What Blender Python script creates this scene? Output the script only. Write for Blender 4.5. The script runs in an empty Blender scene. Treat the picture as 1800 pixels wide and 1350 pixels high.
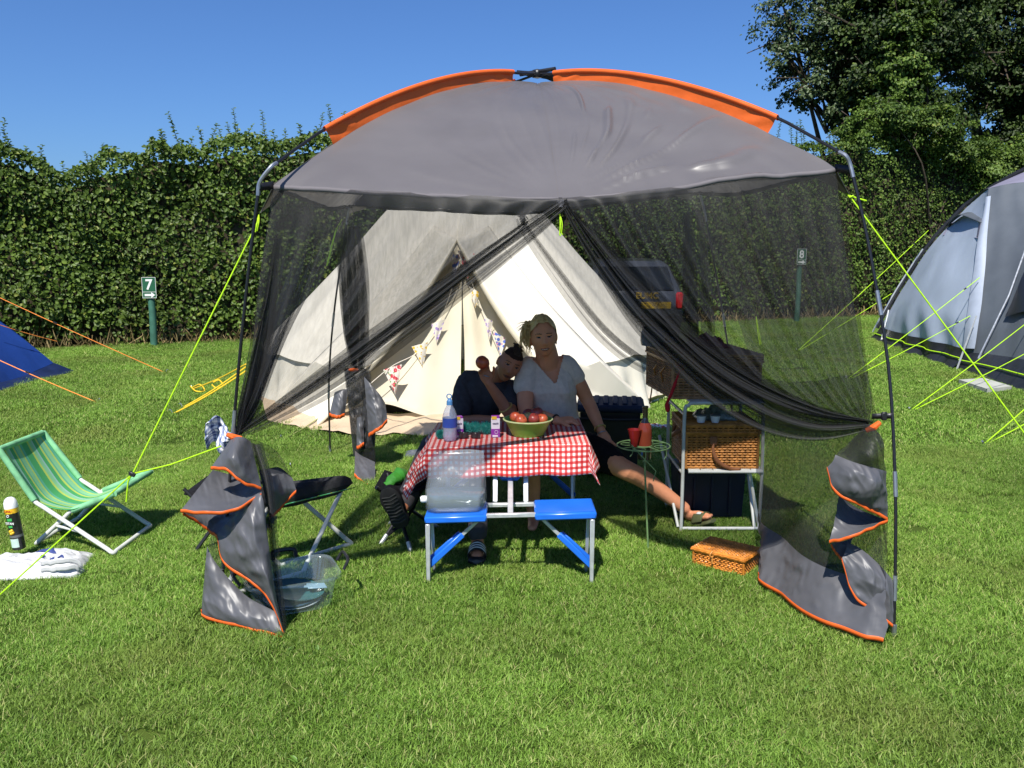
import bpy, math, random
import numpy as np
from mathutils import Vector, Matrix, Quaternion, noise as mnoise
R = math.radians
random.seed(7)
rng = np.random.default_rng(7)
scene = bpy.context.scene
COL = scene.collection

# ------------------------------------------------------------------ camera
FPX, PITCH, CAMH = 1498.0, R(8.9), 1.67
cam_d = bpy.data.cameras.new('camera')
cam = bpy.data.objects.new('camera', cam_d)
COL.objects.link(cam)
cam.location = (0, 0, CAMH)
cam.rotation_euler = (math.pi/2 - PITCH, 0, 0)
cam_d.sensor_width = 36.0
cam_d.lens = 36.0*FPX/1800.0
cam_d.clip_start, cam_d.clip_end = 0.05, 3000
scene.camera = cam

# ------------------------------------------------------------------ sky, sun, exposure
SUN_EL, SUN_DIR = R(54), Vector((-0.27, -1.0, 0)).normalized()
sun_vec = Vector((SUN_DIR.x*math.cos(SUN_EL), SUN_DIR.y*math.cos(SUN_EL), math.sin(SUN_EL)))
world = bpy.data.worlds.new('World')
scene.world = world
world.use_nodes = True
wn, wl = world.node_tree.nodes, world.node_tree.links
wn.clear()
sky = wn.new('ShaderNodeTexSky')
sky.sky_type = 'NISHITA'
sky.sun_disc = False
sky.sun_elevation = SUN_EL
sky.sun_rotation = math.atan2(SUN_DIR.x, SUN_DIR.y)
sky.altitude = 0
sky.air_density, sky.dust_density, sky.ozone_density = 1.0, 0.9, 6.0
bgn = wn.new('ShaderNodeBackground')
bgn.inputs[1].default_value = 0.070
wo = wn.new('ShaderNodeOutputWorld')
tintn = wn.new('ShaderNodeMix'); tintn.data_type = 'RGBA'; tintn.blend_type = 'MULTIPLY'
tintn.inputs[0].default_value = 1.0; tintn.inputs[7].default_value = (.57, .79, 1.10, 1)
wl.new(sky.outputs[0], tintn.inputs[6]); wl.new(tintn.outputs[2], bgn.inputs[0])
wl.new(bgn.outputs[0], wo.inputs[0])
sun_d = bpy.data.lights.new('sun', 'SUN')
sun_d.energy = 4.4
sun_d.angle = R(0.55)
sun_d.color = (1.0, 0.955, 0.88)
sun = bpy.data.objects.new('sun', sun_d)
COL.objects.link(sun)
sun.rotation_euler = sun_vec.to_track_quat('Z', 'Y').to_euler()
sun.location = (0, 0, 30)
scene.view_settings.view_transform = 'Standard'
scene.view_settings.look = 'None'
scene.view_settings.exposure = 0.78
scene.view_settings.gamma = 1.0
scene.view_settings.use_curve_mapping = False
scene.cycles.max_bounces = 10
scene.cycles.transparent_max_bounces = 40
scene.cycles.transmission_bounces = 8
scene.cycles.caustics_reflective = False
scene.cycles.caustics_refractive = False
scene.cycles.use_denoising = True

# ------------------------------------------------------------------ helpers
def P(px, py, Y):
    """photo pixel (1800x1350) at world distance Y -> point"""
    a, b = (px-900)/FPX, (675-py)/FPX
    y, z = math.cos(PITCH)+b*math.sin(PITCH), -math.sin(PITCH)+b*math.cos(PITCH)
    t = Y/y
    return Vector((a*t, Y, CAMH+z*t))
def G(px, py, z=0.0):
    a, b = (px-900)/FPX, (675-py)/FPX
    y, w = math.cos(PITCH)+b*math.sin(PITCH), -math.sin(PITCH)+b*math.cos(PITCH)
    t = (z-CAMH)/w
    return Vector((a*t, y*t, z))
def V(*a): return Vector(a)
def lerp(a, b, t): return a+(b-a)*t
def smooth(a, b, x):
    t = min(1, max(0, (x-a)/(b-a)))
    return t*t*(3-2*t)
def catmull(pts, n):
    pts = [Vector(p) for p in pts]
    q = [pts[0]*2-pts[1]]+pts+[pts[-1]*2-pts[-2]]
    out = []
    for i in range(len(pts)-1):
        p0, p1, p2, p3 = q[i:i+4]
        for k in range(n):
            t = k/n
            out.append(0.5*((2*p1)+(p2-p0)*t+(2*p0-5*p1+4*p2-p3)*t*t+(3*p1-p0-3*p2+p3)*t**3))
    out.append(pts[-1].copy())
    return out
def nz(x, y=0, z=0): return mnoise.noise(Vector((x, y, z)))

ORG = {}
def root(name, label, cat, loc=(0, 0, 0), group=None):
    o = bpy.data.objects.new(name, None)
    COL.objects.link(o)
    o.location = loc
    o.empty_display_size = 0.1
    o['label'] = label; o['category'] = cat
    if group: o['group'] = group
    ORG[o.name] = Vector(loc)
    return o
def tag(o, label=None, cat=None, group=None, kind=None):
    if label: o['label'] = label
    if cat: o['category'] = cat
    if group: o['group'] = group
    if kind: o['kind'] = kind
    return o

class MB:
    def __init__(s): s.v, s.f, s.m, s.uv = [], [], [], []
    def add(s, vs, fs, m=0, uvs=None):
        b = len(s.v)
        s.v.extend([tuple(v) for v in vs])
        s.uv.extend(uvs if uvs is not None else [(0.0, 0.0)]*len(vs))
        for f in fs:
            s.f.append(tuple(i+b for i in f)); s.m.append(m)
        return s
    def box(s, c, size, rot=None, m=0, bevel=0.0):
        x, y, z = size[0]/2, size[1]/2, size[2]/2
        c = Vector(c)
        if bevel <= 0:
            vs = [Vector((i*x, j*y, k*z)) for k in (-1, 1) for j in (-1, 1) for i in (-1, 1)]
            fs = [(0, 2, 3, 1), (4, 5, 7, 6), (0, 1, 5, 4), (2, 6, 7, 3), (0, 4, 6, 2), (1, 3, 7, 5)]
        else:
            b = min(bevel, x*.9, y*.9, z*.9)
            vs, idx = [], {}
            for i in (-1, 1):
                for j in (-1, 1):
                    for k in (-1, 1):
                        for ax in range(3):
                            d = [x-b, y-b, z-b]; d[ax] += b
                            idx[i, j, k, ax] = len(vs); vs.append(Vector((i*d[0], j*d[1], k*d[2])))
            fs = []
            def q(ids, n):
                pts = [vs[t] for t in ids]
                nn = (pts[1]-pts[0]).cross(pts[2]-pts[0])
                fs.append(tuple(ids) if nn.dot(n) > 0 else tuple(reversed(ids)))
            for sg in (-1, 1):
                q([idx[sg, -1, -1, 0], idx[sg, 1, -1, 0], idx[sg, 1, 1, 0], idx[sg, -1, 1, 0]], Vector((sg, 0, 0)))
                q([idx[-1, sg, -1, 1], idx[1, sg, -1, 1], idx[1, sg, 1, 1], idx[-1, sg, 1, 1]], Vector((0, sg, 0)))
                q([idx[-1, -1, sg, 2], idx[1, -1, sg, 2], idx[1, 1, sg, 2], idx[-1, 1, sg, 2]], Vector((0, 0, sg)))
            for i in (-1, 1):
                for j in (-1, 1):
                    q([idx[i, j, -1, 0], idx[i, j, 1, 0], idx[i, j, 1, 1], idx[i, j, -1, 1]], Vector((i, j, 0)))
                    q([idx[i, -1, j, 0], idx[i, 1, j, 0], idx[i, 1, j, 2], idx[i, -1, j, 2]], Vector((i, 0, j)))
                    q([idx[-1, i, j, 1], idx[1, i, j, 1], idx[1, i, j, 2], idx[-1, i, j, 2]], Vector((0, i, j)))
                    for k in (-1, 1):
                        q([idx[i, j, k, 0], idx[i, j, k, 1], idx[i, j, k, 2]], Vector((i, j, k)))
        if rot is not None: vs = [rot @ v for v in vs]
        return s.add([v+c for v in vs], fs, m)
    def tube(s, pts, r, n=8, caps=True, m=0, flat=1.0, up=None):
        pts = [Vector(p) for p in pts]
        L = len(pts)
        rs = [r]*L if not hasattr(r, '__len__') else list(r)
        t0 = (pts[1]-pts[0]).normalized()
        ref = up or (Vector((0, 0, 1)) if abs(t0.z) < .9 else Vector((1, 0, 0)))
        a = (ref - t0*ref.dot(t0)).normalized()
        vs, fs = [], []
        for i in range(L):
            t = (pts[min(i+1, L-1)]-pts[max(i-1, 0)])
            if t.length < 1e-9: t = t0
            t = t.normalized()
            a = (a - t*a.dot(t))
            a = a.normalized() if a.length > 1e-6 else t.orthogonal().normalized()
            b = t.cross(a)
            for k in range(n):
                w = 2*math.pi*k/n
                vs.append(pts[i]+(a*math.cos(w)*flat+b*math.sin(w))*rs[i])
        for i in range(L-1):
            for k in range(n):
                k2 = (k+1) % n
                fs.append((i*n+k, i*n+k2, (i+1)*n+k2, (i+1)*n+k))
        if caps:
            fs.append(tuple(reversed(range(n)))); fs.append(tuple((L-1)*n+k for k in range(n)))
        return s.add(vs, fs, m)
    def loft(s, rings, caps=True, m=0, closed=True, uvs=None):
        n = len(rings[0]); vs = [p for r in rings for p in r]; fs = []
        for i in range(len(rings)-1):
            for k in range(n if closed else n-1):
                k2 = (k+1) % n
                fs.append((i*n+k, i*n+k2, (i+1)*n+k2, (i+1)*n+k))
        if caps:
            fs.append(tuple(reversed(range(n)))); fs.append(tuple((len(rings)-1)*n+k for k in range(n)))
        return s.add(vs, fs, m, uvs)
    def lathe(s, prof, c, n=20, axis=None, m=0, caps=True):
        c = Vector(c)
        q = Vector((0, 0, 1)).rotation_difference(Vector(axis).normalized()) if axis is not None else None
        rings = []
        for r, z in prof:
            ring = [Vector((r*math.cos(2*math.pi*k/n), r*math.sin(2*math.pi*k/n), z)) for k in range(n)]
            if q: ring = [q @ v for v in ring]
            rings.append([v+c for v in ring])
        return s.loft(rings, caps, m)
    def grid(s, fn, nu, nv, m=0, uvfn=None, thick=0.0):
        vs, uvs = [], []
        for j in range(nv+1):
            for i in range(nu+1):
                vs.append(fn(i/nu, j/nv))
                uvs.append(uvfn(i/nu, j/nv) if uvfn else (i/nu, j/nv))
        fs = [(j*(nu+1)+i, j*(nu+1)+i+1, (j+1)*(nu+1)+i+1, (j+1)*(nu+1)+i) for j in range(nv) for i in range(nu)]
        return s.add(vs, fs, m, uvs)
    def ball(s, c, r, n=12, m=0, sq=(1, 1, 1), rot=None):
        c = Vector(c); rings = []
        for j in range(1, n//2*2):
            th = math.pi*j/(n//2*2)
            ring = [Vector((math.sin(th)*math.cos(2*math.pi*k/n)*r*sq[0], math.sin(th)*math.sin(2*math.pi*k/n)*r*sq[1], -math.cos(th)*r*sq[2])) for k in range(n)]
            if rot is not None: ring = [rot @ v for v in ring]
            rings.append([v+c for v in ring])
        return s.loft(rings, True, m)
    def build(s, name, mats, parent=None, smooth=True, ang=40, uv=False, solid=0.0):
        me = bpy.data.meshes.new(name)
        o0 = ORG.get(parent.name, Vector((0, 0, 0))) if parent else Vector((0, 0, 0))
        a = np.array(s.v, dtype=np.float64) - np.array(o0)
        me.from_pydata(a.tolist(), [], s.f)
        if not isinstance(mats, (list, tuple)): mats = [mats]
        for mm in mats: me.materials.append(mm)
        if len(mats) > 1: me.polygons.foreach_set('material_index', s.m)
        if uv:
            lay = me.uv_layers.new(name='UVMap')
            li = np.empty(len(me.loops), dtype=np.int32)
            me.loops.foreach_get('vertex_index', li)
            lay.data.foreach_set('uv', np.array(s.uv, dtype=np.float32)[li].ravel())
        if smooth:
            me.polygons.foreach_set('use_smooth', [True]*len(me.polygons))
            me.set_sharp_from_angle(angle=R(ang))
        me.update()
        o = bpy.data.objects.new(name, me)
        COL.objects.link(o)
        if parent:
            o.parent = parent
            ORG[o.name] = o0
        if solid:
            md = o.modifiers.new('thickness', 'SOLIDIFY'); md.thickness = solid; md.offset = 0
        return o

def npmesh(name, verts, faces_flat, nper, mat, parent=None, attr=None, smooth=False):
    """fast mesh: verts (N,3), faces (M,nper) ; attr: per-vertex float array 'tint'"""
    me = bpy.data.meshes.new(name)
    o0 = np.array(ORG.get(parent.name, (0, 0, 0)) if parent else (0, 0, 0))
    verts = np.asarray(verts, dtype=np.float32)-o0.astype(np.float32)
    faces = np.asarray(faces_flat, dtype=np.int32)
    M = len(faces)
    me.vertices.add(len(verts)); me.vertices.foreach_set('co', verts.ravel())
    me.loops.add(M*nper); me.loops.foreach_set('vertex_index', faces.ravel())
    me.polygons.add(M)
    me.polygons.foreach_set('loop_start', np.arange(0, M*nper, nper, dtype=np.int32))
    me.polygons.foreach_set('loop_total', np.full(M, nper, dtype=np.int32))
    if smooth: me.polygons.foreach_set('use_smooth', np.ones(M, dtype=bool))
    if attr is not None:
        at = me.attributes.new('tint', 'FLOAT', 'POINT')
        at.data.foreach_set('value', np.asarray(attr, dtype=np.float32))
    me.update(calc_edges=True)
    me.validate()
    mats = mat if isinstance(mat, (list, tuple)) else [mat]
    for mm in mats: me.materials.append(mm)
    o = bpy.data.objects.new(name, me)
    COL.objects.link(o)
    if parent: o.parent = parent; ORG[o.name] = Vector(o0)
    return o

# ------------------------------------------------------------------ materials
def new_mat(name):
    m = bpy.data.materials.new(name); m.use_nodes = True
    nt = m.node_tree; nt.nodes.clear()
    return m, nt.nodes, nt.links
def pm(name, col, rough=.55, spec=.5, metal=0.0, var=0.0, scale=8.0, bump=0.0, bscale=60.0, trans=0.0, coat=0.0, sheen=0.0, tr=0.0, stretch=None, col2=None, detail=4, ridged=False, bdist=.01):
    """procedural principled: colour noise, bump, optional translucency (trans) or transmission (tr)"""
    m, N, L = new_mat(name)
    out = N.new('ShaderNodeOutputMaterial')
    b = N.new('ShaderNodeBsdfPrincipled')
    b.inputs['Base Color'].default_value = (*col, 1)
    b.inputs['Roughness'].default_value = rough
    b.inputs['Specular IOR Level'].default_value = spec
    b.inputs['Metallic'].default_value = metal
    if coat: b.inputs['Coat Weight'].default_value = coat
    if sheen: b.inputs['Sheen Weight'].default_value = sheen
    if tr: b.inputs['Transmission Weight'].default_value = tr
    tc = N.new('ShaderNodeTexCoord')
    vec = tc.outputs['Object']
    if stretch:
        mp = N.new('ShaderNodeMapping'); mp.inputs['Scale'].default_value = stretch
        L.new(vec, mp.inputs[0]); vec = mp.outputs[0]
    if var or col2:
        n = N.new('ShaderNodeTexNoise'); n.inputs['Scale'].default_value = scale; n.inputs['Detail'].default_value = detail
        L.new(vec, n.inputs['Vector'])
        mx = N.new('ShaderNodeMix'); mx.data_type = 'RGBA'
        rp = N.new('ShaderNodeMapRange'); rp.inputs[1].default_value = .32; rp.inputs[2].default_value = .68
        L.new(n.outputs['Fac'], rp.inputs[0]); L.new(rp.outputs[0], mx.inputs[0])
        c1 = tuple(c*(1-var) for c in col)
        c2 = col2 if col2 else tuple(min(1, c*(1+var)) for c in col)
        mx.inputs[6].default_value = (*c1, 1); mx.inputs[7].default_value = (*c2, 1)
        L.new(mx.outputs[2], b.inputs['Base Color'])
        r2 = N.new('ShaderNodeMapRange'); r2.inputs[3].default_value = max(0, rough-.08); r2.inputs[4].default_value = min(1, rough+.08)
        L.new(n.outputs['Fac'], r2.inputs[0]); L.new(r2.outputs[0], b.inputs['Roughness'])
    if bump:
        n2 = N.new('ShaderNodeTexNoise'); n2.inputs['Scale'].default_value = bscale; n2.inputs['Detail'].default_value = 5
        if ridged: n2.noise_type = 'RIDGED_MULTIFRACTAL'; n2.inputs['Detail'].default_value = 3
        L.new(vec, n2.inputs['Vector'])
        bp = N.new('ShaderNodeBump'); bp.inputs['Strength'].default_value = bump; bp.inputs['Distance'].default_value = bdist
        L.new(n2.outputs['Fac'], bp.inputs['Height']); L.new(bp.outputs[0], b.inputs['Normal'])
    sh = b.outputs[0]
    if trans:
        t = N.new('ShaderNodeBsdfTranslucent'); t.inputs[0].default_value = (*col, 1)
        if var or col2: L.new(mx.outputs[2], t.inputs[0])
        ms = N.new('ShaderNodeMixShader'); ms.inputs[0].default_value = trans
        L.new(sh, ms.inputs[1]); L.new(t.outputs[0], ms.inputs[2]); sh = ms.outputs[0]
    L.new(sh, out.inputs[0])
    return m
def leaf_mat(name, dark, light, warm=None, trans=.35, rough=.45, spec=.4, wscale=.5, dryc=None):
    m, N, L = new_mat(name)
    out = N.new('ShaderNodeOutputMaterial')
    at = N.new('ShaderNodeAttribute'); at.attribute_name = 'tint'
    cr = N.new('ShaderNodeValToRGB')
    cr.color_ramp.elements[0].color = (*dark, 1); cr.color_ramp.elements[1].color = (*light, 1)
    cr.color_ramp.elements[1].position = .85
    if warm:
        e = cr.color_ramp.elements.new(1.0); e.color = (*warm, 1)
    L.new(at.outputs['Fac'], cr.inputs[0])
    gp = N.new('ShaderNodeNewGeometry')
    n = N.new('ShaderNodeTexNoise'); n.inputs['Scale'].default_value = wscale; n.inputs['Detail'].default_value = 3
    L.new(gp.outputs['Position'], n.inputs['Vector'])
    if dryc:
        n3 = N.new('ShaderNodeTexNoise'); n3.inputs['Scale'].default_value = 1.1; n3.inputs['Detail'].default_value = 5
        L.new(gp.outputs['Position'], n3.inputs['Vector'])
        m3 = N.new('ShaderNodeMapRange'); m3.inputs[1].default_value = .50; m3.inputs[2].default_value = .74; m3.inputs[4].default_value = .55
        L.new(n3.outputs['Fac'], m3.inputs[0]); x3 = N.new('ShaderNodeMix'); x3.data_type = 'RGBA'; x3.inputs[7].default_value = (*dryc, 1)
        L.new(m3.outputs[0], x3.inputs[0]); L.new(cr.outputs[0], x3.inputs[6])
    hs = N.new('ShaderNodeHueSaturation')
    mr = N.new('ShaderNodeMapRange'); mr.inputs[1].default_value = .3; mr.inputs[2].default_value = .7; mr.inputs[3].default_value = .75; mr.inputs[4].default_value = 1.25
    L.new(n.outputs['Fac'], mr.inputs[0]); L.new(mr.outputs[0], hs.inputs['Value']); L.new(x3.outputs[2] if dryc else cr.outputs[0], hs.inputs['Color'])
    b = N.new('ShaderNodeBsdfPrincipled'); b.inputs['Roughness'].default_value = rough; b.inputs['Specular IOR Level'].default_value = spec
    L.new(hs.outputs[0], b.inputs['Base Color'])
    t = N.new('ShaderNodeBsdfTranslucent'); L.new(hs.outputs[0], t.inputs[0])
    ms = N.new('ShaderNodeMixShader'); ms.inputs[0].default_value = trans
    L.new(b.outputs[0], ms.inputs[1]); L.new(t.outputs[0], ms.inputs[2]); L.new(ms.outputs[0], out.inputs[0])
    return m
def mesh_mat(name, opac, col, rough=.5):
    """fine net: part of it is thread, part of it is holes"""
    m, N, L = new_mat(name)
    out = N.new('ShaderNodeOutputMaterial')
    b = N.new('ShaderNodeBsdfPrincipled'); b.inputs['Base Color'].default_value = (*col, 1); b.inputs['Roughness'].default_value = rough
    b.inputs['Specular IOR Level'].default_value = .35
    t = N.new('ShaderNodeBsdfTransparent')
    tc = N.new('ShaderNodeTexCoord')
    n = N.new('ShaderNodeTexNoise'); n.inputs['Scale'].default_value = 55; n.inputs['Detail'].default_value = 3
    mp = N.new('ShaderNodeMapping'); mp.inputs['Scale'].default_value = (1, 1, .12); L.new(tc.outputs['Object'], mp.inputs[0])
    L.new(mp.outputs[0], n.inputs['Vector'])
    mr = N.new('ShaderNodeMapRange'); mr.inputs[1].default_value = .3; mr.inputs[2].default_value = .7
    mr.inputs[3].default_value = opac-.04; mr.inputs[4].default_value = opac+.05
    L.new(n.outputs['Fac'], mr.inputs[0])
    ms = N.new('ShaderNodeMixShader')
    L.new(mr.outputs[0], ms.inputs[0]); L.new(t.outputs[0], ms.inputs[1]); L.new(b.outputs[0], ms.inputs[2]); L.new(ms.outputs[0], out.inputs[0])
    return m
def clear_mat(name, tint=(.9, .95, 1), opac=.25, rough=.12):
    """thin clear plastic film / sheet"""
    m, N, L = new_mat(name)
    out = N.new('ShaderNodeOutputMaterial')
    b = N.new('ShaderNodeBsdfPrincipled'); b.inputs['Base Color'].default_value = (*tint, 1); b.inputs['Roughness'].default_value = rough
    b.inputs['Specular IOR Level'].default_value = .8
    t = N.new('ShaderNodeBsdfTransparent'); t.inputs[0].default_value = (*[.6+.4*c for c in tint], 1)
    tc = N.new('ShaderNodeTexCoord')
    n = N.new('ShaderNodeTexNoise'); n.inputs['Scale'].default_value = 6; n.inputs['Detail'].default_value = 1
    L.new(tc.outputs['Object'], n.inputs['Vector'])
    bp = N.new('ShaderNodeBump'); bp.inputs['Strength'].default_value = .35; bp.inputs['Distance'].default_value = .02
    L.new(n.outputs['Fac'], bp.inputs['Height']); L.new(bp.outputs[0], b.inputs['Normal'])
    ms = N.new('ShaderNodeMixShader'); ms.inputs[0].default_value = opac
    L.new(t.outputs[0], ms.inputs[1]); L.new(b.outputs[0], ms.inputs[2])
    gl = N.new('ShaderNodeBsdfGlossy'); gl.inputs['Roughness'].default_value = .10; L.new(bp.outputs[0], gl.inputs['Normal'])
    m2 = N.new('ShaderNodeMixShader'); m2.inputs[0].default_value = .07
    L.new(ms.outputs[0], m2.inputs[1]); L.new(gl.outputs[0], m2.inputs[2]); L.new(m2.outputs[0], out.inputs[0])
    return m

M = {}
M['canopy'] = pm('grey_nylon', (.135, .126, .131), .33, .6, var=.05, scale=3, bump=.22, bscale=4.5, trans=.18, ridged=True, stretch=(1, 1, 2.2))
M['hemcloth'] = pm('hem_tape', (.14, .13, .14), .85, .2, var=.05, scale=6)
M['greyband'] = pm('charcoal_nylon', (.092, .093, .102), .42, .5, var=.12, scale=6, bump=.5, bscale=15, ridged=True, bdist=.022, trans=.10)
M['orange'] = pm('orange_nylon', (.80, .145, .022), .5, .4, var=.08, scale=9, bump=.2, bscale=30, trans=.25)
M['net'] = mesh_mat('black_net', .45, (.020, .020, .020))
M['netdense'] = mesh_mat('black_net_folded', .55, (.020, .020, .020))
M['pole'] = pm('black_fibreglass', (.012, .012, .014), .3, .5)
M['steel'] = pm('zinc_ferrule', (.34, .36, .39), .36, .5, metal=.8, var=.1, scale=30)
M['alu'] = pm('brushed_aluminium', (.60, .62, .63), .42, .5, metal=.55, var=.1, scale=25)
M['white_tube'] = pm('white_painted_tube', (.56, .57, .53), .4, .5, var=.06, scale=12)
M['blackpl'] = pm('black_plastic', (.014, .014, .016), .42, .5, var=.2, scale=20)
M['neon'] = pm('neon_yellow_cord', (.50, .83, .02), .6, .3, var=.12, scale=60, trans=.2)
M['yellowrope'] = pm('yellow_cord', (.78, .52, .03), .6, .3, var=.15, scale=60)
M['orangerope'] = pm('orange_cord', (.85, .27, .05), .6, .3, var=.15, scale=60)
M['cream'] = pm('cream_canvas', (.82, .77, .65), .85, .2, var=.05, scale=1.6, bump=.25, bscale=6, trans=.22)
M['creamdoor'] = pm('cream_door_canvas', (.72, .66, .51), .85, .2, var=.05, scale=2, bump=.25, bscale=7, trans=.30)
M['sand'] = pm('sand_groundsheet', (.50, .385, .26), .6, .3, var=.12, scale=5, bump=.3, bscale=12)
M['dark'] = pm('interior_shade_dark', (.03, .027, .022), .9, .1, var=.4, scale=6)  # dark stand-in for shade inside the tent and the baskets
M['blue_seat'] = pm('blue_plastic', (.014, .135, .60), .33, .5, var=.06, scale=10)
M['skin_w'] = pm('skin_tanned', (.78, .325, .170), .5, .4, var=.08, scale=14)
M['skin_b'] = pm('skin_brown', (.48, .185, .092), .48, .4, var=.08, scale=14)
M['grey_shirt'] = pm('grey_melange_jersey', (.76, .63, .52), .9, .2, var=.07, scale=40, bump=.3, bscale=25)
M['navy'] = pm('navy_cotton', (.060, .056, .062), .9, .2, var=.15, scale=30, bump=.3, bscale=25)
M['blackcloth'] = pm('black_cotton', (.010, .010, .012), .9, .15, var=.3, scale=30, bump=.3, bscale=40)
M['wicker'] = pm('golden_willow', (.44, .185, .040), .45, .5, var=.35, scale=22)
M['wicker_dark'] = pm('brown_willow', (.38, .205, .095), .5, .45, var=.4, scale=22)
M['wicker_small'] = pm('amber_willow', (.46, .165, .024), .38, .5, var=.4, scale=26)
M['leather'] = pm('tan_leather', (.26, .10, .040), .5, .5, var=.2, scale=20)
M['white'] = pm('white_plastic', (.80, .80, .79), .4, .5, var=.03, scale=10)
# ------------------------------------------------------------------ ground and lawn
def ground_material():
    m, N, L = new_mat('turf_soil')
    out = N.new('ShaderNodeOutputMaterial'); b = N.new('ShaderNodeBsdfPrincipled')
    gp = N.new('ShaderNodeNewGeometry')
    n = N.new('ShaderNodeTexNoise'); n.inputs['Scale'].default_value = 1.3; n.inputs['Detail'].default_value = 8
    L.new(gp.outputs['Position'], n.inputs['Vector'])
    cr = N.new('ShaderNodeValToRGB')
    cr.color_ramp.elements[0].position = .3; cr.color_ramp.elements[0].color = (.030, .055, .008, 1)
    cr.color_ramp.elements[1].position = .72; cr.color_ramp.elements[1].color = (.065, .095, .016, 1)
    L.new(n.outputs['Fac'], cr.inputs[0]); L.new(cr.outputs[0], b.inputs['Base Color'])
    b.inputs['Roughness'].default_value = .95; b.inputs['Specular IOR Level'].default_value = .1
    L.new(b.outputs[0], out.inputs[0])
    return m
M['soil'] = ground_material()
g = MB()
def gz(x, y): return 0.0
g.add([(-900, -400, -.004), (900, -400, -.004), (900, 1500, -.004), (-900, 1500, -.004)], [(0, 1, 2, 3)])
ground = g.build('ground', M['soil'], smooth=False)
ground['kind'] = 'structure'

def blades_mesh(n, size, hmin, hmax, w, seed, lean=.5):
    r = np.random.default_rng(seed)
    x, y = (r.random(n)-.5)*size, (r.random(n)-.5)*size
    a = r.random(n)*2*np.pi
    h = hmin+(hmax-hmin)*r.random(n)**1.3
    ln = h*(.25+lean*r.random(n)*1.5)
    dx, dy = np.cos(a), np.sin(a)
    px, py = -dy, dx
    tw = r.normal(0, .5, n)
    ww = w*(.6+.8*r.random(n))
    pos = np.stack([x, y, np.zeros(n)], 1)
    d = np.stack([dx, dy, np.zeros(n)], 1)
    s = np.stack([px+dx*tw, py+dy*tw, np.zeros(n)], 1); s /= np.linalg.norm(s, axis=1, keepdims=True)
    up = np.array([0, 0, 1.0])
    v0 = pos-s*ww[:, None]/2; v1 = pos+s*ww[:, None]/2
    mid = pos+d*(ln*.35)[:, None]+up*(h*.62)[:, None]
    v2 = mid+s*ww[:, None]*.45; v3 = mid-s*ww[:, None]*.45
    v4 = pos+d*ln[:, None]+up*h[:, None]
    vs = np.stack([v0, v1, v2, v3, v4], 1).reshape(-1, 3)
    b = np.arange(n)*5
    f = np.stack([np.stack([b, b+1, b+2], 1), np.stack([b, b+2, b+3], 1), np.stack([b+3, b+2, b+4], 1)], 1).reshape(-1, 3)
    t = r.random(n)*.8
    dry = r.random(n) < .10
    t[dry] = .92+.08*r.random(dry.sum())
    return vs, f, np.repeat(t, 5)
M['grass'] = leaf_mat('grass_blade', (.082, .178, .014), (.310, .490, .086), (.48, .47, .19), trans=.38, rough=.5, spec=.25, wscale=.6, dryc=(.27, .30, .075))
M['weed'] = leaf_mat('weed_leaf', (.06, .14, .018), (.14, .27, .04), None, trans=.3, rough=.4)

def proto(name, n, size, hmin, hmax, w, seed, lean):
    vs, f, t = blades_mesh(n, size, hmin, hmax, w, seed, lean)
    me = bpy.data.meshes.new(name)
    me.vertices.add(len(vs)); me.vertices.foreach_set('co', vs.astype(np.float32).ravel())
    me.loops.add(len(f)*3); me.loops.foreach_set('vertex_index', f.astype(np.int32).ravel())
    me.polygons.add(len(f))
    me.polygons.foreach_set('loop_start', np.arange(0, len(f)*3, 3, dtype=np.int32))
    me.polygons.foreach_set('loop_total', np.full(len(f), 3, dtype=np.int32))
    at = me.attributes.new('tint', 'FLOAT', 'POINT'); at.data.foreach_set('value', t.astype(np.float32))
    me.update(calc_edges=True)
    me.materials.append(M['grass'])
    return bpy.data.objects.new(name, me)
def scatter(name, pts, coll, smin, smax, tilt=.05):
    """point cloud mesh + geometry nodes that place one tuft of the collection on every point"""
    me = bpy.data.meshes.new(name)
    me.vertices.add(len(pts)); me.vertices.foreach_set('co', np.asarray(pts, dtype=np.float32).ravel()); me.update()
    o = bpy.data.objects.new(name, me); COL.objects.link(o)
    nt = bpy.data.node_groups.new(name+'_nodes', 'GeometryNodeTree')
    nt.interface.new_socket('Geometry', in_out='INPUT', socket_type='NodeSocketGeometry')
    nt.interface.new_socket('Geometry', in_out='OUTPUT', socket_type='NodeSocketGeometry')
    N, L = nt.nodes, nt.links
    gi, go = N.new('NodeGroupInput'), N.new('NodeGroupOutput')
    ip = N.new('GeometryNodeInstanceOnPoints')
    ci = N.new('GeometryNodeCollectionInfo'); ci.inputs['Collection'].default_value = coll
    ci.inputs['Separate Children'].default_value = True; ci.inputs['Reset Children'].default_value = True
    rv = N.new('FunctionNodeRandomValue'); rv.data_type = 'FLOAT_VECTOR'
    rv.inputs[0].default_value = (-tilt, -tilt, 0); rv.inputs[1].default_value = (tilt, tilt, 6.283)
    rs = N.new('FunctionNodeRandomValue'); rs.data_type = 'FLOAT'
    rs.inputs[2].default_value = smin; rs.inputs[3].default_value = smax; rs.inputs['Seed'].default_value = 5
    ip.inputs['Pick Instance'].default_value = True
    L.new(gi.outputs[0], ip.inputs['Points']); L.new(ci.outputs[0], ip.inputs['Instance'])
    L.new(rv.outputs[0], ip.inputs['Rotation']); L.new(rs.outputs[1], ip.inputs['Scale'])
    L.new(ip.outputs[0], go.inputs[0])
    md = o.modifiers.new('scatter', 'NODES'); md.node_group = nt
    return o
tuft_near = bpy.data.collections.new('tufts_near'); tuft_far = bpy.data.collections.new('tufts_far')
for k in range(6):
    tuft_near.objects.link(proto('grass_tuft', 1400, .29, .009, .026, .0026, 100+k, 1.1))
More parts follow.
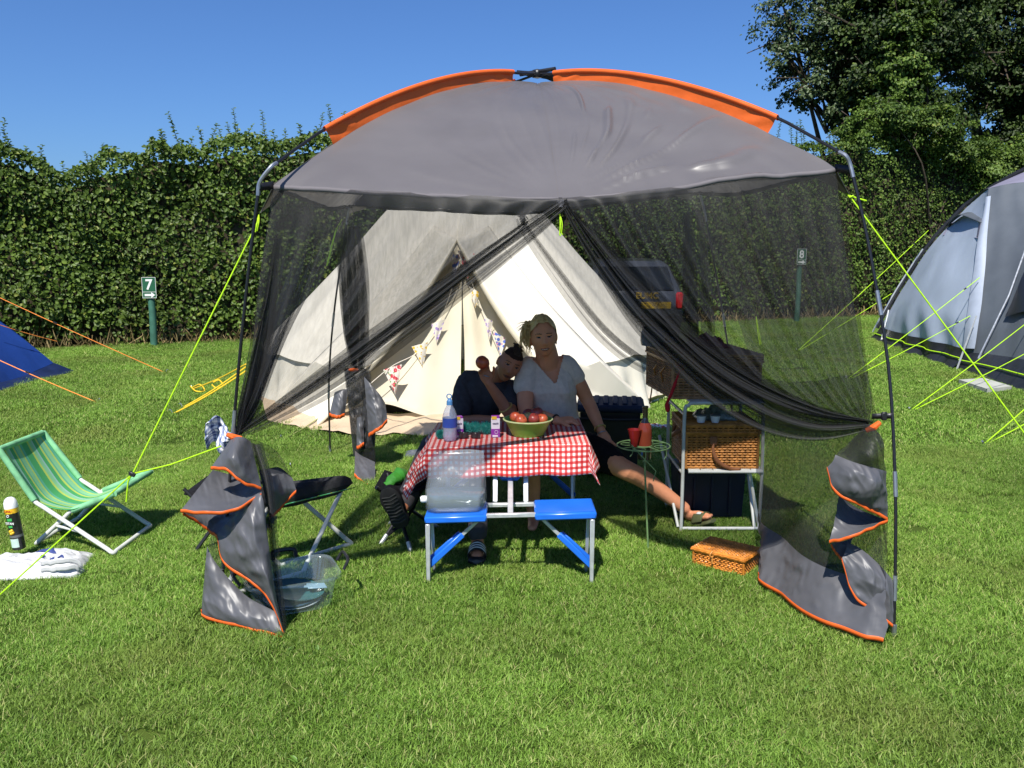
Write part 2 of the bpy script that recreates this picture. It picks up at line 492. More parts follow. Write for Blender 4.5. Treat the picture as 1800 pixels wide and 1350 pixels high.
for k in range(5):
    tuft_far.objects.link(proto('grass_tuft', 1300, .56, .011, .028, .0050, 200+k, .9))
def wedge(y0, y1, step, wmul, wadd):
    pts = []
    y = y0
    while y < y1:
        hw = wmul*y+wadd
        n = int(2*hw/step)
        xs = -hw+step*(np.arange(n)+.5)+(rng.random(n)-.5)*step*.9
        ys = y+(rng.random(n)-.5)*step*.9
        pts.append(np.stack([xs, ys, np.zeros(n)], 1)); y += step
    return np.concatenate(pts)
HEDGE = [V(-22, 9.3, 0), V(-14, 12.3, 0), V(-6.3, 15.6, 0), V(0, 18.2, 0), V(7.1, 21.3, 0), V(13, 23.9, 0), V(24, 28.5, 0)]
def hedge_y(x):
    for a, b in zip(HEDGE[:-1], HEDGE[1:]):
        if a.x <= x <= b.x: return lerp(a.y, b.y, (x-a.x)/(b.x-a.x))
    return 30
near = wedge(1.7, 7.2, .185, .74, 1.0)
lawn = scatter('lawn', near, tuft_near, .8, 1.25)
tag(lawn, 'short green mown grass around the screen house', 'grass', kind='stuff')
far = wedge(7.2, 25, .36, .74, .8)
far = far[[p[1] < hedge_y(p[0])-.1 for p in far]]
lawn2 = scatter('distant_lawn', far, tuft_far, .8, 1.3)
tag(lawn2, 'short green mown grass reaching back to the hedge', 'grass', kind='stuff')
# a few broad-leaved weeds and small dry leaves
wv, wf, wt = [], [], []
def leafquads(base, dirs, ups, ln, wd, tint):
    """numpy leaves: 6 verts 2 quads each. arrays (n,3)"""
    n = len(base)
    side = np.cross(dirs, ups); side /= np.linalg.norm(side, axis=1, keepdims=True)+1e-9
    l, w = ln[:, None], wd[:, None]
    fold = ups*w*.22
    v = np.stack([base, base+dirs*l*.35-side*w*.5+fold, base+dirs*l*.72-side*w*.38+fold, base+dirs*l-ups*l*.08,
                  base+dirs*l*.72+side*w*.38+fold, base+dirs*l*.35+side*w*.5+fold], 1).reshape(-1, 3)
    b = np.arange(n)*6
    f = np.stack([np.stack([b, b+3, b+2, b+1], 1), np.stack([b, b+5, b+4, b+3], 1)], 1).reshape(-1, 4)
    return v, f, np.repeat(tint, 6)
wb, wd_, wu, wl_, ww_, wti = [], [], [], [], [], []
for k in range(12):
    yy = 2.1+5*random.random()**1.4; xx = (random.random()*2-1)*(.62*yy)
    if k < 2: xx, yy = G(500+60*k, 1150).x, G(500, 1150).y
    for j in range(random.randint(3, 7)):
        a = random.random()*6.28; el = .25+.6*random.random()
        wb.append((xx+.01*math.cos(a), yy+.01*math.sin(a), .012)); wd_.append((math.cos(a)*math.cos(el), math.sin(a)*math.cos(el), math.sin(el)))
        wu.append((-math.cos(a)*math.sin(el), -math.sin(a)*math.sin(el), math.cos(el)))
        wl_.append(.022+.03*random.random()); ww_.append(.007+.009*random.random()); wti.append(random.random())
v, f, t = leafquads(*[np.array(q, float) for q in (wb, wd_, wu, wl_, ww_, wti)])
o = npmesh('lawn_weeds', v, f, 4, M['weed'], attr=t)
tag(o, 'small broad-leaved weeds dotted through the lawn', 'weeds', kind='stuff')

# ------------------------------------------------------------------ hedges
M['hazel'] = leaf_mat('hazel_leaf', (.040, .076, .011), (.140, .215, .034), (.22, .26, .05), trans=.32, rough=.45, spec=.28, wscale=.7)
M['thorn'] = leaf_mat('hawthorn_leaf', (.036, .072, .011), (.130, .205, .034), (.20, .24, .05), trans=.30, rough=.5, spec=.25, wscale=.6)
M['willow'] = leaf_mat('pale_leaf', (.028, .050, .018), (.095, .140, .052), (.14, .18, .07), trans=.25, rough=.42, spec=.35, wscale=.5)
M['ivy'] = leaf_mat('ivy_leaf', (.014, .028, .006), (.046, .078, .015), (.10, .14, .03), trans=.15, rough=.5, spec=.22, wscale=.4)
M['bark'] = pm('bark', (.075, .058, .042), .9, .2, var=.4, scale=9, bump=.8, bscale=30)
M['twig_and_shade'] = pm('hedge_twigs_and_shade', (.045, .038, .024), .95, .1, var=.5, scale=5, bump=1, bscale=20)
def unit(a): return a/(np.linalg.norm(a, axis=1, keepdims=True)+1e-9)
def hedge(name, label, path, ht, mat, dens, lmin, lmax, nsh, seed, shoot=(.3, .9), thick=.9):
    r = np.random.default_rng(seed)
    h = root(name, label, 'hedge', tuple(path[0]))
    cum = [0]
    for a, b in zip(path[:-1], path[1:]): cum.append(cum[-1]+(b-a).length)
    LEN = cum[-1]
    def at(s):
        s = min(max(s, 0), LEN-1e-6)
        for i in range(len(path)-1):
            if s <= cum[i+1]:
                d = (path[i+1]-path[i]).normalized()
                return path[i]+d*(s-cum[i]), Vector((d.y, -d.x, 0))      # normal toward camera side
        return path[-1], Vector((0, -1, 0))
    def top(s): return ht(s)+.14*nz(s*.45, 3, seed)+.20*nz(s*1.5, 7, seed)+.12*nz(s*4, 2, seed)
    def bulge(s, z): return .26*nz(s*.55, z*.7, seed)+.16*nz(s*1.7, z*1.7, seed+9)+.09*nz(s*4, z*4, seed+3)
    # closed rough body behind the leaves, coloured dark for the hedge's inner shade
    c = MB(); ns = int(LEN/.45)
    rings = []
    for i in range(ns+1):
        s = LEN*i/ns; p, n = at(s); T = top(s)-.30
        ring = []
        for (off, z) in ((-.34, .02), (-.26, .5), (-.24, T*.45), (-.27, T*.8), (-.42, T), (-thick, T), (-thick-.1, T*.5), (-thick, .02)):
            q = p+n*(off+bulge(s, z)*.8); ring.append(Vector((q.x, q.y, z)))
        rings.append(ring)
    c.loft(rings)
    tag(c.build('shaded_core', M['twig_and_shade'], h, smooth=False), kind='stuff')
    # leaves over the front and the top
    n_front = int(LEN*3.3*dens)
    s = r.random(n_front)*LEN
    B, D, U, LN, WD, TI = [], [], [], [], [], []
    lean_up = np.array([0, 0, 1.])
    for i in range(n_front):
        p, nn = at(s[i]); T = top(s[i])
        u = r.random()
        if u < .86:
            z = .10+(T-.1)*r.random()**.92
            dep = -.26*r.random()**1.7
            if z < .35 and r.random() < .55: continue
            pos = p+nn*(bulge(s[i], z)+dep+.02); pz = z
            nrm = np.array([nn.x, nn.y, .35])
        else:
            back = r.random()*thick
            pos = p-nn*(back-bulge(s[i], T)*.5); pz = T-.12+.16*r.random(); nrm = np.array([nn.x*.3, nn.y*.3, 1.0])
        B.append((pos.x, pos.y, pz)); U.append(nrm)
    B = np.array(B); n = len(B)
    U = unit(unit(np.array(U))+r.normal(0, .48, (n, 3)))
    D = unit(np.cross(U, unit(r.normal(0, 1, (n, 3))))+np.array([0, 0, -.25]))
    U = unit(U-D*np.sum(U*D, axis=1, keepdims=True))
    LN = lmin+(lmax-lmin)*r.random(n); WD = LN*(.62+.25*r.random(n))
    TI = np.clip(r.beta(1.6, 2.2, n), 0, 1)
    TI[r.random(n) < .035] = 1.0
    v, f, t = leafquads(B, D, U, LN, WD, TI)
    # upright shoots with paired leaves
    sb = MB(); B2, D2, U2, L2, T2 = [], [], [], [], []
    for k in range(nsh):
        ss = r.random()*LEN
        if k % 3: ss = min(LEN, max(0, LEN*(.5+.5*math.sin(k*1.7+seed))*.98+r.normal(0, .5)))
        p, nn = at(ss); T = top(ss)
        hh = shoot[0]+(shoot[1]-shoot[0])*r.random()**1.8*(1.0 if nz(ss*.4, 1, seed) > -.1 else .55)
        b0 = p-nn*(.08+.75*r.random()); b0.z = T-.22
        ln = Vector((r.normal(0, .20), r.normal(0, .15), 1))
        pts = [b0+ln*hh*q+Vector((.04*nz(q*3, k), .04*nz(q*3, k+50), 0)) for q in np.linspace(0, 1, 5)]
        sb.tube(pts, [.007, .006, .005, .004, .002], 4, False)
        m = int(hh/.024)+6
        for j in range(m):
            q = (j+.5)/m
            pp = pts[min(4, int(q*4))].lerp(pts[min(4, int(q*4)+1)], q*4-int(q*4))
            a = j*2.4+k
            el = .5+.35*q
            B2.append(tuple(pp)); D2.append((math.cos(a)*math.cos(el*.6), math.sin(a)*math.cos(el*.6), math.sin(el*.6)*.6))
            U2.append((-.3*math.cos(a), -.3*math.sin(a)-.3, 1)); L2.append((lmin+(lmax-lmin)*r.random())*(1.02-.22*q)); T2.append(.35+.6*r.random())
    B2, D2, U2, L2, T2 = [np.array(q, float) for q in (B2, D2, U2, L2, T2)]
    D2 = unit(D2+r.normal(0, .2, D2.shape)); U2 = unit(U2-D2*np.sum(U2*D2, axis=1, keepdims=True))
    v2, f2, t2 = leafquads(B2, D2, U2, L2, L2*.78, T2)
    o = npmesh('foliage', np.concatenate([v, v2]), np.concatenate([f, f2+len(v)]), 4, mat, h, np.concatenate([t, t2]))
    tag(o, kind='stuff')
    tag(sb.build('shoot_stems', M['twig_and_shade'], h), kind='stuff')
    return h
hedge('hazel_hedge', 'tall dark green hazel hedge with leafy shoots behind the numbered post 7', HEDGE[:4]+[V(1.2, 18.7, 0)],
      lambda s: float(np.interp(s, [0, 12.5, 13.6, 14.4, 15.2, 15.9, 16.9, 18.4, 20, 26], [3.2, 3.15, 3.2, 3.5, 2.95, 3.35, 3.45, 3.75, 3.85, 3.8])), M['hazel'], 850, .052, .100, 330, 11, (.2, .8))
hedge('hawthorn_hedge', 'tall mid green hawthorn hedge under the dark tree, behind the grey dome tent', [V(1.2, 18.7, 0)]+HEDGE[4:],
      lambda s: 3.9+.55*smooth(3, 9, s), M['thorn'], 700, .048, .088, 260, 23, (.2, .9))
# dry stalks and leaf litter along the hedge foot
B, D, LN = [], [], []
dry_v, dry_f, dry_t = [], [], []
r = np.random.default_rng(5)
n = 3000
ss = r.random(n)
idx = np.searchsorted(np.linspace(0, 1, len(HEDGE)), ss)-1
px_ = -14+ss*32
base = np.array([(x, hedge_y(min(x, 23.9))-.02-.42*r.random()**1.6, 0.0) for x in px_])
dirs = unit(np.stack([r.normal(0, .5, n), r.normal(-.15, .45, n), .75+.2*r.random(n)], 1))
ups = unit(np.cross(dirs, r.normal(0, 1, (n, 3))))
v, f, t = leafquads(base, dirs, ups, .08+.30*r.random(n)**2, .006+.016*r.random(n), r.random(n))
M['drygrass'] = leaf_mat('dry_stalk', (.16, .115, .05), (.34, .27, .13), None, trans=.2, rough=.8, spec=.1)
o = npmesh('dry_stalks', v, f, 4, M['drygrass'], attr=t)
tag(o, 'dry straw stalks and litter along the foot of the hedge', 'dry grass', kind='stuff')

# ------------------------------------------------------------------ trees behind the hedge
def tree(name, label, base, h, clumps, mat, n_leaf, lmin, lmax, seed, trunk_r=.3, limbs=9, group=None, extra=None):
    r = np.random.default_rng(seed)
    t = root(name, label, 'tree', base, group)
    b = Vector(base); tb = MB()
    pts = [b+Vector((.25*nz(q*2, seed), .25*nz(q*2, seed+4), h*q)) for q in np.linspace(0, .8, 8)]
    tb.tube(pts, [trunk_r*(1-.8*q) for q in np.linspace(0, 1, 8)], 9)
    for k, (c, rad) in enumerate(clumps):
        c = Vector(c); q = .25+.5*r.random()
        st = pts[int(q*7)]
        mid = st.lerp(c, .5)+Vector((r.normal(0, .3), r.normal(0, .3), .3))
        tb.tube(catmull([st, mid, c], 4), [trunk_r*.4*(1-.85*j/8) for j in range(9)], 6)
        for j in range(5):
            e = c+Vector((r.normal(0, .6)*rad[0], r.normal(0, .6)*rad[1], r.normal(0, .6)*rad[2]))
            tb.tube([c.lerp(st, .2), c.lerp(e, .5)+Vector((0, 0, .1)), e], [trunk_r*.14, trunk_r*.08, .012], 5)
    tb.build('trunk', M['bark'], t)
    vol = np.array([rad[0]*rad[1]*rad[2] for c, rad in clumps])**.75
    cnt = (n_leaf*vol/vol.sum()).astype(int)
    B, U, TI = [], [], []
    for (c, rad), m in zip(clumps, cnt):
        # sub-clumps: sprays of leaves with gaps between
        ns = max(6, int(m/55))
        d = unit(r.normal(0, 1, (ns, 3))); rr = r.random(ns)**.42
        cc = d*rr[:, None]*np.array(rad)+np.array(c)
        wgt = np.concatenate([[i]*int(m/ns) for i in range(ns)]).astype(int)
        off = r.normal(0, 1, (len(wgt), 3))*np.array([.30, .30, .17])*(min(rad)*.36+.12)
        # sprays droop outward
        B.append(cc[wgt]+off); U.append(unit(d[wgt]*.7+np.array([0, -.25, .65])+r.normal(0, .45, (len(wgt), 3))))
        TI.append(np.clip(r.beta(1.6, 2.4, len(wgt))+np.repeat(r.normal(0, .12, ns), int(m/ns)), 0, 1))
    B = np.concatenate(B); U = np.concatenate(U); TI = np.concatenate(TI); n = len(B)
    D = unit(np.cross(U, r.normal(0, 1, (n, 3)))+np.array([0, 0, -.3])); U = unit(U-D*np.sum(U*D, axis=1, keepdims=True))
    LN = lmin+(lmax-lmin)*r.random(n)
    v, f, tt = leafquads(B, D, U, LN, LN*.68, TI)
    o = npmesh('crown', v, f, 4, mat, t, tt); o['kind'] = 'stuff'
    return t
# pale-leaved tree leaning out to the left of the dark ones
cl = [(P(1420, 60, 25), (1.5, 1.2, 1.2)), (P(1385, 20, 25.2), (.9, 1, .9)), (P(1440, 150, 25), (1.4, 1.2, .8)), (P(1490, 30, 25.6), (1.6, 1.4, 1.5)), (P(1395, 110, 24.8), (.9, 1, .55)),
      (P(1500, -80, 26), (2.4, 2, 1.8)), (P(1400, -110, 25.6), (1.4, 1.4, 1.2)), (P(1372, 85, 25), (.45, .5, .25)), (P(1440, 170, 25), (1.1, .9, .6)), (P(1490, 190, 25), (1.0, .9, .6)), (P(1480, 110, 25.4), (1.2, 1, .9))]
tree('pale_tree', 'pale grey-green tree reaching out over the hedge, open sky on one side', (10.4, 26, 0), 9.5, cl, M['willow'], 21000, .075, .13, 31, .28)
cl = [(P(1560, 90, 24), (1.5, 1.2, 2.2)), (P(1610, 20, 24.2), (1.6, 1.3, 1.7)), (P(1560, 180, 24), (1.1, 1, 1.0)), (P(1640, 110, 24), (1.2, 1, 1.5)), (P(1610, 190, 24), (1.2, 1, .9)),
      (P(1580, -90, 24.5), (2.2, 2, 1.8)), (P(1525, 20, 24.4), (1.0, 1, 1.6)), (P(1660, 30, 24.5), (1.3, 1.2, 1.5)), (P(1560, 235, 24), (.9, .8, .7)), (P(1640, 215, 24.2), (1.0, .9, .8)), (P(1500, 120, 24.6), (.8, .9, 1.2))]
tree('ivy_clad_tree', 'dark ivy-clad tree standing in the middle of the clump behind the hedge', (11.4, 25, 0), 10.5, cl, M['ivy'], 48000, .08, .14, 37, .4)
cl = [(P(1590, 110, 23.2), (.75, .55, 1.25)), (P(1600, 40, 23.2), (.65, .5, .7))]
tree('bright_leaved_tree', 'yellow-green young tree in sunlight against the dark ivy trunk', (11.1, 23.9, 0), 7.5, cl, M['thorn'], 7000, .075, .12, 39, .12)
cl = [(P(1745, 60, 26), (1.5, 1.4, 2.0)), (P(1790, 150, 26), (1.2, 1.2, 1.8)), (P(1790, 250, 26), (1.1, 1, 1.1)), (P(1715, -60, 26.5), (1.8, 1.6, 1.8)), (P(1820, 40, 26), (1.6, 1.5, 2.2)), (P(1760, 260, 26), (.7, .8, .8)), (P(1700, 30, 26), (.9, 1, 1.3)), (P(1870, 170, 26), (1.8, 1.5, 2.4)), (P(1730, 130, 26), (.7, .7, .8)), (P(1740, 180, 26), (.8, .8, .7)), (P(1800, 330, 26), (1.0, 1, .9)), (P(1700, 90, 26), (.8, .9, 1.0))]
tree('dark_tree', 'dense dark tree at the picture edge above the grey dome tent', (15.4, 27, 0), 11, cl, M['ivy'], 44000, .08, .14, 41, .4)

cl = [(P(1560, 205, 22.6), (.9, .6, .55)), (P(1620, 225, 22.8), (1.1, .6, .6)), (P(1680, 260, 23.4), (1.0, .6, .7)), (P(1745, 300, 23.8), (1.0, .6, .7)), (P(1500, 225, 22.3), (.6, .5, .35)), (P(1790, 300, 24.2), (.9, .7, .9))]
tree('hawthorn_bush', 'hawthorn bush with a few red berries rising out of the hedge below the ivy-clad tree', (11.3, 23.4, 0), 4.6, cl, M['thorn'], 20000, .06, .10, 47, .09)
# ------------------------------------------------------------------ flat lettering
def text_obj(name, s, size, mw, mat, parent, depth=.002, bold=True, sx=1.0):
    cu = bpy.data.curves.new(name, 'FONT'); cu.body = s; cu.size = size; cu.extrude = depth
    cu.align_x, cu.align_y = 'CENTER', 'CENTER'
    if bold: cu.offset = size*.022
    tmp = bpy.data.objects.new(name, cu); COL.objects.link(tmp)
    dg = bpy.context.evaluated_depsgraph_get()
    me = bpy.data.meshes.new_from_object(tmp.evaluated_get(dg))
    bpy.data.objects.remove(tmp)
    me.transform(Matrix.Diagonal((sx, 1, 1, 1)))
    o0 = ORG.get(parent.name, Vector((0, 0, 0)))
    me.transform(Matrix.Translation(-o0) @ mw)
    me.materials.clear(); me.materials.append(mat)
    o = bpy.data.objects.new(name, me); COL.objects.link(o); o.parent = parent
    ORG[o.name] = o0
    return o
def face_mat(pos, nrm, up=(0, 0, 1)):
    """matrix whose local z looks along nrm and local y along up"""
    z = Vector(nrm).normalized(); x = Vector(up).cross(z).normalized(); y = z.cross(x)
    m = Matrix((x, y, z)).transposed().to_4x4(); m.translation = Vector(pos)
    return m

# ------------------------------------------------------------------ numbered posts
M['signgreen'] = pm('sign_green', (.020, .105, .050), .45, .4, var=.1, scale=9)
M['postgreen'] = pm('post_green_paint', (.045, .135, .095), .6, .3, var=.2, scale=7)
M['signwhite'] = pm('sign_white', (.72, .74, .70), .5, .3, var=.05, scale=12)
def sign_post(base, digit, label, w=.232, zt=1.22, yaw=0.0, arrow=1):
    b = Vector(base); t = root('numbered_post', label, 'sign post', b, 'green numbered pitch posts')
    n = Vector((math.sin(yaw), -math.cos(yaw), 0)); s = Vector((math.cos(yaw), math.sin(yaw), 0))
    m = MB(); m.tube([b+V(0, 0, -.05), b+V(.01, 0, .6), b+V(-.01, 0, zt-.01)], [.062, .060, .058], 12); m.build('post', M['postgreen'], t)
    c = b+V(0, 0, zt-.19)+n*.072
    rot = Matrix((s, -n, V(0, 0, 1))).transposed()
    m = MB(); m.box(c, (w, .012, .36), rot, 0, .004); m.build('board', M['signgreen'], t)
    m = MB()
    for dz in (-.178, .178): m.box(c+V(0, 0, dz)+n*.0085, (w, .004, .006), rot)
    for ds in (-1, 1): m.box(c+s*ds*(w/2-.003)+n*.0085, (.006, .004, .350), rot)
    m.box(c+V(0, 0, -.075)+n*.0085, (w-.012, .004, .006), rot)
    m.build('board_border', M['signwhite'], t, smooth=False)
    text_obj('digit', digit, .25, face_mat(c+V(0, 0, .045)+n*.008, n), M['signwhite'], t, sx=.95)
    if arrow:
        m = MB(); z = c+V(0, 0, -.128)+n*.0085
        m.box(z-s*.025, (.11, .004, .038), rot)
        a = [z+s*.03+V(0, 0, .05), z+s*.03-V(0, 0, .05), z+s*.095]
        m.add([p+n*.002 for p in a]+[p-n*.002 for p in a], [(0, 1, 2), (5, 4, 3), (0, 3, 4, 1), (1, 4, 5, 2), (2, 5, 3, 0)])
        m.build('arrow', M['signwhite'], t, smooth=False)
    return t
sign_post(G(271, 608), '7', 'green post with white number 7 and arrow in front of the hazel hedge', yaw=.12)
sign_post(V(6.75, 20.2, 0), '8', 'green post with white number 8 seen through the black net', zt=1.72, yaw=.2)

# ------------------------------------------------------------------ bell tent
BC, BR, BH, BW = V(-.58, 10.5, 0), 2.42, 3.30, .58
bell = root('bell_tent', 'large cream canvas bell tent with a triangular door behind the screen house', 'tent', BC)
def bell_r(z):
    s = (z-BW)/(BH-BW)
    return BR*(1-s)-.10*math.sin(math.pi*min(1, max(0, s)))
def bell_pt(phi, s):
    z = BW+(BH-BW)*s
    k = (phi/(2*math.pi)*14) % 1.0
    r = max(.03, bell_r(z))
    r -= .055*math.sin(math.pi*k)**2*(1-s)**.8*(.5+s)*2*.6
    fold = .035*math.sin(phi*21+2*math.sin(s*3))*max(0, .25+.9*nz(phi*3, s*1.2, 4))*(.35+.65*s)*(1-s)**.5*2
    r += fold*.8+.018*nz(phi*9, s*5, 2)
    return V(BC.x+r*math.sin(phi), BC.y-r*math.cos(phi), z-.05*math.sin(math.pi*k)*(1-s)**6)
m = MB(); m.grid(lambda u, v: bell_pt(u*2*math.pi, v), 260, 60)
DOOR = (V(-.55, 8.62, 1.78), V(-1.88, 7.98, .0), V(.80, 8.06, .0))
def in_door(p):
    if p.y > BC.y-.6 or p.z > 1.76: return False
    t = (1.76-p.z)/1.76
    return DOOR[0].x+(DOOR[1].x-DOOR[0].x)*t+.02 < p.x < DOOR[0].x+(DOOR[2].x-DOOR[0].x)*t-.02
keep = [i for i, f in enumerate(m.f) if not in_door(sum((Vector(m.v[k]) for k in f), Vector())/4)]
m.f = [m.f[i] for i in keep]; m.m = [m.m[i] for i in keep]
roofb = m.build('canvas_roof', M['cream'], bell, ang=75)
def bell_wall(u, v):
    phi = u*2*math.pi; e = bell_pt(phi, 0)
    w = .05*math.sin(phi*42)*v+.03*nz(phi*9, v*2, 6)
    d = V(math.sin(phi), -math.cos(phi), 0)
    return V(e.x, e.y, 0)+d*(-.05+.13*v+w)+V(0, 0, (e.z-.004)*(1-v))
doorphi = .60
m = MB(); m.grid(lambda u, v: bell_wall((doorphi/(2*math.pi))+u*(1-2*doorphi/(2*math.pi)), v), 260, 6)
m.build('canvas_wall', M['cream'], bell, ang=75)
m = MB(); m.tube([V(BC.x, BC.y, 0), V(BC.x, BC.y, BH+.08)], .02, 8); m.build('centre_pole', M['steel'], bell)
# A-shaped entrance standing out of the cone
A0, FL0, FR0 = DOOR
def edge(side, t):
    f = FL0 if side < 0 else FR0
    p = A0.lerp(f, t)
    p.x += side*(-.10)*math.sin(math.pi*t)                    # the edges hang in a little
    return p
def cone_at(x, z):
    r = bell_r(max(z, BW)) if z > BW else bell_r(BW)+.04
    dx = min(abs(x-BC.x), r*.98)
    return BC.y-math.sqrt(r*r-dx*dx)
for side in (-1, 1):
    def gable(u, v, side=side):
        e = edge(side, v)
        bx = e.x+side*(.30+.42*v); bz = e.z+.16*(1-v)
        bk = V(bx, cone_at(bx, bz)+.02, bz)
        p = e.lerp(bk, u); p.z += -.05*math.sin(math.pi*u)*math.sin(math.pi*v)
        cy = cone_at(p.x, p.z)-.03-.02*math.sin(math.pi*u)
        if u > 0.0 and p.y > cy: p.y = cy
        if u > .95: p.y += .09
        return p
    m = MB(); m.grid(gable, 20, 40); m.build('door_hood', M['cream'], bell, solid=.004)
    m = MB()
    def hemf(u, v, side=side):
        e = edge(side, v); i = (V(-.55, e.y, .5)-e); i.y = 0; i = i.normalized()
        return e+i*(.05*u)+V(0, .012*u, 0)
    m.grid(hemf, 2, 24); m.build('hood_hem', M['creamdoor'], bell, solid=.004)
seam = lambda v: V(-.50+.015*nz(v*6, 1)+.03*v, 0, 0)
for side in (-1, 1):
    def flap(u, v, side=side):
        e = edge(side, min(1, v*.985+.015))
        gap = side*(.004+.022*smooth(.25, .75, v)*(1 if side > 0 else .35))
        cx = -.52+gap+.03*v
        ex = e.x+side*.10
        x = lerp(cx, ex, u)
        z = e.z-.02
        if side < 0: z = max(z, .15*smooth(.1, .5, u)*smooth(1.0, .6, u)+.05)
        y = e.y+.30*(1-.55*smooth(.5, 1, v))+.05*math.sin(u*14+side*2+v*2)*(.3+.7*v)*(1-.6*u)+.03*nz(u*4, v*4, 3+side)
        y += .07*(1-v)
        return V(x, y, z)
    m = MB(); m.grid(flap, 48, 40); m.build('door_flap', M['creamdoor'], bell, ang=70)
m = MB(); m.box(V(-.5, 9.6, .012), (2.6, 2.2, .02)); m.build('floor_mat', M['dark'], bell, smooth=False)  # dark colour puts the tent's interior shade into the floor
m = MB(); m.box(V(-.55, 8.62, .085), (2.3, .03, .15)); m.build('door_gap_shade', M['dark'], bell, smooth=False)  # dark strip painted in for the shade under the lifted flap
# sand-coloured apron of the groundsheet lying on the grass in front
ap = [G(470, 742), G(520, 752), G(585, 764), G(640, 770), G(700, 765), G(748, 768), G(820, 765), G(900, 760), G(1000, 745), G(1080, 728), G(1160, 705)]
apb = [V(-2.75, 9.2, 0), V(-2.35, 8.8, 0), V(-2.0, 8.45, 0), V(-1.7, 8.3, 0), V(-1.2, 8.3, 0), V(-.8, 8.3, 0), V(-.2, 8.3, 0), V(.3, 8.3, 0), V(.9, 8.5, 0), V(1.5, 9.1, 0), V(2.0, 9.8, 0)]
apc, apd = catmull(ap, 6), catmull(apb, 6)
def apron(u, v):
    i = min(len(apc)-1, int(round(u*(len(apc)-1))))
    p = apc[i].lerp(apd[i], v)
    return V(p.x, p.y, .035+.05*v+.03*nz(p.x*3, p.y*4, 1)+.03*abs(nz(p.x*6, v*2, 5))-.02*(1-v))
m = MB(); m.grid(apron, len(apc)-1, 8); m.build('groundsheet', M['sand'], bell, ang=60)

# bunting across the door
bun = root('bunting', 'string of floral triangular flags hung across the cream tent door', 'bunting', V(-.55, 8.74, 1.66))
def floral(name, base, spots):
    m, N, L = new_mat(name); out = N.new('ShaderNodeOutputMaterial'); b = N.new('ShaderNodeBsdfPrincipled'); b.inputs['Roughness'].default_value = .85
    tc = N.new('ShaderNodeTexCoord'); col = None
    for i, (c, sc, th) in enumerate(spots):
        vo = N.new('ShaderNodeTexVoronoi'); vo.inputs['Scale'].default_value = sc
        mp = N.new('ShaderNodeMapping'); mp.inputs['Location'].default_value = (i*3.1, i*1.7, 0); L.new(tc.outputs['Object'], mp.inputs[0]); L.new(mp.outputs[0], vo.inputs['Vector'])
        lt = N.new('ShaderNodeMath'); lt.operation = 'LESS_THAN'; lt.inputs[1].default_value = th; L.new(vo.outputs['Distance'], lt.inputs[0])
        mx = N.new('ShaderNodeMix'); mx.data_type = 'RGBA'; mx.inputs[7].default_value = (*c, 1)
        if col is None: mx.inputs[6].default_value = (*base, 1)
        else: L.new(col, mx.inputs[6])
        L.new(lt.outputs[0], mx.inputs[0]); col = mx.outputs[2]
    L.new(col, b.inputs['Base Color'])
    t = N.new('ShaderNodeBsdfTranslucent'); L.new(col, t.inputs[0]); ms = N.new('ShaderNodeMixShader'); ms.inputs[0].default_value = .25
    L.new(b.outputs[0], ms.inputs[1]); L.new(t.outputs[0], ms.inputs[2]); L.new(ms.outputs[0], out.inputs[0]); return m
cw = (.74, .70, .62)
flor = [floral('red_floral', cw, [((.55, .05, .07), 17, .38), ((.12, .28, .08), 26, .25), ((.75, .28, .30), 30, .28)]),
        floral('yellow_floral', cw, [((.75, .50, .05), 24, .36), ((.60, .40, .10), 34, .26)]),
        floral('lilac_floral', cw, [((.35, .25, .55), 22, .36), ((.60, .50, .70), 30, .3)]),
        floral('blue_floral', cw, [((.10, .16, .52), 22, .42), ((.60, .25, .40), 27, .25)]),
        floral('red_flower_print', (.66, .60, .58), [((.60, .03, .04), 14, .36), ((.16, .20, .12), 24, .25)])]
top = V(-.50, 8.74, 1.62)
lstr = catmull([top, P(775, 560, 8.62), P(735, 618, 8.45), P(683, 648, 8.22), P(600, 720, 7.98)], 6)
rstr = catmull([top, P(838, 520, 8.68), P(862, 580, 8.6), P(884, 640, 8.5), P(890, 690, 8.42)], 6)
m = MB(); m.tube(lstr, .004, 5); m.tube(rstr, .004, 5); m.build('string', M['cream'], bun)
for (px, py, Y, w, h, k, label, sw) in ((690, 645, 8.21, .20, .27, 0, 'red floral flag', .15), (738, 605, 8.43, .18, .23, 1, 'yellow floral flag', .2), (770, 565, 8.58, .15, .22, 2, 'lilac floral flag', -.1),
                                    (819, 443, 8.70, .17, .28, 4, 'grey flag with red flowers', .1), (801, 446, 8.71, .11, .24, 3, 'narrow blue flag', -.1), (833, 508, 8.66, .13, .20, 1, 'small yellow flag', .1),
                                    (858, 560, 8.60, .11, .22, 2, 'pale lilac flag', .1), (878, 588, 8.54, .16, .22, 3, 'blue and pink floral flag', .08)):
    c = P(px, py, Y); ml = MB()
    ax = V(.8, -.1, .25 if px < 800 else -.45).normalized()
    if px == 819 or px == 801: ax = V(1, 0, -.2).normalized()
    dn = V(sw*.6, 0, -1).normalized()
    def fl(u, v): 
        ww = w*(1-v)*.5+.001
        return c+ax*(u*2-1)*ww+dn*h*v+V(0, .015*math.sin(u*5+v*3+k)-.02*v, 0)
    ml.grid(fl, 6, 8); tag(ml.build('flag', flor[k], bun, ang=60), label)

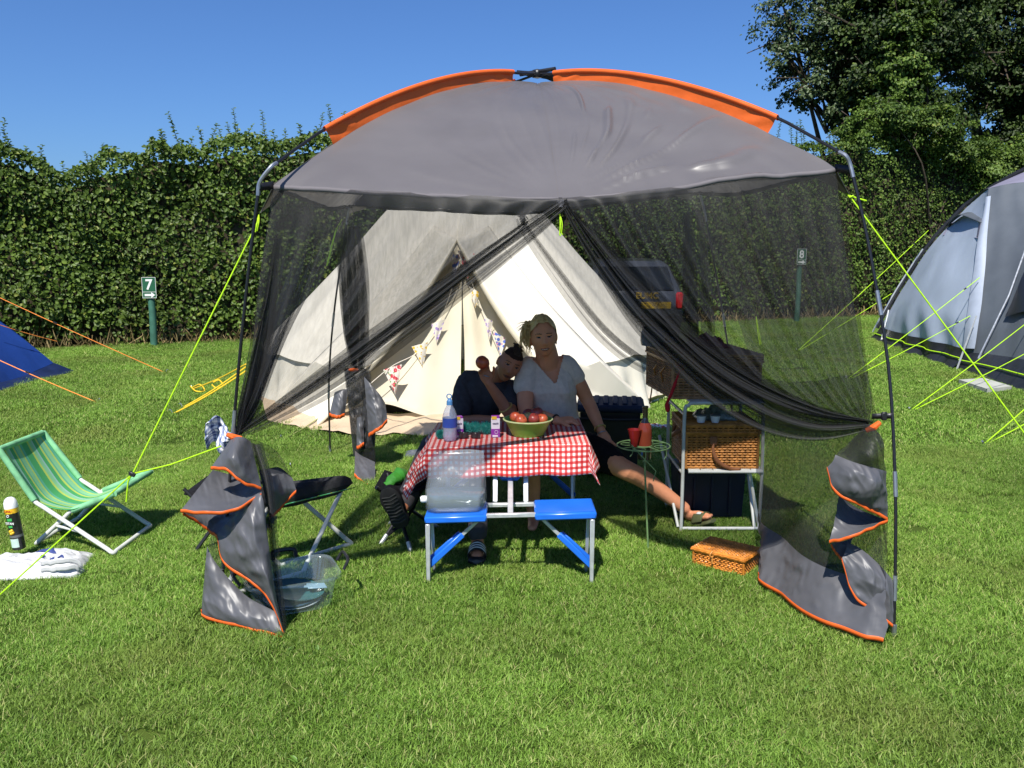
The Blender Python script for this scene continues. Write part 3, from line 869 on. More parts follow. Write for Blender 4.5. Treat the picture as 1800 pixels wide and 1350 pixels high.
# ------------------------------------------------------------------ guy ropes
def rope(label, a, b, mat, r=.003, sag=.0, cat='guy rope', group=None, slider=None, peg=True, extra=None, name='guy_rope'):
    a, b = Vector(a), Vector(b)
    t = root(name, label, cat, b, group)
    n = 14
    pts = [a.lerp(b, i/n)-V(0, 0, sag*math.sin(math.pi*i/n)) for i in range(n+1)]
    m = MB(); m.tube(pts, r, 6)
    m.build('cord', mat, t)
    if slider:
        m = MB(); p = a.lerp(b, slider); d = (b-a).normalized()
        m.tube([p-d*.025, p+d*.025], [.010, .010], 6); m.build('slider', M['blackpl'], t)
    if peg:
        d = (b-a); d.z = 0; d = d.normalized()
        m = MB(); q = b+d*.012
        m.tube([q+V(0, 0, -.06)-d*.02, q+V(0, 0, .035)+d*.01, q+V(0, 0, .045)+d*.025, q+V(0, 0, .035)+d*.035], .004, 6); m.build('peg', M['steel'], t)
    if extra:
        m = MB()
        for e in extra: m.tube(e, r*1.0, 6)
        m.build('loose_end', mat, t)
    return t

# ------------------------------------------------------------------ dome quadrant used by the tents
def rib(c, apex, t, k=2.0, lift=0.0):
    p = c.lerp(apex, t); p.z = c.z+(apex.z-c.z)*(1-(1-t)**k)+lift
    return p
def quadrant(ca, cb, apex, t, s, k=2.0, sag=0.0):
    a, b = rib(ca, apex, t, k), rib(cb, apex, t, k)
    p = a.lerp(b, s)
    out = ((ca+cb)*.5-apex); out.z = 0
    p += out.normalized()*(-sag*math.sin(math.pi*s)*(1-t)*.6)
    p.z -= sag*math.sin(math.pi*s)*(1-t)**1.5
    return p

# ------------------------------------------------------------------ blue tent at the left edge
M['bluenylon'] = pm('royal_blue_nylon', (.012, .040, .19), .32, .6, var=.12, scale=4, bump=.7, bscale=5, stretch=(1, 1, .35))
M['bluedark'] = pm('navy_mudflap', (.008, .016, .055), .4, .5, var=.2, scale=6, bump=.5, bscale=9)
bt = root('blue_tent', 'small royal blue tent cut by the picture edge with orange guy ropes', 'tent', (-8.3, 11, 0))
ap_ = V(-8.5, 11.0, 1.52)
cs = [V(-6.35, 9.75, .14), V(-6.32, 11.65, .14), V(-10.6, 12.4, .14), V(-10.6, 9.4, .14)]
for a, b in zip(cs, cs[1:]+cs[:1]):
    m = MB(); m.grid(lambda u, v: quadrant(a, b, ap_, v, u, 1.8, .10)+V(0, 0, .02*nz(u*6, v*4, a.x)), 24, 18); m.build('flysheet', M['bluenylon'], bt, ang=60)
    a2, b2 = V(a.x, a.y, .0), V(b.x, b.y, .0)
    ctr = V(-8.4, 10.9, 0)
    m = MB()
    def sk(u, v):
        t_ = quadrant(a, b, ap_, 0, u, 1.8, .10); o = (t_-ctr); o.z = 0
        return V(t_.x, t_.y, t_.z*(1-v)+.012*v)+o.normalized()*(.26*v+.02*nz(u*8, v*2, a.y))
    m.grid(sk, 24, 4); m.build('mudflap', M['bluedark'], bt, ang=60)
for nm, a, b in (('orange guy rope of the blue tent, the long upper one ending near the hedge', P(-40, 505, 11.2), G(290, 655)),
                 ('orange guy rope of the blue tent, lower one pegged nearest the deckchair', P(-30, 620, 9.7), G(170, 707)),
                 ('orange guy rope of the blue tent running along its side seam', P(-20, 565, 11.0), P(100, 600, 11.75))):
    rope(nm, a, b, M['orangerope'], .005, .01, group='orange guy ropes of the blue tent', slider=.4, peg=b.z < .05)

# ------------------------------------------------------------------ grey dome tent on the right
M['paleblue'] = pm('pale_blue_grey_nylon', (.50, .575, .70), .42, .5, var=.05, scale=2, bump=.55, bscale=3.5, trans=.25)
M['purplegrey'] = pm('purple_grey_nylon', (.22, .21, .28), .45, .5, var=.06, scale=3, bump=.4, bscale=5)
M['slate'] = pm('slate_nylon', (.085, .098, .115), .5, .4, var=.08, scale=3, bump=.4, bscale=5)
M['skirt'] = pm('black_mud_skirt', (.020, .021, .026), .38, .5, var=.25, scale=4, bump=.8, bscale=8)
M['tentnet'] = pm('tent_window_net', (.012, .012, .014), .35, .5)
dt = root('dome_tent', 'large grey and pale blue dome tent with black mud skirt beside the screen house', 'tent', G(1690, 648))
S = catmull([P(1536, 598, 16.4), P(1556, 560, 16.35), P(1588, 505, 16.3), P(1640, 428, 16.1), P(1700, 364, 15.8)], 6)
F = catmull([P(1692, 648, 12.15), P(1698, 590, 12.25), P(1708, 520, 12.5), P(1722, 430, 12.9), P(1738, 331, 13.5)], 6)
ns_ = len(S)-1
def curve(c, t):
    f = min(max(t, 0), 1)*(len(c)-1); i = min(int(f), len(c)-2)
    return c[i].lerp(c[i+1], f-i)
def side(u, v):
    p = curve(S, v).lerp(curve(F, v), u)
    b = math.sin(math.pi*u)*math.sin(math.pi*min(1, v*1.0))
    p += V(-.22, -.05, .03)*b
    wr = .05*math.sin(u*26+v*9)*smooth(.5, .0, v)*smooth(.15, .5, u)*smooth(1, .8, u)
    return p+V(-wr, 0, 0)+V(.02*nz(u*5, v*5, 3), 0, 0)
m = MB(); m.grid(lambda u, v: side(u, .155+v*.845), 44, 36); m.build('side_panel', M['paleblue'], dt, ang=70)
m = MB(); m.grid(lambda u, v: side(u, v*.155)+V(-.012-.16*(1-v)**2, -.03*(1-v), -.0), 44, 6); m.build('mud_skirt', M['skirt'], dt, ang=70)
m = MB(); m.tube([side(i/30, .085)+V(-.075, -.02, 0) for i in range(31)], .010, 5); m.build('piping', M['neon'], dt)
# roof, wrapping over to the far side
S2 = catmull([S[-1], P(1760, 325, 15.4), P(1830, 292, 15.0), P(1930, 275, 14.5), P(2080, 285, 14.0)], 6)
F2 = catmull([F[-1], P(1775, 323, 13.3), P(1830, 318, 13.1), P(1930, 316, 12.8), P(2080, 330, 12.4)], 6)
m = MB(); m.grid(lambda u, v: curve(S2, v).lerp(curve(F2, v), u)+V(0, 0, .07*math.sin(math.pi*u)), 14, 24); m.build('roof_panel', M['purplegrey'], dt)
m = MB(); m.grid(lambda u, v: curve(S+S2[1:], v).lerp(curve(S+S2[1:], v)+V(4.5, 2.2, -2.0*v*1.1), u)+V(0, 0, .5*math.sin(math.pi*u)*v-.3*u*v), 8, 30); m.build('rear_panel', M['slate'], dt)
# pole sleeve along the silhouette, window hood and pane
m = MB(); m.tube([p+V(-.05, -.02, .04) for p in S[3:]+S2[1:]], .035, 7); m.build('pole_sleeve', M['blackpl'], dt)
m = MB(); m.tube([p+V(-.10, -.02, .03) for p in S[2:18]], .014, 6); m.build('pole', M['alu'], dt)
def sp(px, py, off=.03):
    # point of the side panel that shows at this pixel, moved outward a little
    best, bd = None, 1e9
    for i in range(60):
        for j in range(60):
            p = side(i/59, j/59); a = (p-cam.location)
            q = p; d = q.y*math.cos(PITCH)-(q.z-CAMH)*math.sin(PITCH)
            x = 900+FPX*q.x/d; y = 675-FPX*((q.z-CAMH)*math.cos(PITCH)+q.y*math.sin(PITCH))/d
            e = (x-px)**2+(y-py)**2
            if e < bd: bd, best = e, p
    return best+V(-off, -off*.4, 0)
wc = [sp(1672, 388), sp(1733, 386), sp(1722, 417), sp(1659, 413)]
m = MB(); m.add(wc+[p+V(.03, .01, 0) for p in wc], [(0, 1, 2, 3), (7, 6, 5, 4), (0, 4, 5, 1), (1, 5, 6, 2), (2, 6, 7, 3), (3, 7, 4, 0)]); m.build('window_pane', M['purplegrey'], dt, smooth=False)
hb = [sp(1662, 398, .03), sp(1700, 378, .20), sp(1738, 396, .03)]
hb = catmull(hb, 6); ht_ = [sp(1668, 390, .02), sp(1702, 372, .02), sp(1736, 384, .02)]; ht_ = catmull(ht_, 6)
m = MB(); m.grid(lambda u, v: curve(ht_, u).lerp(curve(hb, u), v), 12, 4); m.build('window_hood', M['slate'], dt, solid=.006)
# porch front: slate wall, black door opening, edge piping, porch poles
B3, B4 = G(1800, 684), G(1990, 750)
def porch(u, v):
    bot = F[0].lerp(B4, u); tp = curve(F2, u)
    p = bot.lerp(tp, v); mid = curve(F, v)
    p += (mid-F[0].lerp(F[-1], v))*(1-u)**2
    return p+V(.14*math.sin(math.pi*v)*math.sin(math.pi*min(1, u*2)), 0, 0)+V(.02*nz(u*9, v*6, 5), 0, 0)
m = MB(); m.grid(lambda u, v: porch(u, .13+.87*v), 40, 30); m.build('porch_wall', M['slate'], dt, ang=70)
m = MB(); m.grid(lambda u, v: porch(u, v*.13)+V(-.10*(1-v), -.02, 0), 40, 5); m.build('porch_skirt', M['skirt'], dt, ang=70)
m = MB(); m.tube([porch(i/30, .07)+V(-.085, -.03, 0) for i in range(31)], .010, 5); m.build('porch_piping', M['neon'], dt)
m = MB(); m.grid(lambda u, v: porch(.26+.7*u, .34+.36*v*(1-(1-u)**3)+.06*u)+V(-.07, -.03, 0), 16, 12); m.build('door_window', M['tentnet'], dt)
m = MB(); m.grid(lambda u, v: porch(.0+.085*u*(1-.3*v), .16+.80*v)+V(-.03-.02*math.sin(math.pi*u), -.02*math.sin(math.pi*u), 0), 8, 20); m.build('porch_edge', pm('blue_grey_edge', (.27, .31, .38), .5, .4, var=.05), dt)
m = MB()
m.tube([porch(.14, .10)+V(-.08, -.04, 0), porch(.30, .45)+V(-.12, -.06, 0), porch(.52, .80)+V(-.12, -.06, 0)], .016, 6)
m.build('door_zip', M['steel'], dt)
for p0, p1 in ((P(1688, 650, 12.0), P(1716, 555, 12.0)), (P(1552, 618, 15.7), P(1562, 545, 15.9))):
    m = MB(); m.tube([V(p0.x-.05, p0.y, 0), p1], .014, 6); m.build('porch_pole', M['alu'], dt)
for k, (lab, a, b) in enumerate((
        ('highest neon guy rope on the rear edge of the dome tent', P(1632, 405, 16.0), G(1402, 617)),
        ('neon guy rope low on the rear edge of the dome tent', P(1567, 516, 16.25), G(1402, 618)),
        ('neon guy rope from the middle of the dome tent side panel', P(1722, 488, 12.45), G(1490, 666)),
        ('neon guy rope from the foot of the dome tent porch edge', P(1706, 555, 12.3), G(1491, 668)),
        ('upper neon guy rope from the dome tent porch, over the pale slab', P(1840, 540, 11.2), G(1600, 722)),
        ('lower neon guy rope from the dome tent porch, over the pale slab', P(1850, 596, 10.7), G(1602, 723)),
        ('neon guy rope pegged nearest the camera, upper of the pair', P(1860, 665, 8.8), G(1728, 782)),
        ('neon guy rope pegged nearest the camera, lower of the pair', P(1870, 705, 8.6), G(1730, 783)))):
    rope(lab, a, b, M['neon'], .0055, .012, group='neon guy ropes of the dome tent', slider=.12)
m = MB()
sl = [G(1685, 674), G(1730, 671), G(1778, 686), G(1735, 691)]
m.add([p+V(0, 0, .05) for p in sl]+[p+V(0, 0, .0) for p in sl], [(0, 1, 2, 3), (7, 6, 5, 4), (0, 4, 5, 1), (1, 5, 6, 2), (2, 6, 7, 3), (3, 7, 4, 0)])
tag(m.build('stone_slab', pm('pale_slab', (.36, .37, .33), .8, .2, var=.12, scale=6, bump=.3), None, smooth=False), 'thin pale grey slab lying on the grass by the dome tent', 'slab')

# ------------------------------------------------------------------ car behind the screen house
M['carpaint'] = pm('grey_car_paint', (.09, .10, .12), .28, .5, metal=.3, var=.04, scale=6, coat=.6)
M['carglass'] = pm('dark_car_glass', (.012, .014, .016), .08, .7)
M['rubber'] = pm('tyre_rubber', (.015, .015, .015), .8, .3, var=.2, scale=30)
M['redlens'] = pm('red_lens', (.45, .012, .015), .2, .6)
M['plateyellow'] = pm('plate_yellow', (.78, .50, .02), .4, .4, var=.04, scale=20)
car = root('parked_car', 'grey estate car seen from behind through the net, with yellow rear plate', 'car', (2.15, 16.8, 0))
cxm, y0c = 2.15, 15.0
def carsec(y, hw, zlo, zhi, tw, zt):
    # closed section: lower body and narrower roof
    pr = [(-hw*.95, zlo), (-hw, zlo+.2), (-hw, zhi-.08), (-hw*.97, zhi), (-tw, zt-.06), (-tw*.86, zt), (0, zt+.02), (tw*.86, zt), (tw, zt-.06), (hw*.97, zhi), (hw, zhi-.08), (hw, zlo+.2), (hw*.95, zlo)]
    return [V(cxm+x, y, z) for x, z in pr]
m = MB()
m.loft([carsec(y0c+.0, .80, .35, .80, .74, .90), carsec(y0c+.05, .86, .28, .92, .78, .98), carsec(y0c+.18, .88, .25, .95, .70, 1.28), carsec(y0c+.38, .885, .24, .96, .64, 1.47), carsec(y0c+1.2, .89, .24, .96, .65, 1.52),
        carsec(y0c+2.2, .89, .24, .95, .64, 1.48), carsec(y0c+2.9, .88, .24, .94, .72, 1.02), carsec(y0c+3.8, .86, .25, .86, .70, .90), carsec(y0c+4.2, .78, .32, .70, .6, .74)])
m.build('body', M['carpaint'], car, ang=35)
m = MB()
def rw(u, v):
    z = .99+.40*v; y = y0c+.052+(.18-.05)*smooth(.96, 1.28, z)+.20*smooth(1.28, 1.47, z)-.02
    return V(cxm+(u*2-1)*(.70-.10*v), y-.012, z)
m.grid(rw, 8, 8); m.build('rear_window', M['carglass'], car)
for sd in (-1, 1):
    m = MB(); m.box(V(cxm+sd*.79, y0c+.02, .80), (.13, .10, .30), None, 0, .03); m.build('tail_light', M['redlens'], car)
    m = MB(); m.grid(lambda u, v: V(cxm+sd*(.895-.21*v*1.0), y0c+.5+2.2*u, .98+.42*v), 8, 4); m.build('side_window', M['carglass'], car)
m = MB(); m.box(V(cxm, y0c-.02, .42), (1.66, .14, .24), None, 0, .05); m.build('bumper', M['blackpl'], car)
m = MB(); m.box(V(cxm+.38, y0c-.012, .72), (.52, .02, .115), None, 0, .003); m.build('number_plate', M['plateyellow'], car)
text_obj('lettering', 'EUMC', .15, face_mat(V(cxm+.22, y0c-.004, .885), (0, -1, .1)), M['plateyellow'], car)
for sd in (-1, 1):
    for yy in (.75, 3.4):
        c = V(cxm+sd*.80, y0c+yy, .31); w = MB(); w.lathe([(.20, -.1), (.30, -.1), (.315, -.06), (.315, .06), (.30, .1), (.20, .1)], c, 22, (1, 0, 0)); wo_ = w.build('wheel', M['rubber'], car)
        w = MB(); w.lathe([(.0, -.08), (.20, -.105), (.20, .105), (0, .08)], c, 16, (1, 0, 0)); w.build('rim', M['alu'], wo_)
# ------------------------------------------------------------------ screen house (gazebo)
sh = root('screen_house', 'grey domed screen house with orange pole sleeves and black net curtains tied back', 'screen tent', (.15, 5.2, 0))
cFL, cFR = V(-1.08, 3.95, 1.96), V(1.46, 3.95, 2.035)
cBL, cBR = P(622, 360, 6.6), P(1210, 338, 6.6)
apex = V(.15, 5.25, 2.645)
mF, mB = P(985, 348, 3.88), P(918, 374, 6.55)
mL = (cFL+cBL)*.5+V(.03, 0, -.055); mR = (cFR+cBR)*.5+V(-.03, 0, -.055)
def eave(a, b, mid, s, k=1.12):
    p = a.lerp(b, s)
    return p+(mid-(a+b)*.5)*(1-abs(2*s-1)**k)
KR = 1.82
def canopy_pt(a, b, mid, s, t):
    p = rib(a, apex, t, KR).lerp(rib(b, apex, t, KR), s)
    off = (mid-(a+b)*.5)*(1-abs(2*s-1)**1.12)
    p += off*(1-t)**1.6
    out = ((a+b)*.5-apex); out.z = 0; out = out.normalized()
    sg = math.sin(math.pi*s)
    p += out*(-.015*sg*math.sin(math.pi*t)); p.z -= .045*sg*math.sin(math.pi*t)
    # tension creases: fan out from the middle of the eave and from the pole sleeves
    dx, dy = (s-.5)*2, t
    ang = math.atan2(dy*1.3, dx+1e-6); rad = math.hypot(dx, dy*1.2)
    cr = .0035*(1-2*abs(math.sin(ang*15+1.6*nz(ang*5, rad*2, a.x*7)))**.7)*smooth(.04, .22, rad)*smooth(1.0, .35, rad)*(.35+max(0, nz(ang*6, rad*1.5, 9+a.y)))
    cr += .021*max(0, math.sin(ang*36+4*nz(ang*4, rad*2.5, a.x*3)))**1.5*smooth(-.15, .18, nz(ang*9, rad*2.6, 31+a.y))*smooth(.10, .3, rad)*smooth(1.2, .7, rad)*smooth(.46, .54, s)*smooth(1.45, 1.0, ang)
    cr += .006*max(0, math.sin(s*70))*smooth(.16, .02, t)*(.4+nz(s*9, 1, a.x))
    cr += .007*nz(s*6, t*5, a.x*3)+.004*nz(s*20, t*9, a.y)
    p += (out*.5+V(0, 0, .85))*cr
    return p
quads = [(cFL, cFR, mF), (cFR, cBR, mR), (cBR, cBL, mB), (cBL, cFL, mL)]
for (a, b, mid) in quads:
    m = MB(); m.grid(lambda u, v: canopy_pt(a, b, mid, u, v*.985), *((230, 100) if a is cFL else (90, 44))); m.build('canopy_panel', M['canopy'], sh, ang=80)
    m = MB()                      # stitched hem along the eave
    m.grid(lambda u, v: canopy_pt(a, b, mid, u, 0)+V(0, 0, -.022*v)+((mid-apex)*V(1, 1, 0) if False else V(0, 0, 0)), 60, 1); m.build('eave_hem', M['hemcloth'], sh, solid=.0015)
for (a, b, mid) in quads:         # stitched centre seams
    m = MB(); m.grid(lambda u, v: canopy_pt(a, b, mid, .5+(u-.5)*.0050*(1.2-.5*v), v*.95)+V(0, 0, .0025)+((mid-apex)*V(1, 1, 0)).normalized()*.002, 2, 50); m.build('seam', M['canopy'], sh)
# small corner gussets that the guy ropes pull on
for c, tip, a2, b2 in ((cFL, P(458, 374, 4.06), eave(cBL, cFL, mL, .90), cFL), (cFR, P(1494, 345, 4.05), eave(cFR, cBR, mR, .10), cFR),
                       (cBL, P(612, 376, 6.62), eave(cBL, cFL, mL, .06), eave(cBR, cBL, mB, .94)), (cBR, P(1216, 352, 6.62), eave(cFR, cBR, mR, .94), eave(cBR, cBL, mB, .06))):
    m = MB(); m.grid(lambda u, v: a2.lerp(b2, u).lerp(tip, v)+V(0, .012*math.sin(u*3.1)*(1-v), 0), 6, 6); m.build('corner_gusset', M['canopy'], sh, solid=.003)
# poles
footFL, footFR, footBL, footBR = G(386, 1072), G(1571, 1121), V(-1.52, 6.95, 0), V(1.82, 6.95, 0)
hubp = V(.15, 5.25, 2.70)
def ribline(c, lift, t0, n=14):
    return [rib(c, apex, t, KR)+V(0, 0, lift(t)) for t in np.linspace(t0, .93, n)]
lift = lambda t: .022*(1-t)**.7+.040
legs = {'FL': ([footFL, P(398, 920, 3.80), P(413, 720, 3.83), P(425, 590, 3.84), P(441, 440, 3.85), P(455, 332, 3.86)], V(-1.065, 3.87, 2.035), cFL),
        'FR': ([footFR, P(1574, 980, 3.55), P(1573, 830, 3.61), P(1561, 640, 3.70), P(1527, 432, 3.80), P(1497, 300, 3.86)], P(1487, 274, 3.87), cFR),
        'BL': ([footBL, V(-1.50, 6.9, .6), V(-1.42, 6.82, 1.2), V(-1.28, 6.74, 1.9)], V(-1.22, 6.68, 2.08), cBL),
        'BR': ([footBR, V(1.80, 6.9, .6), V(1.68, 6.82, 1.2), V(1.50, 6.72, 1.92)], V(1.44, 6.68, 2.10), cBR)}
for key, (lg, bend, c) in legs.items():
    out = (c-apex); out.z = 0; out = out.normalized()
    lower = catmull(lg, 8)
    upper = [bend+V(0, 0, .0)]+[p+out*.05*(1-i/14) for i, p in enumerate(ribline(c, lift, .16))]+[hubp]
    m = MB(); m.tube(lower, .0075, 8); 
    m.tube(catmull(upper[:2]+upper[2:], 2), .0075, 8)
    po = m.build('pole', M['pole'], sh)
    m = MB()
    t0, t1 = (lower[-1]-lower[-4]).normalized(), (upper[1]-bend).normalized()
    m.tube(catmull([lower[-1]-t0*.03, lower[-1]+t0*.03, bend-t1*.0, bend+t1*.04], 5), .0092, 8); m.build('elbow_ferrule', M['steel'], po)
    for fpos in ((.28, .62, .87) if key in ('FR', 'FL') else (.35, .7)):
        i = int((1-fpos)*(len(lower)-3))+1
        if key == 'FL' and fpos < .3: continue
        d = (lower[i+1]-lower[i]).normalized()
        m = MB(); m.tube([lower[i]-d*.055, lower[i]+d*.055], .0098, 8); m.build('ferrule', M['steel'], po)
    m = MB(); m.tube([lower[0]+V(0, 0, -.02), lower[0]+V(0, 0, .06)], .0105, 8); m.build('foot_ferrule', M['steel'], po)
# strap from canopy corner to pole
for c, pl in ((cFL, P(455, 330, 3.87)), (cFR, P(1494, 300, 3.87))):
    m = MB(); m.grid(lambda u, v: c.lerp(pl, u)+V(0, 0, -.015+.035*v), 3, 1); m.build('corner_strap', M['blackpl'], sh, solid=.004)
# hub
m = MB()
for q in (V(-.035, -.02, 0), V(.035, .02, 0)): m.tube([hubp+q+V(-.085, -.03, .0), hubp+q+V(.085, .03, 0)], .011, 8)
m.tube([hubp+V(-.10, -.08, -.01), hubp+V(.10, .08, -.01)], .012, 8); m.tube([hubp+V(-.10, .08, .012), hubp+V(.10, -.08, .012)], .012, 8)
m.box(hubp, (.06, .06, .045), Matrix.Rotation(.7, 3, 'Z'), 0, .01)
m.build('hub', M['blackpl'], sh)
# orange sleeves standing between canopy and pole
for key, (c, t0, t1) in {'FL': (cFL, .185, .885), 'FR': (cFR, .185, .93), 'BL': (cBL, .17, .9), 'BR': (cBR, .17, .9)}.items():
    out = (c-apex); out.z = 0; out = out.normalized()
    def slv(u, v):
        t = lerp(t0, t1, u)
        b = rib(c, apex, t, KR)+V(0, 0, -.004); tp = rib(c, apex, t, KR)+V(0, 0, lift(t)+.018)+out*.05*(1-(t-.16)/.77)
        n = V(-out.y, out.x, 0)
        w = (math.sin(u*60+v*5)*.004*math.sin(math.pi*v) if u < .12 or u > .86 else 0)+.003*nz(u*7+v*1.5, v*1.2, c.y)
        return b.lerp(tp, v)+n*w
    m = MB(); m.grid(slv, 90, 8)
    m.grid(lambda u, v: slv(u, 1)+V(-out.y, out.x, 0)*.014*math.sin(2*math.pi*v)+V(0, 0, .014*(math.cos(2*math.pi*v)-1)), 90, 8)
    m.build('pole_sleeve', M['orange'], sh, ang=60)

# --- net curtains
def cv(pts, n=10): return catmull(pts, n)
def at_curve(c, t):
    f = min(max(t, 0), 1)*(len(c)-1); i = min(int(f), len(c)-2)
    return c[i].lerp(c[i+1], f-i)
def curtain(name, topf, outer, inner, nf, amp, seed, mat='net', nu=90, nv=44, umap=1.0, nrm=V(0, -1, 0), wrk=.012):
    """sheet hung along topf(u) and drawn together into the tie at the end of outer/inner"""
    def f(u0, v):
        u = u0**umap if umap >= 1 else u0
        p = at_curve(outer, v).lerp(at_curve(inner, v), u)
        p += (topf(u)-at_curve(outer, 0).lerp(at_curve(inner, 0), u))*(1-v)**1.5
        a = amp*(smooth(0, .35, v)*.6+.4*v)*(1-.72*smooth(.8, 1.0, v))
        ph = 2*math.pi*(nf*u0+.35*nz(u0*5, v*1.2, seed))
        env = .35+.9*abs(nz(u0*4, v*.8, seed+5))*1.6
        p += nrm*(a*math.sin(ph)*env+wrk*nz(u*4, v*3, seed+1))
        return p
    m = MB(); m.grid(f, nu, nv)
    return m.build(name, M[mat], sh, ang=180)
def band(name, cen, width, nfold, depth, seed, mat='netdense', nv=60, updir=None, nrm=V(0, -1, 0), reps=7):
    """the drawn-back edge: many narrow pleats running along the curve"""
    m = MB()
    r = random.Random(seed)
    L = len(cen)
    for k in range(nfold):
        w0 = r.uniform(-.5, .5); ww = r.uniform(.12, .42); dz = r.uniform(-1, 1); ph = r.uniform(0, 6)
        def f(u, v):
            p = at_curve(cen, v); t = (at_curve(cen, min(1, v+.02))-at_curve(cen, max(0, v-.02))).normalized()
            up = nrm.cross(t).normalized()
            if up.z < 0: up = -up
            w = width(v)
            x = (w0+ww*(u-.5)+.07*math.sin(v*5+ph)+.05*nz(v*4, k, seed))*w
            y = depth*(dz*.5+.5*math.sin(u*math.pi*2+ph)*.8)*(w/.14)
            return p+up*x+nrm*y
        m.grid(f, 6, nv)
    return m.build(name, M[mat], sh, ang=180)
TL, TR, TBL, TBR = P(421, 764, 3.80), P(1526, 746, 3.70), P(624, 648, 6.60), P(1232, 650, 6.62)
topFL = lambda u: eave(cFL, cFR, mF, .5*u)
topFR = lambda u: eave(cFR, cFL, mF, .5*u)
loop = P(985, 366, 3.86)
# left front curtain
inn = cv([mF+V(0, 0, -.02), loop, P(850, 468, 3.86), P(700, 583, 3.84), P(560, 680, 3.82), TL])
out_ = cv([cFL, P(462, 450, 3.92), P(445, 600, 3.87), P(430, 700, 3.83), TL])
curtain('net_curtain', topFL, out_, inn, 9, .030, 3)
band('net_curtain_gather', inn, lambda v: .004+.135*math.sin(math.pi*min(1, v**1.6*.97))**.8, 9, .05, 5)
band('net_curtain_gather', cv([P(500, 420, 3.95), P(488, 560, 3.9), P(455, 680, 3.84), TL]), lambda v: .03+.10*math.sin(math.pi*min(1, v*.9+.1))**.8, 4, .05, 15)
# right front curtain
inn = cv([mF+V(0, 0, -.02), loop, P(1030, 445, 3.84), P(1112, 560, 3.82), P(1190, 634, 3.80), P(1262, 690, 3.78), P(1345, 733, 3.75), P(1430, 752, 3.72), TR], 8)
out_ = cv([cFR, P(1484, 430, 3.90), P(1508, 580, 3.82), P(1530, 690, 3.74), TR])
curtain('net_curtain', topFR, out_, inn, 12, .035, 23, nu=130)
inn2 = [p+V(.02, 0, .045*math.sin(math.pi*i/(len(inn)-1))) for i, p in enumerate(inn)]
band('net_curtain_gather', inn2, lambda v: .004+.150*math.sin(math.pi*min(1, v**1.7*.97))**.8, 9, .06, 27)
band('net_curtain_fold', cv([loop+V(.05, 0, -.02), P(1110, 500, 3.84), P(1230, 620, 3.8), P(1380, 706, 3.75), TR]), lambda v: .01+.20*math.sin(math.pi*min(1, v*.95+.03)), 3, .06, 33, mat='net')
# back curtains
bl = P(920, 396, 6.55)
topBL = lambda u: eave(cBL, cBR, mB, .5*u); topBR = lambda u: eave(cBR, cBL, mB, .5*u)
innb = cv([mB, bl, P(845, 452, 6.58), P(740, 536, 6.6), P(668, 600, 6.6), TBL])
curtain('net_curtain', topBL, cv([cBL, P(612, 460, 6.62), P(608, 560, 6.62), TBL]), innb, 8, .04, 43)
band('net_curtain_gather', innb, lambda v: .006+.085*math.sin(math.pi*min(1, v**1.4*.97+.02))**.75, 6, .05, 45)
innr = cv([mB, bl, P(985, 490, 6.58), P(1060, 585, 6.6), P(1130, 640, 6.6), P(1190, 658, 6.6), TBR])
curtain('net_curtain', topBR, cv([cBR, P(1222, 450, 6.62), P(1228, 560, 6.62), TBR]), innr, 9, .04, 53)
band('net_curtain_gather', innr, lambda v: .006+.12*math.sin(math.pi*min(1, v**1.3*.97+.02))**.75, 4, .05, 55, mat='net')
band('net_column', cv([P(1216, 372, 6.55), P(1222, 480, 6.56), P(1230, 580, 6.58), TBR]), lambda v: .07+.15*math.sin(math.pi*min(1, v*.8+.1)), 6, .05, 79)
# side nets: the left one is parted, the right one hangs loose
topL1 = lambda u: eave(cFL, cBL, mL, .60*u)
curtain('side_net', topL1, cv([cFL, P(455, 520, 3.95), P(432, 680, 3.85), TL]), cv([topL1(1), P(560, 470, 5.2), P(500, 590, 4.6), P(446, 720, 4.0), TL]), 7, .04, 63, nrm=V(-1, 0, 0))
topL2 = lambda u: eave(cBL, cFL, mL, .38*u)
curtain('side_net', topL2, cv([cBL, P(626, 470, 6.6), P(630, 560, 6.6), TBL]), cv([topL2(1), P(592, 440, 6.2), P(600, 540, 6.4), TBL]), 6, .045, 73, nrm=V(-1, 0, 0))
band('net_column', cv([P(618, 398, 6.55), P(620, 500, 6.56), P(622, 590, 6.58), TBL]), lambda v: .06+.13*math.sin(math.pi*min(1, v*.8+.1)), 6, .05, 77)
rt, rl = cv([eave(cFR, cBR, mR, s) for s in np.linspace(0, 1, 9)], 3), None
rbot = cv([q_+V(0, 0, .040) for q_ in (G(1552, 1140), G(1515, 1131), G(1450, 1106), G(1383, 1069), G(1344, 1038), G(1330, 1020))], 6)
rfront = cv([cFR, P(1500, 470, 3.9), P(1524, 640, 3.82), P(1542, 740, 3.76), P(1560, 880, 3.66), rbot[0]], 6)
rback = cv([cBR, P(1262, 480, 6.3), P(1305, 600, 5.7), P(1340, 720, 5.1), P(1341, 800, 4.85), P(1330, 900, 4.6), rbot[-1]], 6)
def coons(u, v):
    c = at_curve(rt, u)*(1-v)+at_curve(rbot, u)*v+at_curve(rfront, v)*(1-u)+at_curve(rback, v)*u
    c -= cFR*(1-u)*(1-v)+cBR*u*(1-v)+rbot[0]*(1-u)*v+rbot[-1]*u*v
    k = smooth(0, .3, v)
    c += V(.03*math.sin(u*19+2*v)*(1-.75*v)+.03*nz(u*5, v*3, 2), .02*nz(u*6, v*4, 7), 0)*k*smooth(0, .3, u)
    return c
_bv = {}
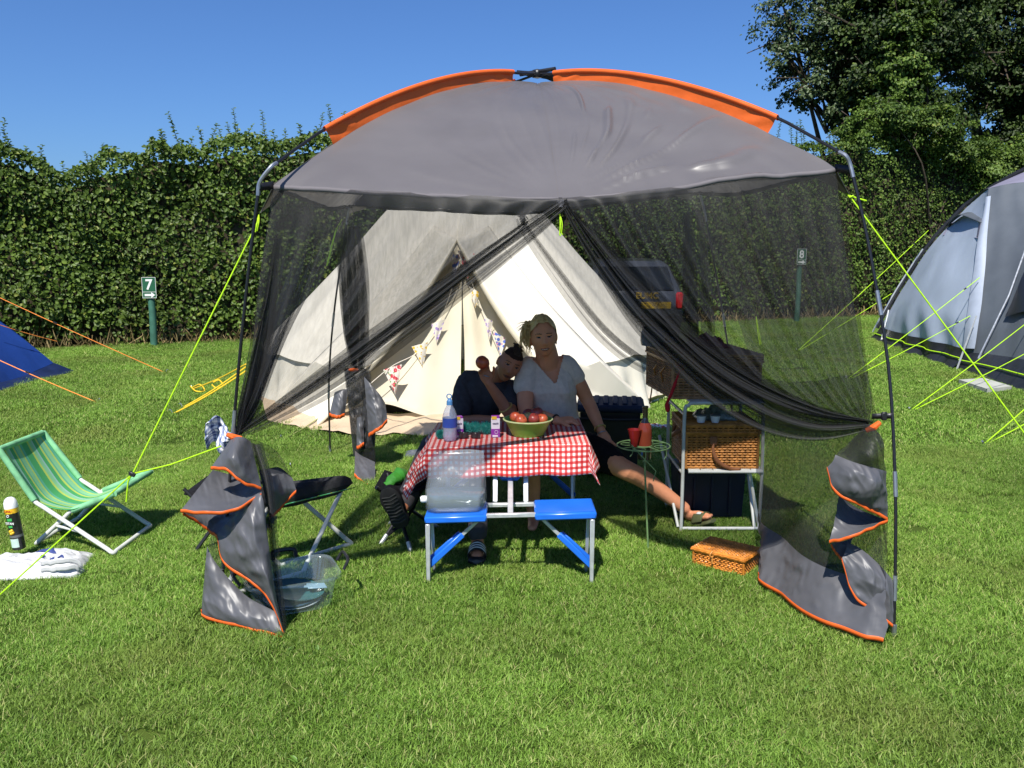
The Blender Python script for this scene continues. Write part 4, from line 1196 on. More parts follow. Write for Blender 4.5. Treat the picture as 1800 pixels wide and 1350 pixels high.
def bandv(u):
    k = round(u, 4)
    if k not in _bv:
        z1 = coons(u, 1).z; lo_, hi_ = .3, 1.0
        for _ in range(18):
            md = (lo_+hi_)/2
            if coons(u, md).z-z1 > .185: lo_ = md
            else: hi_ = md
        _bv[k] = lo_
    return _bv[k]
m = MB(); m.grid(lambda u, v: coons(u, v*bandv(u)), 80, 60); m.build('side_net', M['net'], sh, ang=180)
def crease(p, s):
    # sharp creases between flat facets
    a, b = p.x*1.1+p.y*.5, p.z
    w1, w2 = nz(a*5, b*5, s+20)*.25, nz(a*6, b*4, s+40)*.25
    r1 = 1-2.6*abs(nz(a*11+b*3+w1, b*3.2+w2, s)); r2 = 1-2.6*abs(nz(a*4-b*5, b*9+a*6+w1, s+7)); r3 = 1-2.4*abs(nz(a*30+b*9, b*11-a*6, s+13))
    return .7*r1+.6*r2+.38*r3
m = MB(); m.grid(lambda u, v: coons(u, .42+v*(bandv(u)-.42))+V(-.04*math.sin(math.pi*v), .05*math.sin(math.pi*v), 0), 50, 30); m.build('side_net_shade_layer', M['net'], sh, ang=180)  # second net layer added to deepen the shade of this panel
def crumple(p, q, s, a):
    n = V(.6, -.8, .1)
    return p+n*a*.8*crease(q, s+2)
m = MB(); m.grid(lambda u, v: crumple(coons(u, bandv(u)+v*(1-bandv(u))), coons(u, bandv(u)+v*(1-bandv(u))), 1, .026*math.sin(math.pi*v)), 90, 14); lo = m.build('lower_band', M['greyband'], sh, ang=50)
def ribbon(name, line, w, parent, mat='orange', down=V(0, 0, -1), off=V(0, -.004, 0)):
    m = MB(); n = len(line)*2
    m.grid(lambda u, v: at_curve(line, u)+off+down*w*(v-.35)+V(0, .002*math.sin(u*31), .0015*math.sin(u*23)), n, 2)
    return m.build(name, M[mat], parent, solid=.001, ang=40)
ribbon('orange_hem', [coons(i/70, 1) for i in range(71)], .020, lo, off=V(-.004, -.008, .004))
def px(lst): return cv([P(x, y, Y) for x, y, Y in lst], 6)
def patch(name, topl, botl, mat='greyband', seed=1, amp=.015, hem=True, parent=sh, nu=64, nv=40, bulge=0.0, hemmat='orange', hw=.0155):
    a, b = px(topl), px(botl)
    def f(u, v):
        p = at_curve(a, u).lerp(at_curve(b, u), v)
        e = math.sin(math.pi*min(1, max(0, v)))**.5*(.4+.6*math.sin(math.pi*u))
        n = V(.25, -.95, .15)
        p += n*(amp*e*crease(p, seed)+bulge*math.sin(math.pi*v)*math.sin(math.pi*u))
        return p
    m = MB(); m.grid(f, nu, nv)
    o = m.build(name, M[mat], parent, ang=50 if mat == 'greyband' else 180)
    if hem:
        bb = [f(i/(nu), 1.0) for i in range(nu+1)]
        ribbon('orange_hem', bb, hw, o, hemmat)
    return o
# left tail
tl = [(408, 772, 3.78), (418, 768, 3.76), (432, 770, 3.77), (440, 774, 3.80)]
patch('curtain_tail', [(406, 772, 3.76), (416, 768, 3.72), (428, 769, 3.72), (440, 775, 3.76)], [(371, 822, 3.66), (398, 824, 3.60), (426, 846, 3.60), (460, 857, 3.66)], seed=2, bulge=.05)
patch('curtain_tail', [(374, 826, 3.80), (402, 834, 3.86), (432, 850, 3.84), (459, 859, 3.70)], [(318, 897, 3.55), (362, 900, 3.52), (411, 896, 3.55), (460, 868, 3.63)], seed=4, bulge=-.03)
patch('curtain_tail', [(322, 900, 3.60), (362, 902, 3.80), (410, 897, 3.84), (432, 886, 3.78)], [(322, 902, 3.60), (345, 914, 3.68), (366, 930, 3.72), (384, 944, 3.66)], seed=6)
patch('curtain_tail', [(428, 885, 3.66), (459, 870, 3.60), (470, 940, 3.57), (482, 1030, 3.54), (499, 1110, 3.52)], [(381, 940, 3.64), (394, 988, 3.60), (440, 1020, 3.56), (474, 1054, 3.54), (500, 1114, 3.515)], seed=8, bulge=.05, amp=.024, nu=44)
patch('curtain_tail', [(364, 960, 3.72), (380, 990, 3.70), (430, 1045, 3.66), (484, 1075, 3.58)], [(354, 1072, 3.70), (362, 1084, 3.66), (425, 1100, 3.58), (497, 1118, 3.52)], seed=10, bulge=.03)
patch('tail_net', [(425, 772, 3.90), (436, 800, 3.90), (440, 850, 3.90), (450, 900, 3.88)], [(366, 960, 3.84), (380, 992, 3.82), (420, 1030, 3.78), (480, 1070, 3.70)], 'net', 12, .01, False)
m = MB()
for k in range(3): m.grid(lambda u, v: at_curve(px([(440, 780, 3.80), (462, 850, 3.74), (474, 950, 3.66), (486, 1050, 3.58), (496, 1112, 3.525)]), v)+V(-.012+.05*u*(1-.6*v)+.006*k, .02*math.sin(u*5+k), 0), 5, 24)
m.build('tail_net', M['netdense'], sh, ang=180)
patch('tail_net', [(436, 770, 3.82), (462, 778, 3.90), (490, 797, 3.96), (512, 838, 3.98)], [(455, 830, 3.84), (470, 826, 3.92), (492, 824, 3.97), (513, 840, 3.98)], 'net', 14, .01, False, bulge=.05)
patch('curtain_tail', [(455, 826, 3.85), (470, 824, 3.93), (492, 822, 3.98), (514, 840, 3.98)], [(474, 908, 3.84), (486, 900, 3.90), (502, 882, 3.95), (521, 862, 3.96)], seed=16, bulge=.05)
# right tail
patch('tail_net', [(1518, 750, 3.68), (1523, 747, 3.66), (1529, 746, 3.66), (1535, 748, 3.68)], [(1470, 800, 3.62), (1500, 813, 3.56), (1532, 822, 3.56), (1558, 829, 3.62)], 'netdense', 18, .03, False, bulge=.06)
patch('tail_net', [(1517, 750, 3.72), (1523, 747, 3.74), (1529, 746, 3.74), (1536, 748, 3.72)], [(1480, 795, 3.72), (1505, 825, 3.74), (1545, 900, 3.68), (1562, 1010, 3.62)], 'netdense', 19, .03, False, bulge=-.03)
patch('curtain_tail', [(1468, 799, 3.62), (1500, 812, 3.555), (1532, 821, 3.555), (1558, 828, 3.62)], [(1453, 822, 3.62), (1467, 862, 3.57), (1512, 886, 3.54), (1560, 911, 3.60)], seed=20, bulge=.04, amp=.022)
patch('curtain_tail', [(1474, 870, 3.70), (1505, 892, 3.76), (1535, 905, 3.74), (1559, 914, 3.64)], [(1457, 951, 3.58), (1490, 944, 3.53), (1525, 930, 3.53), (1560, 914, 3.60)], seed=22, bulge=-.02, amp=.022)
patch('curtain_tail', [(1462, 954, 3.62), (1480, 952, 3.68), (1492, 948, 3.70), (1500, 944, 3.70)], [(1460, 956, 3.62), (1466, 966, 3.64), (1474, 976, 3.64), (1482, 984, 3.62)], seed=24, amp=.008)
patch('curtain_tail', [(1489, 952, 3.64), (1515, 966, 3.60), (1545, 992, 3.57), (1568, 1018, 3.54)], [(1479, 982, 3.60), (1498, 1041, 3.54), (1530, 1070, 3.51), (1569, 1098, 3.49)], seed=26, bulge=.03, amp=.022)
# back-left tail
patch('tail_net', [(606, 652, 6.58), (620, 650, 6.56), (634, 650, 6.56), (650, 655, 6.58)], [(620, 790, 6.45), (634, 804, 6.42), (648, 810, 6.42), (660, 816, 6.45)], 'netdense', 28, .03, False)
for k_ in range(3): patch('tail_net', [(604+k_*2, 648, 6.62+.02*k_), (620, 646, 6.6+.02*k_), (636, 646, 6.6+.02*k_), (652-k_*3, 652, 6.62+.02*k_)], [(621, 800, 6.50+.03*k_), (634, 806, 6.47+.03*k_), (646, 812, 6.47+.03*k_), (662-k_*2, 830, 6.50)], 'netdense', 60+k_, .03, False)
patch('curtain_tail', [(640, 700, 6.52), (650, 704, 6.5), (656, 708, 6.5), (662, 712, 6.52)], [(626, 792, 6.50), (638, 790, 6.48), (648, 788, 6.48), (659, 784, 6.50)], seed=66, hem=False)
patch('curtain_tail', [(640, 662, 6.5), (654, 678, 6.46), (668, 694, 6.46), (677, 708, 6.5)], [(648, 764, 6.42), (660, 756, 6.36), (670, 750, 6.36), (681, 738, 6.42)], seed=30, hw=.03)
patch('curtain_tail', [(627, 735, 6.44), (631, 733, 6.42), (635, 732, 6.42), (639, 732, 6.44)], [(627, 786, 6.40), (631, 785, 6.38), (635, 782, 6.38), (640, 779, 6.40)], seed=32, hw=.03)
patch('curtain_tail', [(624, 792, 6.36), (634, 800, 6.34), (646, 806, 6.32), (659, 812, 6.32)], [(623, 834, 6.1), (634, 844, 6.05), (646, 852, 6.0), (660, 858, 6.0)], seed=34, hw=.03)
patch('curtain_tail', [(588, 690, 6.56), (596, 686, 6.54), (604, 684, 6.54), (612, 684, 6.56)], [(579, 728, 6.50), (588, 731, 6.46), (596, 732, 6.46), (606, 728, 6.50)], seed=36, hw=.03)
# bright orange toggles and tie straps
for t_, d in ((TL+V(-.01, -.04, 0), V(.9, 0, -.25)), (TR+V(0, -.05, 0), V(.8, 0, .5)), (TBL+V(0, -.06, 0), V(1, 0, 0))):
    m = MB(); m.tube([t_-d*.035, t_+V(0, -.012, 0), t_+d*.035], [.010, .015, .011], 8); m.build('toggle', M['orange'], sh)
m = MB(); a_, b_ = P(1531, 731, 3.70), P(1569, 730, 3.66)
m.grid(lambda u, v: a_.lerp(b_, u)+V(0, -.01, .012-.024*v), 4, 1); m.box(a_.lerp(b_, .55)+V(0, -.014, 0), (.022, .012, .034), None, 0, .003); m.build('tie_strap', M['blackpl'], sh, solid=.003)
m = MB(); m.tube([mF+V(0, -.006, -.012), mF+V(.002, -.01, -.03), loop], [.022, .018, .012], 8); m.build('curtain_gather_loop', M['canopy'], sh)
m = MB(); m.tube([mB, mB+V(0, 0, -.04), bl], [.03, .02, .012], 8); m.build('curtain_gather_loop', M['netdense'], sh)
# coiled ends of unused neon guy ropes hanging from the eaves
for pts in ([P(984, 376, 3.86), P(985, 395, 3.85), P(984, 412, 3.85), P(986, 414, 3.85)], [P(601, 386, 6.62), P(588, 412, 6.75), P(574, 468, 7.1)], [P(1329, 556, 6.0), P(1332, 585, 6.0), P(1336, 606, 6.0)],
            [P(455, 378, 4.05), P(452, 392, 4.0), P(449, 408, 4.0)]):
    m = MB(); m.tube(catmull(pts, 4), .003, 6); m.tube(catmull([pts[0]]+[p+V(.008, 0, .005) for p in pts[1:]], 4), .0025, 6); m.build('hanging_cord', M['neon'], sh)
# guy ropes of the screen house
K = P(233, 833, 3.72); pegK = G(-45, 1098)
lr = root('guy_rope', 'neon guy rope knotted above the green deckchair, tied to the near screen house pole', 'guy rope', pegK)
m = MB(); m.tube([P(456, 384, 4.03), K], .0032, 6); m.tube([K, pegK+V(0, 0, .03)], .0034, 6); m.tube([K, P(300, 815, 3.76)-V(0, 0, .004), P(389, 784, 3.80)], .0032, 6)
m.tube(catmull([K, K+V(-.02, 0, -.03), P(224, 860, 3.72), P(222, 882, 3.72)], 4), .004, 6); m.build('cord', M['neon'], lr)
m = MB(); m.box(K+V(0, -.004, .0), (.03, .014, .018), Matrix.Rotation(.5, 3, 'Y'), 0, .003); m.build('slider', M['blackpl'], lr)
rope('long neon guy rope crossing in front of the dome tent, from the screen house corner', P(1493, 344, 4.05), G(2050, 1100), M['neon'], .0036, .0,
     extra=[[P(1493, 344, 4.05), P(1506, 348, 4.04), P(1523, 353, 4.04)], [P(1488, 340, 4.05), P(1494, 347, 4.04), P(1500, 344, 4.04)]])
for lab, a, b in (('yellow guy rope of the bell tent, the one lying nearest the camera', P(432, 652, 8.6), G(305, 727)), ('yellow guy rope of the bell tent, second of the pair by the black pole', P(432, 645, 8.9), G(322, 716)),
                  ('yellow guy rope of the bell tent ending in a loose coil', P(432, 640, 9.0), G(338, 684))):
    ex = [catmull([G(338, 684)+V(0, 0, .02), G(352, 680)+V(0, 0, .03), G(360, 690)+V(0, 0, .02), G(345, 692)+V(0, 0, .03), G(335, 683)+V(0, 0, .03)], 4), catmull([P(375, 672, 9.2), P(385, 668, 9.2), P(392, 678, 9.2), P(380, 682, 9.2), P(372, 676, 9.2)], 4)] if 'coil' in lab else None
    rope(lab, a, b, M['yellowrope'], .008, .02, group='yellow guy ropes of the bell tent', extra=ex)
rope('short yellow guy rope pegged on the grass left of the black-seated stool', P(560, 752, 8.2), G(512, 822), M['yellowrope'], .006, .01, group='yellow guy ropes of the bell tent')
rope('dull olive guy rope slanting down in front of the sand groundsheet', P(560, 735, 8.1), G(498, 772), pm('olive_cord', (.30, .33, .12), .7, .2), .006, .01)
# blue plaid tea towel on the pole
def plaid():
    m, N, L = new_mat('plaid_cloth'); out = N.new('ShaderNodeOutputMaterial'); b = N.new('ShaderNodeBsdfPrincipled'); b.inputs['Roughness'].default_value = .9
    uv = N.new('ShaderNodeUVMap'); sx = N.new('ShaderNodeSeparateXYZ'); L.new(uv.outputs[0], sx.inputs[0]); ss = []
    for k in (0, 1):
        mm = N.new('ShaderNodeMath'); mm.operation = 'MULTIPLY'; mm.inputs[1].default_value = 7; L.new(sx.outputs[k], mm.inputs[0])
        fr = N.new('ShaderNodeMath'); fr.operation = 'FRACT'; L.new(mm.outputs[0], fr.inputs[0])
        lt = N.new('ShaderNodeMath'); lt.operation = 'LESS_THAN'; lt.inputs[1].default_value = .42; L.new(fr.outputs[0], lt.inputs[0]); ss.append(lt)
    ad = N.new('ShaderNodeMath'); ad.operation = 'ADD'; L.new(ss[0].outputs[0], ad.inputs[0]); L.new(ss[1].outputs[0], ad.inputs[1])
    cr = N.new('ShaderNodeValToRGB'); cr.color_ramp.interpolation = 'CONSTANT'
    cr.color_ramp.elements[0].color = (.72, .72, .72, 1); cr.color_ramp.elements[1].position = .3; cr.color_ramp.elements[1].color = (.26, .30, .42, 1)
    e = cr.color_ramp.elements.new(.7); e.color = (.05, .07, .18, 1)
    dv = N.new('ShaderNodeMath'); dv.operation = 'MULTIPLY'; dv.inputs[1].default_value = .5; L.new(ad.outputs[0], dv.inputs[0]); L.new(dv.outputs[0], cr.inputs[0])
    L.new(cr.outputs[0], b.inputs['Base Color']); L.new(b.outputs[0], out.inputs[0]); return m
M['plaid'] = plaid()
c0 = P(396, 762, 3.86)
def towel(u, v):
    a = (u-.5)*.17*(1-.25*v)
    return c0+V(a-.02*v, -.03*math.sin(u*11+v*3)+.02*nz(u*6, v*6, 1), .045-.12*v+.03*math.sin(u*7)+.02*nz(u*5, v*5, 4))
m = MB(); m.grid(towel, 30, 22)
tag(m.build('tea_towel', M['plaid'], None, uv=True, solid=.003), 'blue and white checked tea towel bunched behind the curtain tie on the pole', 'tea towel')
# ------------------------------------------------------------------ folding picnic table
TZ = lambda x: .635+.028*x
SZ = lambda x: .362+.030*x
pt = root('picnic_table', 'folding picnic table with blue plastic seats and aluminium legs under the gingham cloth', 'picnic table', (0, 4.45, 0))
for nm, x0, x1, y0, y1 in (('seat', -.44, -.128, 4.12, 4.37), ('seat', .115, .425, 4.12, 4.37), ('seat', -.44, -.128, 5.21, 5.46), ('seat', .115, .425, 5.21, 5.46)):
    xc = (x0+x1)/2; m = MB(); rt_ = Matrix.Rotation(-.03, 3, 'Y')
    m.box(V(xc, (y0+y1)/2, SZ(xc)-.019), (x1-x0, y1-y0, .036), rt_, 0, .007)
    m.box(V(xc, (y0+y1)/2, SZ(xc)+.0005), (x1-x0-.03, y1-y0-.03, .003), rt_, 0, .001)
    m.build(nm, M['blue_seat'], pt)
m = MB(); m.box(V(-.02, 4.785, TZ(0)-.018), (.855, .67, .03), Matrix.Rotation(-.028, 3, 'Y'), 0, .006); m.build('table_top', M['blue_seat'], pt)
def bar(p, q, w, h, mat, name, up=None):
    m = MB(); p, q = Vector(p), Vector(q); d = (q-p); L = d.length; d = d.normalized()
    ref = up or (V(0, 0, 1) if abs(d.z) < .9 else V(0, 1, 0)); a = ref.cross(d).normalized(); b = d.cross(a)
    m.box((p+q)*.5, (w, h, L), Matrix((a, b, d)).transposed(), 0, min(w, h)*.15)
    return m.build(name, mat, pt)
for yf, yb, s in ((4.135, 4.165, 1), (5.445, 5.415, -1)):
    for x, dx in ((-.425, .0), (.405, .012)):
        bar(V(x, yf, 0), V(x, yf, SZ(x)-.04), .022, .020, M['alu'], 'leg'); bar(V(x-.016*(1 if x > 0 else -1), yb+.12*s, .0), V(x-.016*(1 if x > 0 else -1), yb+.02*s, SZ(x)-.04), .018, .016, M['alu'], 'leg')
    bar(V(-.13, yf+.01*s, SZ(0)-.014), V(.12, yf+.01*s, SZ(0)-.008), .022, .022, M['alu'], 'crossbar'); bar(V(-.2, yf+.24*s, SZ(0)-.03), V(.2, yf+.24*s, SZ(0)-.022), .022, .022, M['alu'], 'crossbar')
    for sx in (-1, 1):
        a, b = V(sx*.418-.01, yf+.03*s, .075), V(sx*.155-.005, yf+.05*s, .325)
        bar(a, a.lerp(b, .66), .026, .030, M['blue_seat'], 'brace'); bar(a+V(0, .03*s, .02), a.lerp(b, .6)+V(0, .03*s, .012), .018, .024, M['blue_seat'], 'brace')
        bar(a.lerp(b, .60), b, .016, .018, M['alu'], 'brace_end')
        bar(V(sx*.082-.008, yf+.265*s, SZ(0)-.02), V(sx*.082-.008, yf+.40*s, TZ(0)-.035), .027, .022, M['alu'], 'upright')
    bar(V(-.008, yf+.012*s, SZ(0)-.012), V(-.008, yf+.315*s, .452), .028, .02, M['alu'], 'strut')
    m = MB(); m.box(V(-.012, yf+.325*s, .470), (.110, .05, .046), None, 0, .014); m.box(V(-.012, yf+.298*s, .462), (.03, .012, .026), None, 0, .004); m.build('latch', M['blue_seat'], pt)
# gingham tablecloth
def gingham():
    m, N, L = new_mat('gingham'); out = N.new('ShaderNodeOutputMaterial'); b = N.new('ShaderNodeBsdfPrincipled'); b.inputs['Roughness'].default_value = .55; b.inputs['Specular IOR Level'].default_value = .35
    uv = N.new('ShaderNodeUVMap'); sx = N.new('ShaderNodeSeparateXYZ'); L.new(uv.outputs[0], sx.inputs[0]); ss = []
    for k in (0, 1):
        mm = N.new('ShaderNodeMath'); mm.operation = 'MULTIPLY'; mm.inputs[1].default_value = 1/.0285; L.new(sx.outputs[k], mm.inputs[0])
        fr = N.new('ShaderNodeMath'); fr.operation = 'FRACT'; L.new(mm.outputs[0], fr.inputs[0])
        lt = N.new('ShaderNodeMath'); lt.operation = 'LESS_THAN'; lt.inputs[1].default_value = .5; L.new(fr.outputs[0], lt.inputs[0]); ss.append(lt)
    ad = N.new('ShaderNodeMath'); ad.operation = 'ADD'; L.new(ss[0].outputs[0], ad.inputs[0]); L.new(ss[1].outputs[0], ad.inputs[1])
    dv = N.new('ShaderNodeMath'); dv.operation = 'MULTIPLY'; dv.inputs[1].default_value = .5; L.new(ad.outputs[0], dv.inputs[0])
    cr = N.new('ShaderNodeValToRGB'); cr.color_ramp.interpolation = 'CONSTANT'
    cr.color_ramp.elements[0].color = (.80, .76, .73, 1); cr.color_ramp.elements[1].position = .3; cr.color_ramp.elements[1].color = (.63, .115, .10, 1)
    e = cr.color_ramp.elements.new(.7); e.color = (.50, .018, .022, 1)
    L.new(dv.outputs[0], cr.inputs[0])
    geo = N.new('ShaderNodeNewGeometry')
    L.new(cr.outputs[0], b.inputs['Base Color'])
    t = N.new('ShaderNodeBsdfTranslucent'); L.new(cr.outputs[0], t.inputs[0]); ms = N.new('ShaderNodeMixShader'); ms.inputs[0].default_value = .15
    L.new(b.outputs[0], ms.inputs[1]); L.new(t.outputs[0], ms.inputs[2])
    L.new(ms.outputs[0], out.inputs[0]); return m
M['gingham'] = gingham()
XL, XR, YF, YBk = -.455, .415, 4.435, 5.135
LO, RO, FO, BO = .255, .16, .165, .12
def cloth(u, v):
    x, y = lerp(XL-LO, XR+RO, u), lerp(YF-FO, YBk+BO, v)
    dl, dr, df, db = max(0, XL-x), max(0, x-XR), max(0, YF-y), max(0, y-YBk)
    bx, by = min(max(x, XL), XR), min(max(y, YF), YBk)
    sd, fd = dl+dr, df+db
    dist = math.hypot(sd, fd)
    if sd > 0 and fd > 0: dist = max(sd, fd)+.42*min(sd, fd)
    aS = .50 if dl > 0 else .30
    ox = (-dl if dl > 0 else dr)*aS
    oy = (-df if df > 0 else db)*.13
    if dl > 0 and df > 0: ox *= .9; oy *= .7
    k = math.sqrt(max(0, 1-aS*aS)) if sd > 0 else .99
    z = TZ(bx)+.006-dist*k
    # soft roll at the table edge and small ripples in the hanging part
    rp = min(1, dist/.12)
    oy -= (.014*math.sin(x*24+1)+.016*nz(x*7, 3, 1))*rp*(1 if df > 0 else .2)
    ox -= (.018*math.sin(y*19)+.014*nz(y*7, 5, 2))*rp*(1 if sd > 0 else 0)
    z += .0022*nz(x*14, y*14, 3)+.003*max(0, nz(x*6, y*6, 9))
    return V(bx+ox, by+oy, z)
m = MB(); m.grid(cloth, 110, 84, 0, lambda u, v: (lerp(XL-LO, XR+RO, u)+2, lerp(YF-FO, YBk+BO, v)))
tag(m.build('tablecloth', M['gingham'], None, uv=True, ang=80, solid=.0016), 'red and white gingham tablecloth draped over the picnic table', 'tablecloth')

# ------------------------------------------------------------------ things on the cloth
def tbl(px_, py_, Y):
    p = P(px_, py_, Y); return V(p.x, Y, TZ(p.x)+.0085)
M['bowlgreen'] = pm('green_melamine', (.27, .56, .075), .35, .5, var=.04, scale=20, trans=.15)
M['bowlrim'] = pm('pale_rim', (.55, .62, .30), .4, .5)
c = tbl(928, 772, 4.70)
b = root('fruit_bowl', 'round green bowl full of nectarines on the gingham cloth', 'bowl', c)
m = MB(); m.lathe([(0, .004), (.080, .004), (.082, 0), (.088, .0), (.098, .018), (.119, .062), (.136, .088), (.133, .091), (.116, .064), (.093, .020), (0, .012)], c, 40, None, 0, False); m.build('bowl_body', M['bowlgreen'], b, ang=50)
m = MB(); m.tube([c+V(.1375*math.cos(a), .1375*math.sin(a), .090) for a in np.linspace(0, 2*math.pi, 41)], .0045, 6, False); m.build('rim', M['bowlrim'], b)
M['nect'] = pm('nectarine_skin', (.36, .025, .018), .32, .5, var=.25, scale=16, col2=(.66, .14, .05), coat=.2)
M['nectdark'] = pm('dark_nectarine_skin', (.20, .014, .022), .35, .5, var=.3, scale=14, col2=(.38, .06, .04), coat=.2)
M['avo'] = pm('avocado_skin', (.020, .024, .014), .6, .4, var=.4, scale=40, bump=.8, bscale=80)
M['stalk'] = pm('stalk', (.09, .055, .02), .8)
def fruit(label, cat, name, c, r, mat, rot=(0, 0, 0), sq=(1, 1, .95), group=None):
    t = root(name, label, cat, c, group); m = MB(); q = Matrix.Rotation(rot[0], 3, 'X') @ Matrix.Rotation(rot[1], 3, 'Y')
    rings = []
    for j in range(1, 14):
        th = math.pi*j/14; ring = []
        for k in range(18):
            a = 2*math.pi*k/18; s = 1-.10*math.exp(-((a-1.0)/.28)**2)*math.sin(th)-.12*math.exp(-((math.pi-th)/.5)**2)
            ring.append(Vector(c)+q @ V(math.sin(th)*math.cos(a)*r*s*sq[0], math.sin(th)*math.sin(a)*r*s*sq[1], -math.cos(th)*r*s*sq[2]))
        rings.append(ring)
    m.loft(rings); m.build('flesh', mat, t, ang=80)
    m = MB(); m.tube([Vector(c)+q @ V(0, 0, r*.80*sq[2]), Vector(c)+q @ V(.002, 0, r*.98*sq[2])], .003, 5); m.build('stalk', M['stalk'], t)
    return t
fruit('bright red nectarine at the front of the green bowl, with a pale tip', 'nectarine', 'nectarine', c+V(-.038, -.052, .092), .036, M['nect'], (.9, .4, 0), group='nectarines in the green bowl')
fruit('red nectarine at the bottle side of the green bowl', 'nectarine', 'nectarine', c+V(-.068, -.004, .100), .036, M['nect'], (.2, .9, 0), group='nectarines in the green bowl')
fruit('dark red nectarine heaped highest in the green bowl', 'nectarine', 'nectarine', c+V(.050, .020, .118), .038, M['nectdark'], (-.3, -.4, 0), group='nectarines in the green bowl')
fruit('dark nectarine beside the dark avocado in the green bowl', 'nectarine', 'nectarine', c+V(.030, -.045, .098), .035, M['nectdark'], (.4, .3, 0), group='nectarines in the green bowl')
fruit('red nectarine touching the bowl rim nearest the wrist band', 'nectarine', 'nectarine', c+V(.078, -.022, .092), .034, M['nect'], (.8, -.4, 0), group='nectarines in the green bowl')
fruit('dark green avocado in the middle of the bowl', 'avocado', 'avocado', c+V(-.004, -.036, .104), .030, M['avo'], (0, 1.2, 0), (.95, .95, 1.25))
fruit('dark red nectarine at the back of the green bowl', 'nectarine', 'nectarine', c+V(.004, .045, .105), .036, M['nectdark'], (-.8, .2, 0), group='nectarines in the green bowl')
# water bottle
M['pet'] = clear_mat('clear_bottle', (.75, .78, .92), .30, .08)
M['water_lilac'] = clear_mat('pale_drink', (.55, .58, .78), .35, .05)
M['labelblue'] = pm('blue_label', (.035, .07, .36), .4, .5, var=.1, scale=25)
M['capblue'] = pm('blue_cap', (.10, .28, .58), .4, .5)
c = tbl(791, 772, 4.60)
b = root('water_bottle', 'clear plastic drinks bottle with blue label and blue sports cap on the table corner', 'bottle', c)
m = MB(); m.lathe([(.0, .003), (.028, 0), (.035, .008), (.040, .03), (.038, .06), (.040, .075), (.040, .135), (.038, .150), (.028, .178), (.017, .196), (.0155, .208)], c, 26, None, 0, False); m.build('bottle_body', M['pet'], b, ang=60)
m = MB(); m.lathe([(0, .005), (.034, .006), (.038, .03), (.036, .06), (.038, .077), (.0, .079)], c, 20); m.build('drink', M['water_lilac'], b)
m = MB(); m.lathe([(.0406, .078), (.0406, .130)], c, 26, None, 0, False); m.build('label', M['labelblue'], b)
m = MB(); m.lathe([(.017, .200), (.017, .206), (.0165, .222), (.011, .228), (.009, .236), (0, .237)], c, 18); m.build('cap', M['capblue'], b)
m = MB(); m.tube([c+V(.013*math.cos(a)-.002, 0, .247+.013*math.sin(a)) for a in np.linspace(0, 2*math.pi, 17)], .003, 6, False); m.build('cap_ring', M['capblue'], b)
# juice cartons
M['purple'] = pm('purple_carton', (.26, .035, .33), .4, .5, var=.08, scale=30)
M['cartonwhite'] = pm('white_carton', (.72, .68, .74), .4, .5, var=.03, scale=30)
M['cartonyellow'] = pm('yellow_carton_flash', (.75, .48, .03), .4, .5)
M['inkpurple'] = pm('dark_print', (.05, .02, .09), .5)
for lab, pxx, pyy, Y, yaw, ry in (('small purple and white juice carton beside the spiky balls, yellow top', 871, 766, 4.66, .05, 0), ('small purple and white juice carton tucked behind the water bottle', 806, 769, 4.68, .3, 0)):
    c = tbl(pxx, pyy, Y); b = root('juice_carton', lab, 'juice carton', c, 'juice cartons on the tablecloth'); q = Matrix.Rotation(yaw, 3, 'Z')
    m = MB(); m.box(c+V(0, 0, .055), (.048, .036, .110), q, 0, .002); m.build('carton', M['cartonwhite'], b)
    m = MB(); m.box(c+V(0, 0, .026), (.0492, .0372, .050), q, 0, .002); m.build('purple_base', M['purple'], b)
    m = MB(); m.box(c+q @ V(0, 0, .114), (.046, .034, .014), q, 0, .002); m.build('gable_top', M['purple'], b)
    m = MB(); m.box(c+q @ V(-.008, -.0190, .112), (.028, .003, .017), q); m.build('yellow_flash', M['cartonyellow'], b)
    text_obj('lettering', 'oasis', .017, face_mat(c+q @ V(0, -.0185, .080), q @ V(0, -1, 0)), M['inkpurple'], b, .0006)
    m = MB(); m.tube([c+q @ V(.004+.009*math.cos(a), -.0192, .032+.009*math.sin(a)) for a in np.linspace(0, 6.283, 13)], .0012, 4, False); m.build('ring_mark', M['cartonwhite'], b)
    m = MB(); m.box(c+q @ V(-.002, -.0190, .010), (.030, .001, .010), q); m.build('white_patch', M['cartonwhite'], b)
# spiky rubber balls
M['teal'] = pm('teal_rubber', (.028, .27, .235), .5, .4, var=.1, scale=30, trans=.15)
def spiky(lab, c, r, mat):
    b = root('spiky_ball', lab, 'spiky ball', c-V(0, 0, r), 'teal spiky rubber balls'); m = MB(); m.ball(c, r*.62, 14)
    n = 110
    for i in range(n):
        z = 1-2*(i+.5)/n; a = i*2.399963; s = math.sqrt(1-z*z); d = V(s*math.cos(a), s*math.sin(a), z)
        m.tube([c+d*r*.56, c+d*r*1.2], [.0036, .0010], 4, False)
    m.build('rubber_spikes', mat, b, ang=60)
for lab, pxx, Y in (('teal spiky rubber ball next to the water bottle', 817, 4.74), ('teal spiky rubber ball in the middle of the row of three', 835, 4.755), ('teal spiky rubber ball half hidden by the juice carton', 855, 4.75)):
    p = tbl(pxx, 760, Y); spiky(lab, p+V(0, 0, .036), .036, M['teal'])
p = tbl(774, 770, 4.66); spiky('pale teal spiky ball peeping out behind the bottle at the table edge', p+V(0, 0, .024), .024, M['teal'])
